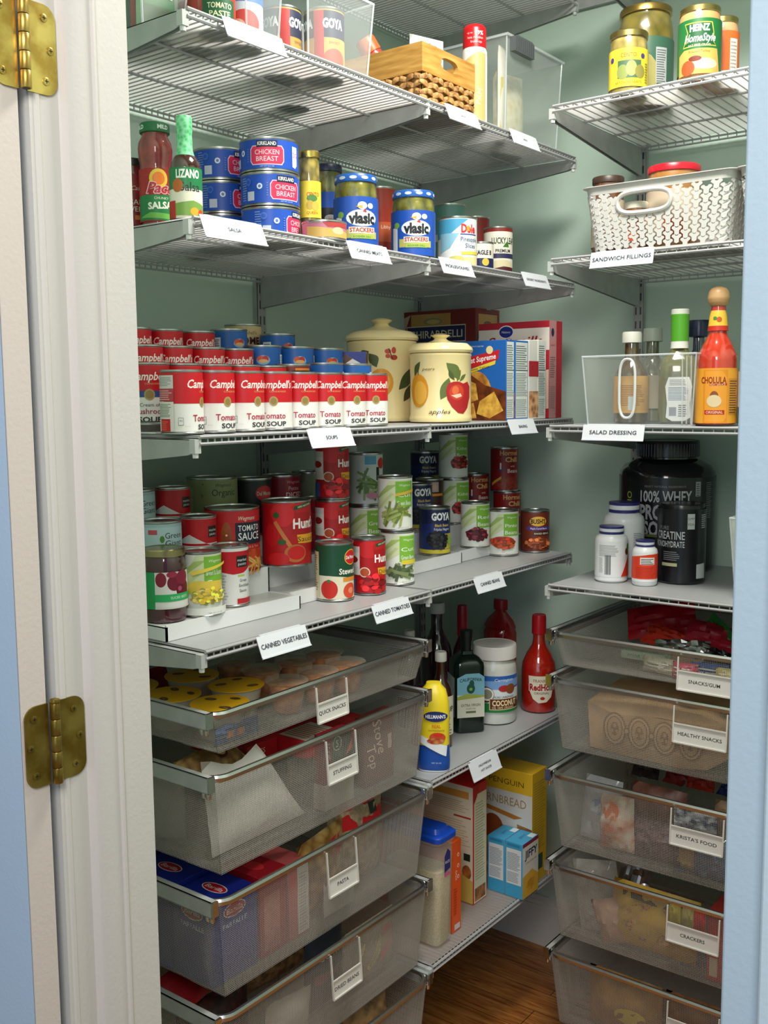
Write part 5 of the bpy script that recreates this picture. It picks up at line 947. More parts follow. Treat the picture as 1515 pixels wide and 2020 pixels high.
jar('juice_jug', 'big translucent red jug with red cap at the back', X, Y, z5, [(r*.85, 0), (r, .005), (r, h*.20), (r*.94, h*.23), (r, h*.26), (r, h*.60), (r*.93, h*.64), (r*.97, h*.67), (r*.80, h*.75), (r*.45, h*.83), (r*.36, h*.86), (r*.36, h*.93)], h*.87, r*.42, 'g:#b01220', '#b8142c:.35', r, cat='bottle', caph=h*.13)
dark(808, 1440, 1243, .030, 'bottle whose white cap peeks over the shallow drawer corner', '#dcdcd8', 'g:#2c1820', .08, None, (), (.2, .5), .6, .36, 'small_bottle')
X, Y = at5(834, 1475, .032); X = min(X, .39)
jar('sauce_jar', 'blue lidded crimson bottle half hidden by the mesh drawer', X, max(Y, .645), z5, jprof(.03, .13, .024), .118, .028, 'g:#a01430', '#24408c', .03, None)

# ================================================================ lowest left shelf: boxes
z6 = ZA[6]+.0006
p = px(1050, 1755, 2, z6); hp = zat(p.x, p.y, 1530)-z6; HP = hp*1000; wp = .155
x1 = p.x-.012; y_ = p.y
hp = zat(x1, y_, 1533)-z6; HP = hp*1000
WP = 190
carton('cornbread_mix_box', 'large yellow and white cornbread mix box against the back', x1-WP*.001, x1, y_+.018, y_+.091, z6, z6+hp, '#e0b428',
       [('r', 0, 0, WP, HP*.80, '#d8d4cc'), ('p', [(WP*.2, HP*.52), (WP, HP*.44), (WP, HP*.1), (WP*.2, HP*.1)], '#c89c30'), ('t', 'PENGUIN', WP*.62, HP*.885, 14, '#6a4c14', {'w': 98}), ('t', 'CORNBREAD', WP*.52, HP*.71, 21, '#a88c50', {'w': 150}), ('p', [(WP*.3, HP*.64), (WP*.86, HP*.585), (WP*.74, HP*.555), (WP*.3, HP*.60)], '#b8742c'), ('e', WP*.42, HP*.44, 30, 34, '#8a4420'), ('p', [(WP*.78, HP*.52), (WP, HP*.5), (WP, HP*.38), (WP*.8, HP*.44)], 'n:#b07438:#7a4820:40'), ('r', 0, 0, WP, 18, '#c89c24')],
       [('l', 6, HP*.3, 66, HP*.92, 26, '#b89a3c'), ('r', 20, HP*.10, 54, HP*.24, '#3c5a50')], [])
p = px(877, 1370+400, 2, z6); 
ja = px(1045, 1768, 2, z6); hj_ = zat(ja.x-.0, ja.y, 1660)-z6
jx = ja.x-.004; jy = ja.y-.028
jw = .048
HJ = hj_*1000
for k in range(2):
    yy0 = jy; xx1 = jx-k*(jw+.001)
    carton('muffin_mix_box', ['small light blue muffin mix box at the shelf edge with corn picture on its side', 'small light blue muffin mix box, left one of the pair'][k], xx1-jw, xx1, yy0+k*.001, yy0+.075, z6, z6+hj_, '#3ea0cc',
           [('r', 4, HJ*.24, 44, HJ*.88, '#d8dce0'), ('l', 6, HJ*.5, 42, HJ*.82, 12, '#7a8a94'), ('l', 6, HJ*.28, 40, HJ*.47, 7, '#8a98a4'), ('r', 6, HJ*.93, 40, HJ*.97, '#2c84b0')],
           [('r', 0, 0, 75, HJ, '#e2dcd0'), ('r', 0, HJ*.93, 75, HJ, '#8a2c40'), ('t', 'JIFFY', 40, HJ*.78, 19, '#26384c', {'bold': .03, 'w': 60}), ('t', 'CORN MUFFIN MIX', 40, HJ*.62, 4, '#4c6a3c', {'w': 52}), ('p', [(0, 0), (75, 0), (75, HJ*.3), (44, HJ*.46), (0, HJ*.4)], '#e0b040'), ('e', 40, HJ*.2, 24, 14, 'v:#e8b83c:#c88c24:80')], [('r', 30, 50, 46, 72, '#d8e8f0'), ('t', 'JIFFY', 24, 40, 8, '#1c6a9a', {'rot': 90, 'w': 30})])
c0 = px(934, 1786, 2, z6); hc_ = zat(c0.x, c0.y, 1552)-z6; HC = hc_*1000
carton('matzo_box', 'tall red and cream cereal box standing edge on', c0.x-.145, c0.x, c0.y, c0.y+.058, z6, z6+hc_, '#c8201c',
       [('r', 2, 2, 143, HC*.985, '#e6dcc4'), ('r', 30, HC*.88, 132, HC*.94, '#d89a48'), ('l', 10, HC*.76, 136, HC*.86, 6, '#c8b890'), ('r', 90, HC*.715, 138, HC*.73, '#b83a2c'), ('l', 10, HC*.4, 136, HC*.7, 15, '#d0bc98'), ('r', 118, HC*.36, 136, HC*.42, '#1c3420'), ('e', 126, HC*.26, 13, 18, 'n:#8a4a24:#c87c38:60'), ('p', [(96, 2), (143, 2), (143, HC*.2), (110, HC*.24)], '#d8b858')],
       [('r', 2, 2, 56, HC*.92, '#ddd6b8'), ('l', 8, HC*.2, 50, HC*.86, 28, '#aab08a'), ('r', 6, 6, 52, HC*.13, 'n:#7a4a2c:#b8743c:60'), ('p', [(0, HC), (0, HC*.84), (14, HC*.9), (24, HC)], '#b01c1c')], [('t', 'RICE', 60, 30, 12, '#f0e0c8', {'bold': .02}), ('t', 'crackers', 100, 26, 9, '#f0e0c8', {'w': 36})])
mb = MB(); o1 = c0.x-.06; t = bpy.data.objects['matzo_box']
mb.add([(-.12, 0, hc_), (-.002, 0, hc_), (-.002, .004, hc_+.004), (-.12, .004, hc_+.004), (-.10, .05, hc_+.018), (.006, .052, hc_+.022)], [(0, 1, 2, 3), (3, 2, 5, 4)], '#c8241c'); mb.build('torn_flap', t)
c1 = px(892, 1843, 2, z6); ho_ = zat(c1.x, c1.y, 1664)-z6; HO = ho_*1000
carton('orange_box', 'narrow bright orange carton beside the rice container', c1.x-.11, c1.x+.0, c1.y, c1.y+.036, z6, z6+ho_, '#e4571c', [], [('t', 'XOO', 16, HO*.62, 7, '#f4e0d0', {'rot': 90}), ('e', 24, HO*.72, 4, 4.5, '#f4e0d0'), ('e', 24, HO*.72, 2.4, 3, '#e4571c'), ('e', 24, HO*.60, 4, 4.5, '#f4e0d0'), ('e', 24, HO*.60, 2.4, 3, '#e4571c'), ('e', 24, HO*.84, 4, 4.5, '#f4e0d0'), ('e', 24, HO*.84, 2.4, 3, '#e4571c'), ('l', 6, HO*.2, 20, HO*.5, 10, '#b83c14'), ('r', 8, 5, 30, 18, '#d8c8d0')], [('r', 20, 8, 80, 28, '#c84a18')])
X2, Y2 = c1.x-.19, c1.y-.01
hb_ = zat(.30, .79, 1600)-z6
carton('baking_soda_box', 'orange carton behind the blue container lid', .185, .295, .775, .815, z6, z6+hb_, '#ee6a1c', [('t', 'BAKING', 55, hb_*1000-30, 10, '#f8e8d8')], [('t', 'X', 18, hb_*1000-20, 10, '#a83c10')], [('r', 10, 10, 80, 16, '#f8e0c8'), ('e', 60, 22, 20, 9, '#d8501c')])
# rice container
c2 = px(866, 1880, 2, z6); xx1 = min(c2.x-.004, .448); hr = zat(xx1, c2.y, 1665)-z6; wr_, dr_ = .150, .064
t = thing('rice_container', 'clear rice container with a bright blue snap lid', 'container', (xx1-wr_/2, c2.y+dr_/2+.004, z6)); 
def rrect(w, d, r, n=5):
    P = []
    for cx_, cy_, a0 in ((w/2-r, -d/2+r, -90), (w/2-r, d/2-r, 0), (-w/2+r, d/2-r, 90), (-w/2+r, -d/2+r, 180)):
        for k in range(n+1): a = math.radians(a0+90*k/n); P.append((cx_+r*math.cos(a), cy_+r*math.sin(a)))
    return P
def stack(mb, rings, m, close=True):
    n = len(rings[0][0]); vs = []; fs = []
    for P, z in rings: vs += [(x, y, z) for x, y in P]
    for j in range(len(rings)-1):
        for i in range(n): fs.append((j*n+i, j*n+(i+1) % n, (j+1)*n+(i+1) % n, (j+1)*n+i))
    if close: fs.append(tuple(range(n))[::-1]); fs.append(tuple((len(rings)-1)*n+i for i in range(n)))
    mb.add(vs, fs, m)
mb = MB(); stack(mb, [(rrect(wr_-.02, dr_-.018, .012), .002), (rrect(wr_-.012, dr_-.012, .014), .012), (rrect(wr_-.006, dr_-.006, .014), hr*.70)], 'n:#cdbb90:#e0d2ae:260:.7'); mb.build('rice', t)
mb = MB(); stack(mb, [(rrect(wr_-.016, dr_-.014, .012), 0), (rrect(wr_-.006, dr_-.006, .014), .010), (rrect(wr_, dr_, .015), hr-.012), (rrect(wr_+.008, dr_+.008, .015), hr-.008), (rrect(wr_+.008, dr_+.008, .015), hr)], 't:#e4e4dc:.22', close=False); mb.build('tub', t)
mb = MB(); stack(mb, [(rrect(wr_+.012, dr_+.012, .016), hr-.002), (rrect(wr_+.012, dr_+.012, .016), hr+.008), (rrect(wr_+.004, dr_+.004, .016), hr+.012), (rrect(wr_-.012, dr_-.012, .014), hr+.012), (rrect(wr_-.020, dr_-.020, .012), hr+.022), (rrect(wr_-.05, dr_-.034, .010), hr+.024)], '#1545b0:.3'); mb.build('lid', t)
q = MB(); paint(q, face((wr_/2-.0, -.01, 0), (0, 1, 0), (0, 0, 1), (1, 0, 0)), [('p', [(2, hr*690), (24, hr*710), (24, hr*860), (14, hr*900), (2, hr*840)], '#2c2c70'), ('r', 2, hr*650, 24, hr*680, '#d85a90'), ('t', 'RICE', 13, hr*780, 6, '#e8e8f4')]); q.build('sticker', t, smooth=False)

# ================================================================ right shelves on the back wall
def rowB(cx, cy, y): p = px(cx, cy, 1, y); return p.x, p.y
zB1, zB2, zB3, zB4 = [z+.0006 for z in ZR[1:]]
X, Y = rowB(1240, 120, .955); h = zat(X, Y, 68)-zB1; r = .0385
jar('artichoke_jar', 'small jar of artichoke hearts with yellow label and gold lid', X, Y, zB1, jprof(r, h, r*.92, .80), h-.013, r*.98, 'v:#c8b46c:#8a7c3c:50:.2', 'm:#c8b070:.28', r, '#ecd83c', [('t', 'CENTO', 0, 72, 8, '#d8641c', {'bold': .02, 'w': 32}), ('r', -22, 28, 26, 62, '#4c6a4c'), ('e', -12, 40, 12, 14, '#8a9450'), ('e', 6, 46, 11, 15, '#a0a860'), ('e', 24, 40, 11, 13, '#8c8444'), ('t', 'ARTICHOKE HEARTS', 0, 20, 5, '#d8641c', {'w': 54}), ('e', 30, 70, 5, 5, '#4c3c80'), ('e', -36, 66, 5, 5, '#4c3c80'), ('l', 36, 20, 46, 60, 8, '#a08c30')], (.012, h*.70), 0, caph=.013)
X, Y = rowB(1273, 90, 1.065); h = zat(X, Y, 22)-zB1; r = .058
jar('olive_jar', 'big jar of green olives behind the artichoke jar', X, Y, zB1, jprof(r, h, r*.88, .80), h-.014, r*.92, 'v:#8a7c34:#5c5420:34:.2', 'm:#b09450:.3', r, '#3c6450', [('e', -10, 56, 38, 46, '#a8a05c'), ('t', 'E', 4, 72, 12, '#2c2c20'), ('r', 22, 40, 48, 110, '#aeb4b4'), ('l', 24, 42, 46, 108, 14, '#5c6464'), ('p', [(10, 8), (60, 8), (60, 30), (20, 36)], '#5a8a3c')], (.012, h*.66), 0, caph=.014)
X, Y = rowB(1380, 90, .955); h = zat(X, Y, 20)-zB1; r = .0405
jar('gravy_jar', 'gravy jar with green label and gold lid', X, Y, zB1, jprof(r, h, r*.9, .84), h-.012, r*.94, '#d8a468', 'm:#bca868:.28', r, '#1c7038', [('p', [(-30, 102), (-24, 84), (-30, 66), (-34, 58), (34, 58), (28, 66), (28, 84), (24, 102)], '#c8b04c'), ('p', [(-28, 100), (-22, 84), (-28, 66), (-32, 60), (32, 60), (26, 66), (26, 84), (22, 100)], '#14582c'), ('t', 'HEINZ', 0, 92, 12, '#eef0ea', {'bold': .04, 'w': 38}), ('t', 'HomeStyle', 0, 74, 14, '#eef0ea', {'shear': .25, 'bold': .02, 'w': 60}), ('t', 'FAT FREE GRAVY', 0, 60, 4.4, '#e4e0c8', {'w': 42}), ('p', [(-44, 8), (44, 8), (36, 54), (-30, 54), (-44, 46)], '#e8a858'), ('t', 'Roasted Turkey', 0, 49, 5, '#8a4420', {'w': 40}), ('e', 10, 26, 26, 10, '#ecd0a8'), ('e', -22, 20, 14, 14, '#a8542c'), ('e', -8, 36, 12, 5, '#7a2c1c')], (.012, h*.80), 0, caph=.012)
X, Y = rowB(1424, 90, 1.03); h = zat(X, Y, 40)-zB1; r = .033
jar('gravy_jar', 'orange labelled jar tucked behind the gravy jar', X, Y, zB1, jprof(r, h, r*.88, .84), h-.012, r*.92, '#d8a878', 'm:#b8a468:.28', r, '#e06a2c', [('r', -60, 5, 60, 30, '#dccfc0'), ('r', 16, 6, 34, 90, '#e4dcd4'), ('l', 17, 8, 33, 88, 12, '#a89c90')], (.012, h*.78), 0)
# white woven-look baskets
def white_basket(x0, x1, yf, yb, z, H, label):
    w, d = x1-x0, yb-yf; t = thing('white_basket', label, 'basket', (x0, yf, z), 0, 'white moulded baskets'); wc = '#cccac6:.35'; fl = .016
    def ring(k, ins=0): e = fl*(1-k)+ins; return rrect(w-2*e, d-2*e, .022)
    c = [(w/2, d/2)]
    sh = lambda P: [(x+w/2, y+d/2) for x, y in P]
    # side wall as interlocked Y shaped cells
    per = sh(ring(1)); 
    def wp(s, v, off=0):   # s metres round the rim path starting front-left, v 0..1
        P0 = sh(ring(v, -off)); n = len(P0); Lr = [math.dist(sh(ring(1))[i], sh(ring(1))[(i+1) % n]) for i in range(n)]; tot = sum(Lr); s = s % tot
        i = 0
        while s > Lr[i]: s -= Lr[i]; i = (i+1) % n
        a, b = P0[i], P0[(i+1) % n]; k = s/Lr[i]; return (a[0]+(b[0]-a[0])*k, a[1]+(b[1]-a[1])*k, v*H)
    base_ = sh(ring(1)); n = len(base_); tot = sum(math.dist(base_[i], base_[(i+1) % n]) for i in range(n)); start = math.dist(base_[-1], base_[0])
    mb = MB(); cw = .0195; chh = .0155/H; nc = int(tot/cw)//2*2; cw = tot/nc; rows = int(.90/chh)
    hole_s0, hole_s1 = None, None
    front = math.dist(base_[-1], base_[0])
    for i in range(nc):
        sc = (i+.5)*cw
        for j in range(rows):
            v0 = .03+j*chh+(chh/2 if i % 2 else 0)
            pm = wp(sc, min(v0+chh/2, .98))
            if pm[1] < .03 and abs(pm[0]-w*.42) < .058 and .585 < v0+chh/2 < .84: continue
            if v0+chh > .965: continue
            a, b = cw*.5, chh*.5; S = cw
            pts = [(-.60, 1.10), (-.30, 1.22), (-.14, .88), (.14, .88), (.30, 1.22), (.60, 1.10), (.68, .74), (.33, .24), (.31, -.50), (.0, -.72), (-.31, -.50), (-.33, .24), (-.68, .74)]
            vs = [wp(sc+x*S*.86, v0+(y*.58+.28)*chh, .0012) for x, y in pts]+[wp(sc+x*S*.86, v0+(y*.58+.28)*chh, -.0012) for x, y in pts]; m = len(pts)
            mb.add(vs, [tuple(range(m)), tuple(range(m, 2*m))[::-1]]+[(q, (q+1) % m, m+(q+1) % m, m+q) for q in range(m)], wc)
    stack(mb, [(sh(ring(0)), 0), (sh(ring(.05)), .05*H), (sh(ring(.05, .002)), .05*H), (sh(ring(0, .002)), .002)], wc, close=False)
    mb.add([(x, y, .001) for x, y in sh(ring(0))], [tuple(range(n))], wc)
    mb.build('lattice_body', t, smooth=False)
    r = MB(); P = [(sh(ring(.88)), .88*H), (sh(ring(1)), .985*H), (sh(ring(1, -.006)), .99*H), (sh(ring(1, -.006)), H), (sh(ring(1, .003)), H), (sh(ring(.88, .003)), .88*H)]; stack(r, P, wc, close=False); r.build('rim', t)
    g = MB(); hc = (w*.42, H*.71); P = []
    for k in range(32): a = 2*PI*k/32; x = hc[0]+.056*math.copysign(abs(math.cos(a))**.55, math.cos(a)); zz = hc[1]+.021*math.copysign(abs(math.sin(a))**.8, math.sin(a)); P.append((x, fl*(1-zz/H)-.001, zz))
    g.tube(P, .0050, wc, 8, closed=True); g.build('handle_ring', t)
    return t
bx0 = px(1136, 430, 1, .922).x+.016; bx1 = px(1450, 430, 1, .922).x-.004; Hb = zat(bx0, .922, 372)-zB2
white_basket(bx0, bx1, .922, 1.14, zB2, Hb, 'white openwork basket with an oval handle, holding jars')
white_basket(bx1+.006, bx1+.006+(bx1-bx0)*.68, .922, 1.14, zB2, Hb, 'second white openwork basket, mostly hidden by the door jamb')
def inb(cx, ytop, y, r, lid, body, label, name='jar'):
    X = px(cx, ytop, 1, y).x; h = zat(X, y, ytop)-zB2-.003; return jar(name, label, X, y, zB2+.003, jprof(r, h, r*.9, .86), h-.014, r*.97, body, lid, r, '#c8b8a0', [('r', -20, 20, 20, 60, '#b04828')], (.02, h*.7), 0, caph=.014)
inb(1200, 351, 1.0, .034, '#3c2820', '#6a3c1c', 'jar with dark brown lid inside the white basket', 'spread_jar')
inb(1330, 330, 1.01, .054, '#c81428:.3', '#a8702c', 'jar with wide red lid inside the white basket', 'spread_jar')
inb(1256, 400, .958, .024, '#d8d0c0', '#8a4a20', 'short brown jar seen through the basket handle', 'spread_jar')
# salad dressings
cb0 = px(1148, 770, 1, .915).x; cb1 = px(1372, 770, 1, .915).x; Hc3 = zat(cb0, .915, 704)-zB3
bb = bin_('clear_bin', 'clear ribbed bin holding the salad dressing bottles', cb0, cb1, .915, 1.15, zB3, Hc3, mat='t:#d8dcd6:.07', flare=.010, ribs=3)
mb = MB(); P = []
hx = px(1238, 760, 1, .915).x-cb0
for k in range(28): a = 2*PI*k/28; P.append((hx+.017*math.copysign(abs(math.cos(a))**.8, math.cos(a)), -.002, Hc3*.53+Hc3*.42*math.copysign(abs(math.sin(a))**.5, math.sin(a))))
mb.tube(P, .0028, 't:#f4f8fa:.55', 6, closed=True); mb.build('grip_loop', bb)
def botB(cx, ytop, y, r, label, body, capc, cap, z, prof, lab=None, ops=(), lz=(0, 0), capr=None, name='dressing_bottle', turn=0, sq=None, glass='t:#ffffff:.05'):
    X = px(cx, ytop+60, 1, y).x; h = zat(X, y, ytop)-z; return X, h, jar(name, label, X, y, z, [(a*r, b*h) for a, b in prof], h*(1-cap), capr or r*.4, body, capc, r, lab, ops(h) if callable(ops) else ops, (h*lz[0], h*lz[1]), turn, 'bottle', caph=h*cap, sq=sq, glass=glass)
BP = [(.85, 0), (1, .02), (1, .48), (.95, .56), (.62, .66), (.46, .72), (.44, .96)]
zi = zB3+.0022
botB(1246, 655, .965, .036, 'brown dressing bottle with white cap and tan label in the clear bin', 'g:#4a3418', '#d0cfc4:.4', .12, zi, BP, '#c8984c', lambda h: [('r', -40, h*150, 40, h*400, '#c09048'), ('l', -30, h*200, 30, h*430, 12, '#8a5c28'), ('r', -6, h*150, 6, h*300, '#b8bcbc')], (.12, .52), .020)
botB(1287, 648, 1.075, .034, 'pale capped bottle at the back of the clear bin', 'g:#6a6a50', '#b8beb2:.4', .14, zi, BP, '#a89c84', (), (.15, .5), .0205)
X, h, o = botB(1341, 610, .972, .0415, 'square shouldered dressing bottle with green neck and white back label', 'g:#5c5c28', None, .12, zi, [(.85, 0), (1, .02), (1, .40), (1, .50), (.85, .57), (.5, .63), (.42, .68), (.40, .99)], None, (), (0, 0), sq=(3, .75))
q = MB(); rr = .0175; q.lathe([(rr*1.04, h*.66), (rr, h*.70), (rr, h*.72)], '#dcdcd4', 28); q.lathe([(rr, h*.72), (rr*1.02, h*.955)], '#4f9c24:.4', 28); q.lathe([(rr*1.02, h*.955), (rr*1.02, h*.995), (rr*.9, h)], '#d0d4c8', 28); q.build('neck_wrap', o)
q = MB(); rf = .0415*.75
paint(q, lambda u, v, k: (u, -rf*(max(0, 1-(abs(u)/.0415)**3))**(1/3)-k-.0008, v), [('p', [(-24, h*60), (-12, h*30), (12, h*30), (24, h*60), (22, h*180), (26, h*330), (20, h*410), (-20, h*410), (-26, h*330), (-22, h*180)], '#dfe2e2'), ('l', -18, h*340, 18, h*395, 4, '#7c848c'), ('l', -20, h*210, 20, h*330, 9, '#6a7ca0'), ('r', -18, h*75, -4, h*150, '#8a909c'), ('l', 0, h*70, 18, h*180, 6, '#5c6470')], 5); q.build('back_label', o)
botB(1378, 632, 1.09, .030, 'dark bottle with a navy cap behind the green necked bottle', 'g:#14203c', '#101c44:.3', .16, zi, BP, None, (), (0, 0), .0235)
X, h, o = botB(1417, 566, .965, .0395, 'orange hot sauce bottle with a round wooden stopper', 'g:#c8341a', None, .12, zB3, [(.88, 0), (1, .015), (1, .47), (.96, .52), (.7, .60), (.5, .66), (.42, .72), (.36, .86)], '#e8a02c', lambda h: [('r', -26, h*20, 22, h*405, '#e08a24'), ('p', [(-22, h*30), (14, h*30), (20, h*60), (20, h*350), (10, h*395), (-22, h*395)], '#e89a30'), ('t', 'CHOLULA', -6, h*330, 12, '#8a2c14', {'bold': .03, 'w': 50}), ('r', -14, h*290, 20, h*306, '#b02c1c'), ('t', 'HOT SAUCE', 2, h*298, 4, '#f0dca0', {'w': 30}), ('e', -4, h*215, 8, 10, '#8a4a20'), ('e', -4, h*180, 14, 12, '#dcc8a0'), ('r', -22, h*85, 16, h*115, '#b82418'), ('t', 'ORIGINAL', -3, h*100, 5.5, '#f0e0c0', {'w': 32}), ('r', 24, h*90, 50, h*340, '#c8882c'), ('l', 26, h*95, 48, h*335, 14, '#5c3c18')], (.02, .415), name='hot_sauce_bottle', turn=0)
q = MB(); rr = .0395
q.lathe([(rr*.50, h*.685), (rr*.47, h*.72)], '#c0281c', 28); q.lathe([(rr*.47, h*.72), (rr*.42, h*.79), (rr*.36, h*.83)], '#e8b83c', 28); q.lathe([(rr*.36, h*.83), (rr*.34, h*.86)], '#c0281c', 28); q.lay = 0; f = cyl(rr*.46, 24); paint(q, f, [('e', 2, h*765, 5, 5, '#c85a24'), ('e', -6, h*775, 4, 3, '#4c8a34')], f.seg); q.build('neck_label', o)
q = MB(); c = h*.925; rs = h*.075; q.lathe([(rs*.62, h*.86), (rs*.8, h*.868), (rs, h*.895), (rs*1.04, h*.93), (rs*.95, h*.965), (rs*.7, h*.99), (rs*.3, h)], 'wood:#b88c5c:#d0a878', 28); o2 = q.build('wooden_stopper', o); o2['label'] = 'round natural wood stopper'
botB(1496, 690, .990, .038, 'dark bottle with a cream label cut off by the right jamb', 'g:#2c1814', '#2c2420', .1, zB3, [(.88, 0), (1, .02), (1, .55), (.9, .66), (.5, .82), (.4, .9), (.4, .98)], '#c4bcb0', lambda h: [('e', -10, h*380, 20, 16, '#d8a83c'), ('t', 'STEAK', -10, h*620, 8, '#2c2420')], (.25, .72), .017, name='sauce_bottle')
# supplements
r = .1095; X, Y = base(1315, 1128, zB4, r); X, Y = px(1315, 1000, 1, 1.258).x, 1.258; h = zat(X, Y, 868)-zB4
t = jar('protein_tub', 'huge black protein powder tub with white WHEY lettering', X, Y, zB4, [(r*.94, 0), (r, .006), (r, h*.70), (r*.985, h*.76), (r*.9, h*.81), (r*.70, h*.845), (r*.60, h*.86), (r*.60, h*.95)], h*.875, r*.655, None, '#121316:.22', r, '#101218:.25', [('t', '100% WHEY', -2, h*590, 25, '#b8bcc0', {'w': 118, 'bold': .02}), ('t', 'PROTEIN', -6, h*470, 32, '#a8acb0', {'w': 112, 'bold': .035}), ('t', 'ISOLATE', -6, h*345, 32, '#a8acb0', {'w': 108, 'bold': .035}), ('t', 'BIO', -94, h*560, 16, '#a8b83c', {'rot': 90}), ('t', 'SELECT NATURAL INGREDIENTS', -4, h*665, 4.5, '#8a8c90', {'w': 94}), ('r', 66, h*590, 80, h*700, '#9a9ea0'), ('l', 68, h*595, 78, h*695, 6, '#3a3c40'), ('l', 98, h*420, 120, h*700, 18, '#6c7070'), ('r', -60, h*280, 20, h*300, '#5c6a2c'), ('e', 60, h*60, 8, 8, '#2c2c30')], (h*.03, h*.73), 0, caph=h*.125, cat='tub', glass='g:#121419', ridges=60)
X, Y = base(1342, 1154, zB4, .052); h = zat(X, Y, 990)-zB4; r = .051
jar('creatine_tub', 'smaller black powder tub in front of the huge black one', X, Y, zB4, [(r*.94, 0), (r, .004), (r, h*.86), (r*.97, h*.90), (r*.9, h*.92), (r*.9, h*.97)], h*.90, r*.93, None, '#15161a:.25', r, '#101118:.3', [('t', 'CREATINE', -27, h*610, 17, '#c8ccd0', {'bold': .01, 'w': 68}), ('t', 'MONOHYDRATE', -30, h*500, 13, '#c8ccd0', {'bold': .01, 'w': 74}), ('t', 'PURE', -40, h*700, 8, '#8a8c90'), ('l', -40, h*300, -2, h*420, 5, '#7c8084'), ('r', -44, h*225, -8, h*265, '#b8b890'), ('r', 12, h*690, 28, h*880, '#c0c4c4'), ('t', 'GMP', 20, h*820, 5, '#2c2c30'), ('t', 'FDA', 20, h*750, 5, '#2c2c30'), ('l', 46, h*700, 64, h*880, 7, '#b8bcbc'), ('p', [(34, h*75), (62, h*70), (60, h*260), (34, h*250)], '#c4c6ca')], (h*.03, h*.93), 0, caph=h*.09, cat='tub', glass='g:#121318')
def pill(cx, by, ytop, r, label, ops):
    X, Y = base(cx, by, zB4, r); h = zat(X, Y, ytop)-zB4
    t = jar('vitamin_bottle', label, X, Y, zB4, [(r*.9, 0), (r, .004), (r, h*.76), (r*.94, h*.81), (r*.72, h*.86), (r*.66, h*.88), (r*.66, h*.92)], h*.905, r*.74, None, '#e0e2ea:.3', r, '#e4e4e6', ops(h), (h*.10, h*.74), 0, cat='bottle', glass='#e6e6e8:.25', caph=h*.095)
    q = MB(); q.lathe([(r*.735, h*.865), (r*.75, h*.868), (r*.75, h*.895), (r*.735, h*.9)], '#2a2a70:.3', 32); q.lathe([(r*.745, h*.965), (r*.75, h*.967), (r*.75, h*1.003), (r*.4, h*1.004)], '#2a2a70:.3', 32); q.build('cap_band', t)
pill(1229, 1142, 990, .0450, 'largest white supplement bottle with navy banded cap', lambda h: [('l', 22, h*300, 50, h*620, 14, '#8a8c94')])
pill(1205, 1150, 1037, .0355, 'middle sized white supplement bottle with barcode label', lambda h: [('l', -28, h*480, 16, h*690, 9, '#9a9c9c'), ('l', -28, h*180, -18, h*460, 12, '#b4b4b4')]+[('r', -14+k*2.2, h*150, -13.0+k*2.2+(k % 3)*.35, h*500, '#3c3c40') for k in range(6)]+[('p', [(22, h*110), (55, h*110), (55, h*560), (40, h*400)], '#d8361c'), ('e', 40, h*560, 7, 8, '#6a3420'), ('e', 44, h*640, 5, 8, '#3c7a34')])
pill(1271, 1157, 1065, .0265, 'smallest white supplement bottle with orange red label', lambda h: [('p', [(-60, h*160), (60, h*160), (60, h*720), (10, h*710), (-60, h*600)], '#dc3a1c'), ('r', -10, h*480, 22, h*640, '#e0dcd8'), ('l', -8, h*490, 20, h*630, 4, '#2c2c30'), ('l', -20, h*200, 24, h*440, 7, '#b82c14')])
xt = px(1440, 1015, 1, .95).x; ht = zat(xt, .95, 1022)-zB4
t = bin_('plastic_tub', 'clear tub of pale green contents cut off by the right jamb', xt, xt+.14, .95, 1.10, zB4, ht, mat='t:#e4ece4:.30', flare=.012); mb = MB(); stack(mb, [([(x+.07, y+.075) for x, y in rrect(.104, .114, .01)], .004), ([(x+.07, y+.075) for x, y in rrect(.122, .132, .01)], ht*.86)], 'n:#b8c890:#d8e0b8:50'); mb.build('contents', t)
# ================================================================ what lies in the drawers
def pk(name, label, x, y, z, w, h, d, mat, face_='A', tilt=0, roll=0, yaw=0, ops=(), seed=1, cat='packet', group=None, wr=.006):
    t = packet(name, label, x, y, z, w, h, d, mat, 0, ops, 0, cat, group, wr, seed)
    t.rotation_euler = (math.radians(tilt), math.radians(roll), (PI/2 if face_ == 'A' else 0)+math.radians(yaw)); return t
fl = [z-h+.0022 for z, h in DA]; fb = [z-h+.0022 for z, h in DB]
# shallow drawer: pasta cups with yellow lids, clear fruit cups
def pasta_cup(x, y, z, rz, label, first=[None]):
    if first[0]: return dup(first[0], (x, y, z), rz, label)
    t = thing('noodle_cup', label, 'cup', (x, y, z), rz, 'yellow lidded noodle cups'); mb = MB(); mb.lathe([(.034, 0), (.036, .002), (.0455, .050), (.0465, .051), (.0465, .053)], 't:#e8e6e0:.5', 36); mb.lathe([(.033, .001), (.0435, .046)], 'n:#d8c8a0:#b89c60:60', 30); mb.build('bowl', t)
    q = MB(); q.lathe([(.0495, .0532), (.0497, .0545), (.046, .0548)], '#f0b81c:.4', 40); q.lay = 0
    f = face((0, 0, .0549), (1, 0, 0), (0, 1, 0), (0, 0, 1)); paint(q, f, [('e', 22, -22, 11, 7, '#6a4a28'), ('t', '2.05oz', 22, -22, 3, '#e0c8a0'), ('e', -24, 12, 11, 7, '#6a4a28'), ('t', 'micro', -24, 12, 3, '#e0c8a0'), ('e', 14, 28, 10, 6, '#6a4a28')]); q.build('foil_lid', t); first[0] = t; return t
z = fl[0]
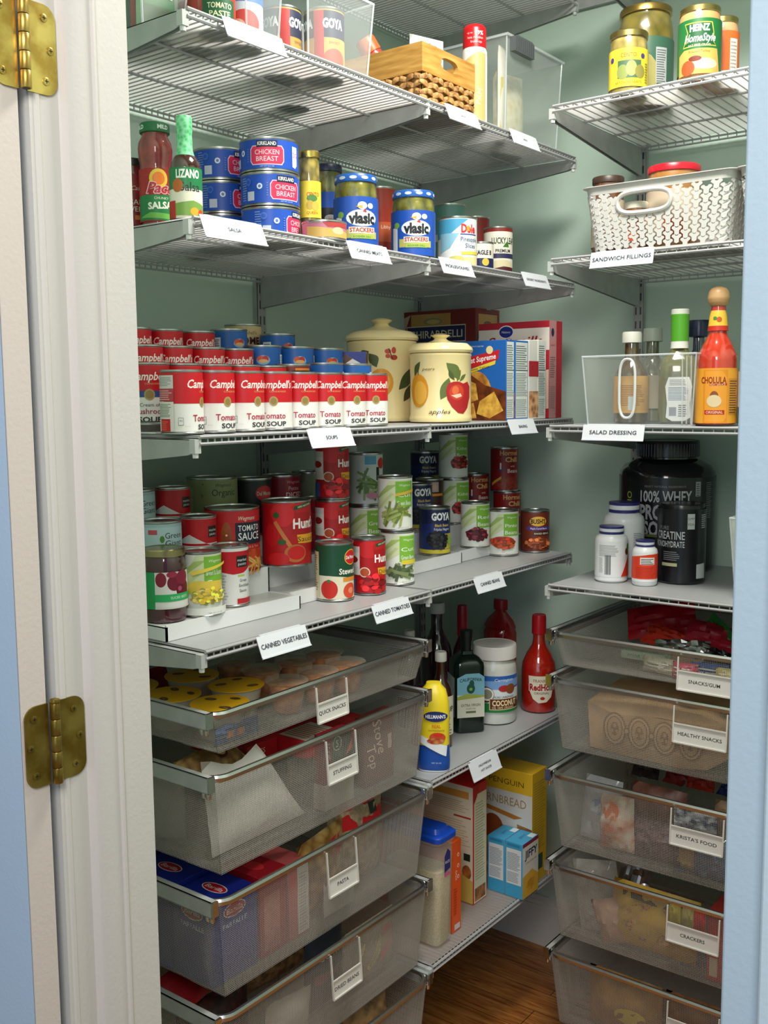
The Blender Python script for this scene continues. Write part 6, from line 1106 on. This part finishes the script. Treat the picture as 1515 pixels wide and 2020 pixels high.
for i, (x, y, dz, rz, lb) in enumerate([(.392, .098, 0, .3, 'yellow lidded noodle cup nearest the front corner of the drawer'), (.288, .086, .0, -.4, 'yellow lidded noodle cup at the left side of the shallow drawer'), (.335, .192, 0, 1.2, 'yellow lidded noodle cup farthest along beside the clear fruit cups'), (.185, .078, 0, 2.2, 'yellow lidded noodle cup at the back left behind the others'), (.222, .190, 0, .9, 'yellow lidded noodle cup mostly under the shelf above')]):
    pasta_cup(x, y, z+dz, rz, lb)
def fruit_cup(x, y, z, label, first=[None]):
    if first[0]: return dup(first[0], (x, y, z), x*37, label)
    t = thing('fruit_cup', label, 'cup', (x, y, z), 0, 'clear fruit cups'); mb = MB(); mb.lathe([(.024, .001), (.026, .003), (.0345, .050), (.030, .051)], 'v:#e8a050:#b8642c:70:.2', 32); mb.build('fruit', t)
    q = MB(); q.lathe([(.0255, 0), (.0275, .002), (.036, .054), (.0395, .055), (.0395, .0562)], 't:#f0e8dc:.12', 36, close=False); q.lathe([(.0395, .0563), (.039, .0570), (.001, .0570)], 't:#f0e4d0:.20', 36, close=False); q.build('clear_cup', t); first[0] = t; return t
for i, (x, y, dz) in enumerate([(.392, .262, 0), (.395, .343, 0), (.300, .292, 0), (.395, .424, 0), (.310, .374, 0), (.312, .456, 0), (.222, .300, 0), (0, 0, 9), (0, 0, 9)]):
    if dz == 9: continue
    fruit_cup(x, y, z+dz, ['orange fruit cup behind the QUICK SNACKS tag, nearest the noodle cups', 'orange fruit cup at the drawer front, just right of the one nearest the noodle cups', 'orange fruit cup in the second row next to the yellow lids', 'orange fruit cup farthest right along the drawer front', 'orange fruit cup in the middle of the second row', 'orange fruit cup at the far end of the second row', 'orange fruit cup deep in the drawer under the shelf'][i])
pk('snack_pouch', 'dark red packet between the noodle cups and the drawer back', .12, .17, z, .12, .05, .03, '#8a1420', 'A', -20, seed=3)
pk('snack_pouch', 'blue and orange packet behind the mesh below the noodle cups', .43, .10, z, .10, .030, .012, '#3c5a8c', 'A', 0, ops=[('r', -30, 8, 10, 20, '#c87848')], seed=5)
# stuffing drawer
z = fl[1]
pk('paper_sack', 'large crumpled white paper sack behind the mesh of the STUFFING drawer', .405, .175, z+.004, .23, .150, .05, '#ece8e0:.7', 'A', -8, 0, 0, seed=11, cat='bag', wr=.004)
for _v in bpy.data.objects['paper_sack'].children[0].data.vertices:
    k = _v.co.z/.150; _v.co.x += (-.10 if _v.co.x > 0 else .0)*k*abs(_v.co.x)/.115+.03*(1-k)*0; _v.co.z += .012*math.sin(_v.co.x*40)*k
pk('stuffing_bag', 'clear grey bag at the left side of the STUFFING drawer', .26, .055, z+.004, .12, .13, .04, 't:#c8c4bc:.55', 'A', 0, 0, -60, seed=12, cat='bag')
pk('noodle_bag', 'cellophane bag of twisted noodles with a brown swirl mark', .365, .130, z+.122, .14, .06, .04, 'v:#c8a468:#7a5a30:60', 'A', -62, 0, 5, ops=[('e', 10, 28, 14, 12, '#5a2014'), ('e', 10, 28, 9, 7, '#c8a468')], seed=13, cat='bag')
carton('stuffing_box', 'flat red packet box lying at the top of the STUFFING drawer', .18, .33, .22, .30, z+.10, z+.132, '#a81420', [], [('t', 'SIDES', 30, 16, 10, '#e8d0b0')], [('r', 20, 6, 80, 40, '#d8c8a0'), ('l', 30, 50, 130, 74, 3, '#e0c080')])
carton('stuffing_box', 'red and white stuffing box lying lengthwise along the rim', .30, .40, .305, .50, z+.10, z+.13, '#b81824', [], [('r', 40, 4, 120, 26, '#e0d8c8'), ('t', 'STUFFING', 80, 15, 10, '#8a1c20', {'w': 70})], [('r', 20, 10, 90, 100, '#d8ccb8'), ('l', 24, 20, 86, 90, 8, '#a85a3c'), ('r', 0, 130, 100, 170, '#c82c30')])
carton('stuffing_box', 'dark red box with curly cream script behind the mesh', .395, .418, .45, .545, z+.002, z+.142, '#6a3028', [], [('t', 'Stove', 48, 96, 26, '#e8d0b8', {'shear': .3, 'w': 74, 'rot': -75}), ('t', 'Top', 26, 60, 26, '#e8d0b8', {'shear': .3, 'w': 50, 'rot': -75}), ('r', 76, 60, 88, 90, '#c8b0a0')])
carton('seasoning_box', 'small box with red, green and dark panels above the STUFFING tag', .40, .424, .325, .405, z+.05, z+.142, '#8a1c28', [], [('r', 22, 0, 52, 92, '#1c4a34'), ('e', 37, 70, 13, 14, '#c8ccb0'), ('e', 37, 70, 11, 12, '#1c4a34'), ('t', 'S', 37, 70, 14, '#d8d8c0'), ('r', 52, 0, 80, 92, '#20281f'), ('t', 'GRAVY', 12, 60, 8, '#e0c8c8', {'rot': 90}), ('p', [(60, 40), (80, 50), (80, 70)], '#d86a2c')])
mb = MB(); mb.box(.398, .426, .323, .407, 0, .0475, '#c8c0b0'); o = mb.build('flat_box'); o.location = (0, 0, z); tag(o, 'plain box lifting the small red and green box', 'box')
pk('crouton_bag', 'pale tan bag filling the right of the STUFFING drawer', .30, .45, z+.002, .18, .09, .07, 'n:#b8a890:#8a7c6c:30', 'A', 0, 0, 0, seed=15, cat='bag')
# pasta drawer
z = fl[2]
for k, (x0, x1_, ya, yb2, hh2, lb) in enumerate([(.10, .205, .032, .125, .148, 'dark blue pasta box at the far left of the PASTA drawer'), (.212, .325, .034, .135, .150, 'dark blue pasta box in the middle of the left group'), (.330, .425, .036, .140, .142, 'dark blue pasta box nearest the drawer front')]):
    w_ = (x1_-x0)*1000; d_ = (yb2-ya)*1000
    carton('pasta_box', lb, x0, x1_, ya, yb2, z, z+hh2, '#14278a', [('e', w_/2, 120, 26, 13, '#e4dcdc'), ('e', w_/2, 120, 24, 11, '#b8182c'), ('t', 'Barilla', w_/2, 120, 10, '#f0ecec', {'shear': .15, 'w': 38}), ('t', 'FARFALLE', w_/2, 96, 9, '#c8d0e8', {'w': 56})], [('e', d_/2, 120, 26, 13, '#e4dcdc'), ('e', d_/2, 120, 24, 11, '#b8182c'), ('t', 'Barilla', d_/2, 120, 10, '#f0ecec', {'shear': .15, 'w': 38}), ('t', 'FARFALLE', d_/2, 96, 9, '#c8d0e8', {'w': 56})], [('e', w_/2, d_/2, 28, 14, '#e4dcdc'), ('e', w_/2, d_/2, 26, 12, '#b8182c'), ('t', 'Barilla', w_/2, d_/2, 10, '#f0ecec', {'shear': .15, 'w': 40})], group='dark blue pasta boxes')
carton('noodle_box', 'crimson box standing next to the blue pasta boxes', .33, .425, .148, .215, z, z+.148, '#a01424', [], [('r', 10, 10, 50, 110, 'n:#c87a70:#b05048:30')], [('e', 50, 30, 24, 14, '#c82c34')])
carton('noodle_box', 'crimson box with a white strip behind the PASTA drawer mesh', .335, .425, .22, .275, z, z+.14, '#c05858', [], [('r', 24, 4, 54, 132, '#e4e0da'), ('l', 28, 10, 50, 120, 20, '#b8b0a8'), ('e', 12, 110, 9, 14, '#d83040')])
pk('pasta_bag', 'clear bag of spiral pasta gathered above the PASTA tag', .395, .345, z+.012, .13, .158, .05, 'v:#d0a860:#7a5424:50:.2', 'A', 6, -8, 0, ops=[('r', 10, 110, 40, 140, '#b81c2c')], seed=21, cat='bag')
pk('pasta_bag', 'bag of pasta with a bright red top at the right of the drawer', .37, .47, z+.004, .17, .168, .06, 'n:#c0a888:#8a7458:60', 'A', 0, 3, 0, ops=[('r', -60, 120, 70, 164, '#c4141c'), ('r', 24, 134, 50, 156, '#20301c')], seed=22, cat='bag')
pk('pasta_bag', 'milky clear pouch low behind the mesh under the PASTA tag', .425, .360, z+.004, .09, .07, .012, 't:#e0dcd4:.6', 'A', 0, seed=23, cat='bag')
pk('pasta_bag', 'yellow noodle bag seen through the drawer side mesh', .20, .18, z+.004, .14, .12, .05, 'v:#d8b460:#8a6a30:60', 'A', 0, seed=24, cat='bag')
# dried beans drawer
z = fl[3]
pk('bean_bag', 'red bean packet near the front corner of the DRIED BEANS drawer', .335, .12, z+.128, .14, .08, .03, '#9c1420', 'A', -68, 0, 10, seed=31)
pk('bean_bag', 'dark bean bag filling the left of the DRIED BEANS drawer', .33, .12, z+.002, .17, .115, .07, 'v:#5a2c28:#2c1818:70', 'A', 0, seed=32, cat='bag')
pk('bean_bag', 'dark packet with pale lettering above the DRIED BEANS tag', .40, .34, z+.01, .11, .150, .04, '#1c2030', 'A', 0, ops=[('t', 'GOYA', 0, 110, 15, '#c8c8c8'), ('r', -40, 60, 40, 80, '#8a2c2c')], seed=33)
pk('bean_bag', 'clear pouch with milky beans low at the front left', .415, .215, z+.002, .12, .09, .04, 't:#e0d8c8:.5', 'A', 0, 8, seed=34, cat='bag')
pk('candy_bag', 'clear bag with yellow and red pieces at the right of the DRIED BEANS drawer', .40, .475, z+.002, .17, .12, .05, 't:#c8b89c:.4', 'A', 0, 0, 0, ops=[('p', [(-20, 30), (10, 60), (20, 96), (-4, 70), (-30, 40)], '#d8c43c'), ('p', [(6, 30), (60, 60), (66, 96), (30, 100), (16, 60)], '#d84a3c'), ('p', [(-60, 40), (-30, 90), (-40, 96)], '#e0d8a0')], seed=35, cat='bag')
pk('rice_bag', 'tan bag deep in the DRIED BEANS drawer', .25, .38, z+.002, .24, .13, .08, 'n:#b89c74:#7a6448:60', 'A', 0, seed=36, cat='bag')
pk('snack_pouch', 'small navy packet at the back left of the DRIED BEANS drawer', .17, .09, z+.11, .09, .07, .03, '#1c2c9c', 'A', -40, seed=37)
z = fl[4]
pk('flour_bag', 'tan bag in the bottom left drawer', .36, .30, z+.002, .26, .14, .08, 'n:#b8a078:#8a7450:40', 'A', 0, seed=41, cat='bag')
pk('flour_bag', 'brown bag at the right of the bottom left drawer', .37, .50, z+.002, .14, .14, .08, 'n:#a88458:#7a5c3c:40', 'A', 0, seed=42, cat='bag')
# right drawers
z = fb[0]
pk('candy_packet', 'bright red packet at the back of the SNACKS/GUM drawer', .72, 1.18, z+.03, .16, .08, .03, '#b80c24', 'B', -35, -14, 10, seed=51, wr=.012)
pk('candy_packet', 'orange red packet in front of the bright red one', .76, 1.10, z+.02, .13, .055, .03, '#c8321c', 'B', -50, 6, -8, seed=52, wr=.012)
pk('candy_packet', 'crimson wrinkled packet in the middle of the SNACKS/GUM drawer', .86, 1.12, z+.03, .13, .06, .04, '#b01830', 'B', -40, 10, 10, seed=53, wr=.014)
pk('foil_packet', 'crumpled silver foil packet in the SNACKS/GUM drawer', .82, 1.03, z+.012, .12, .055, .035, 'm:#c8c8c8:.25', 'B', -40, -4, 6, seed=54, wr=.020)
pk('foil_packet', 'second dark silver packet right of the crumpled foil', .90, 1.03, z+.008, .09, .05, .035, 'm:#6a6a6c:.25', 'B', -50, 6, -6, seed=55, wr=.020)
t = thing('gum_stick_pack', 'long green gum packet leaning at the right of the drawer', 'packet', (.885, 1.14, z+.060)); mb = MB(); mb.box(-.014, .014, -.004, .004, -.075, .065, '#2c8a3c:.3'); mb.box(-.004, -.002, -.0046, .0046, -.075, .065, '#8ac890'); mb.build('wrapper', t, bevel=.002); t.rotation_euler = (math.radians(-30), math.radians(-62), 0)
carton('gum_box', 'pale green flat packet lying across the SNACKS/GUM drawer', .70, .80, 1.00, 1.03, z+.012, z+.030, '#a8bca0', [('t', 'mint gum', 46, 10, 8, '#4c6a4c', {'w': 60})], [], [('r', 6, 6, 94, 24, '#8aa888')])
for k, (x, y, w_, c, lb) in enumerate([(.80, .965, .075, '#c8c4a8', 'beige snack bars stacked behind the front mesh'), (.862, .952, .055, '#c84860', 'pink gum packets behind the SNACKS/GUM tag'), (.905, .975, .075, '#2c5aa8', 'blue gum packet behind the SNACKS/GUM tag'), (.955, .960, .06, '#d8c880', 'gold wrapped sweets behind the front mesh at the right')]):
    pk('gum_packet', lb, x, y, z+.001, w_, .034, .026, c, 'B', -8, 0, 8*k-10, seed=60+k, ops=[('l', -w_*400, 6, w_*400, 28, 3, '#e8e0d8')])
z = fb[1]
t = thing('paper_bag', 'brown paper bag with printed scroll pattern lying in the drawer', 'bag', (.80, .985, z+.004), 0); mb = MB(); R = random.Random(3)
prof = [(-.145, .0), (-.05, -.004), (.06, -.006), (.115, .002), (.165, .04), (.19, .075), (.15, .10), (.10, .115), (.02, .118), (-.06, .112), (-.155, .100)]
nn_ = len(prof); vs = [(x, -.035+(R.random()-.5)*.008, zz) for x, zz in prof]+[(x*.97, .13+(R.random()-.5)*.01, zz*1.12+.004) for x, zz in prof]
vs += [(x*.6+.01, -.043+(R.random()-.5)*.006, zz*.6+.025) for x, zz in prof]
fs = [(i, (i+1) % nn_, nn_+(i+1) % nn_, nn_+i) for i in range(nn_)]+[tuple(range(nn_, 2*nn_))]+[(i, 2*nn_+i, 2*nn_+(i+1) % nn_, (i+1) % nn_) for i in range(nn_)]+[tuple(range(2*nn_, 3*nn_))]
mb.add(vs, fs, 'n:#b08c60:#c4a078:14:.8'); mb.build('paper', t, smooth=False)
q = MB(); O = []
for cxx in (-84, -28, 28, 84):
    O += [('e', cxx, 55, 27, 36, '#8a6a44'), ('e', cxx, 55, 23, 32, '#c0a078'), ('e', cxx, 55, 19, 28, '#8a6a44'), ('e', cxx, 55, 16, 25, '#b8946a'), ('e', cxx, 55, 9, 15, '#8a6a44'), ('e', cxx, 62, 4, 5, '#b8946a'), ('e', cxx-5, 50, 3, 4, '#b8946a'), ('e', cxx+5, 50, 3, 4, '#b8946a')]
for cxx in (-56, 0, 56): O += [('e', cxx, 55, 7, 8, '#8a6a44'), ('e', cxx, 55, 4, 5, '#c0a078')]
paint(q, face((0, -.0470, 0), (1, 0, 0), (0, .02, 1), (0, -1, 0)), O); q.build('printed_pattern', t, smooth=False)
z = fb[2]
for k, (x, y, w_, h_, m_, lb, ops) in enumerate([
    (.660, .985, .085, .145, 't:#d0d4d8:.55', 'clear zip bag at the left end of the third right drawer', [('e', 0, 84, 20, 18, '#6a7aa0')]),
    (.715, .965, .085, .120, 'n:#c0683c:#d8d0bc:26', 'bag with orange and white food pieces on the right', [('e', -4, 90, 20, 18, '#c8602c')]),
    (.775, 1.02, .12, .140, 'n:#6a3c30:#8a5c4c:30', 'brown bag behind the orange one in the third right drawer', []),
    (.805, .965, .11, .085, 'v:#7a5a60:#4a3438:120', 'bag of dark purple brown granules low in the third right drawer', []),
    (.880, .970, .075, .130, 'n:#b8945c:#d0b480:30', 'bag of tan crackers beside the tag', [('e', 20, 80, 16, 12, '#c8602c')]),
    (.935, .950, .09, .09, 'g:#4a5c80', 'crumpled blue grey pouch at the right of the third drawer', []),
    (.960, 1.02, .12, .14, 'n:#8a6a54:#b09070:26', 'brown bag at the back right of the third drawer', [])]):
    pk('food_bag', lb, x, y, z+.002, w_, h_, .05, m_, 'B', -4, 4*(-1)**k, 6*(-1)**k, ops=ops, seed=70+k, cat='bag', wr=.012)
for k, (x, c) in enumerate([(.71, '#3c2c28'), (.775, '#a02824'), (.84, '#c03020'), (.90, '#203880'), (.95, '#1c2440')]):
    pk('snack_bar', ['dark snack bar lying at the left top of the third right drawer', 'maroon snack bar lying next to the dark one', 'bright red snack bar on top of the third right drawer', 'royal blue snack bar on top of the third right drawer', 'navy snack bar at the right top of the third right drawer'][k], x, 1.12, z+.118, .06, .05, .025, c, 'B', -55, 8*(-1)**k, 20*(-1)**k, seed=80+k, wr=.012, cat='snack bar')
pk('spice_jar_bag', 'clear pouch with white and navy caps above the third tag', .90, .93, z+.105, .09, .05, .012, 'n:#20284c:#c8ccd0:60', 'B', 0, seed=90)
z = fb[3]
pk('food_bag', 'shiny clear cellophane bag at the left of the CRACKERS drawer', .675, .985, z+.002, .10, .165, .05, 't:#d8d4cc:.30', 'B', 0, -8, 10, seed=91, cat='bag', wr=.02)
pk('foil_packet', 'silver packet poking up at the rear of the CRACKERS drawer', .70, 1.06, z+.02, .07, .165, .02, 'm:#b8bcc4:.3', 'B', 0, 10, 12, seed=92, wr=.02)
pk('granola_bag', 'yellow bag with a clear window of brown granola', .80, .965, z+.002, .19, .145, .06, 'n:#c8a23c:#b08c30:20', 'B', 0, 3, 4, ops=[('e', 0, 74, 62, 44, 'v:#7a4c28:#c89860:140'), ('r', -70, 118, 60, 130, '#3c3420')], seed=93, cat='bag', wr=.01)
pk('cracker_sleeve', 'pink tan sleeve leaning low in the CRACKERS drawer', .725, .955, z+.002, .07, .10, .03, 'n:#c09880:#a87c68:20', 'B', 0, -20, 0, seed=94)
carton('cracker_box', 'red cracker box at the right end of the CRACKERS drawer', .93, 1.02, .935, 1.02, z+.001, z+.150, '#b83c38', [('r', 6, 10, 22, 50, '#d8c8a8'), ('r', 50, 90, 80, 140, '#d8b060'), ('r', 36, 6, 80, 36, '#d8d0c8'), ('r', 0, 140, 90, 150, '#8a2420')], [], [])
for k, (x, c) in enumerate([(.865, '#c8b43c'), (.893, '#bcb064'), (.918, '#c81c24')]):
    pk('cracker_packet', ['yellow packet left above the CRACKERS tag', 'olive packet in the middle above the CRACKERS tag', 'red packet right above the CRACKERS tag'][k], x, .922, z+.075, .026, .075, .010, c, 'B', 0, seed=97+k)
for k, (x, c) in enumerate([(.82, '#1c2c9c'), (.88, '#2028a0'), (.94, '#a01424')]):
    pk('snack_bar', ['blue snack bar lying at the back of the CRACKERS drawer', 'deep blue snack bar beside the plain blue one', 'dark red snack bar behind the cracker box'][k], x, 1.12, z+.125, .07, .05, .025, c, 'B', -60, 0, 14*(-1)**k, seed=100+k, cat='snack bar', wr=.012)
z = fb[4]
pk('chip_bag', 'brown and yellow bag in the lowest right drawer', .74, .965, z+.002, .17, .135, .07, 'n:#8a6434:#a87c3c:24', 'B', 0, 0, 0, ops=[('e', 24, 60, 34, 18, '#c8b428')], seed=103, cat='bag', wr=.01)
pk('chip_bag', 'orange brown bag at the right of the lowest right drawer', .91, .975, z+.002, .16, .13, .07, 'n:#a8703c:#7a4c2c:24', 'B', 0, 0, 0, seed=104, cat='bag', wr=.01)
pk('snack_bar', 'blue packet on top of the lowest right drawer', .85, 1.12, z+.115, .09, .06, .03, '#1c2c8c', 'B', -60, 0, 10, seed=105, cat='snack bar', wr=.012)
pk('snack_bar', 'dark green packet on top of the lowest right drawer', .95, 1.10, z+.115, .09, .06, .03, '#1c5a34', 'B', -60, 0, -10, seed=106, cat='snack bar', wr=.012)
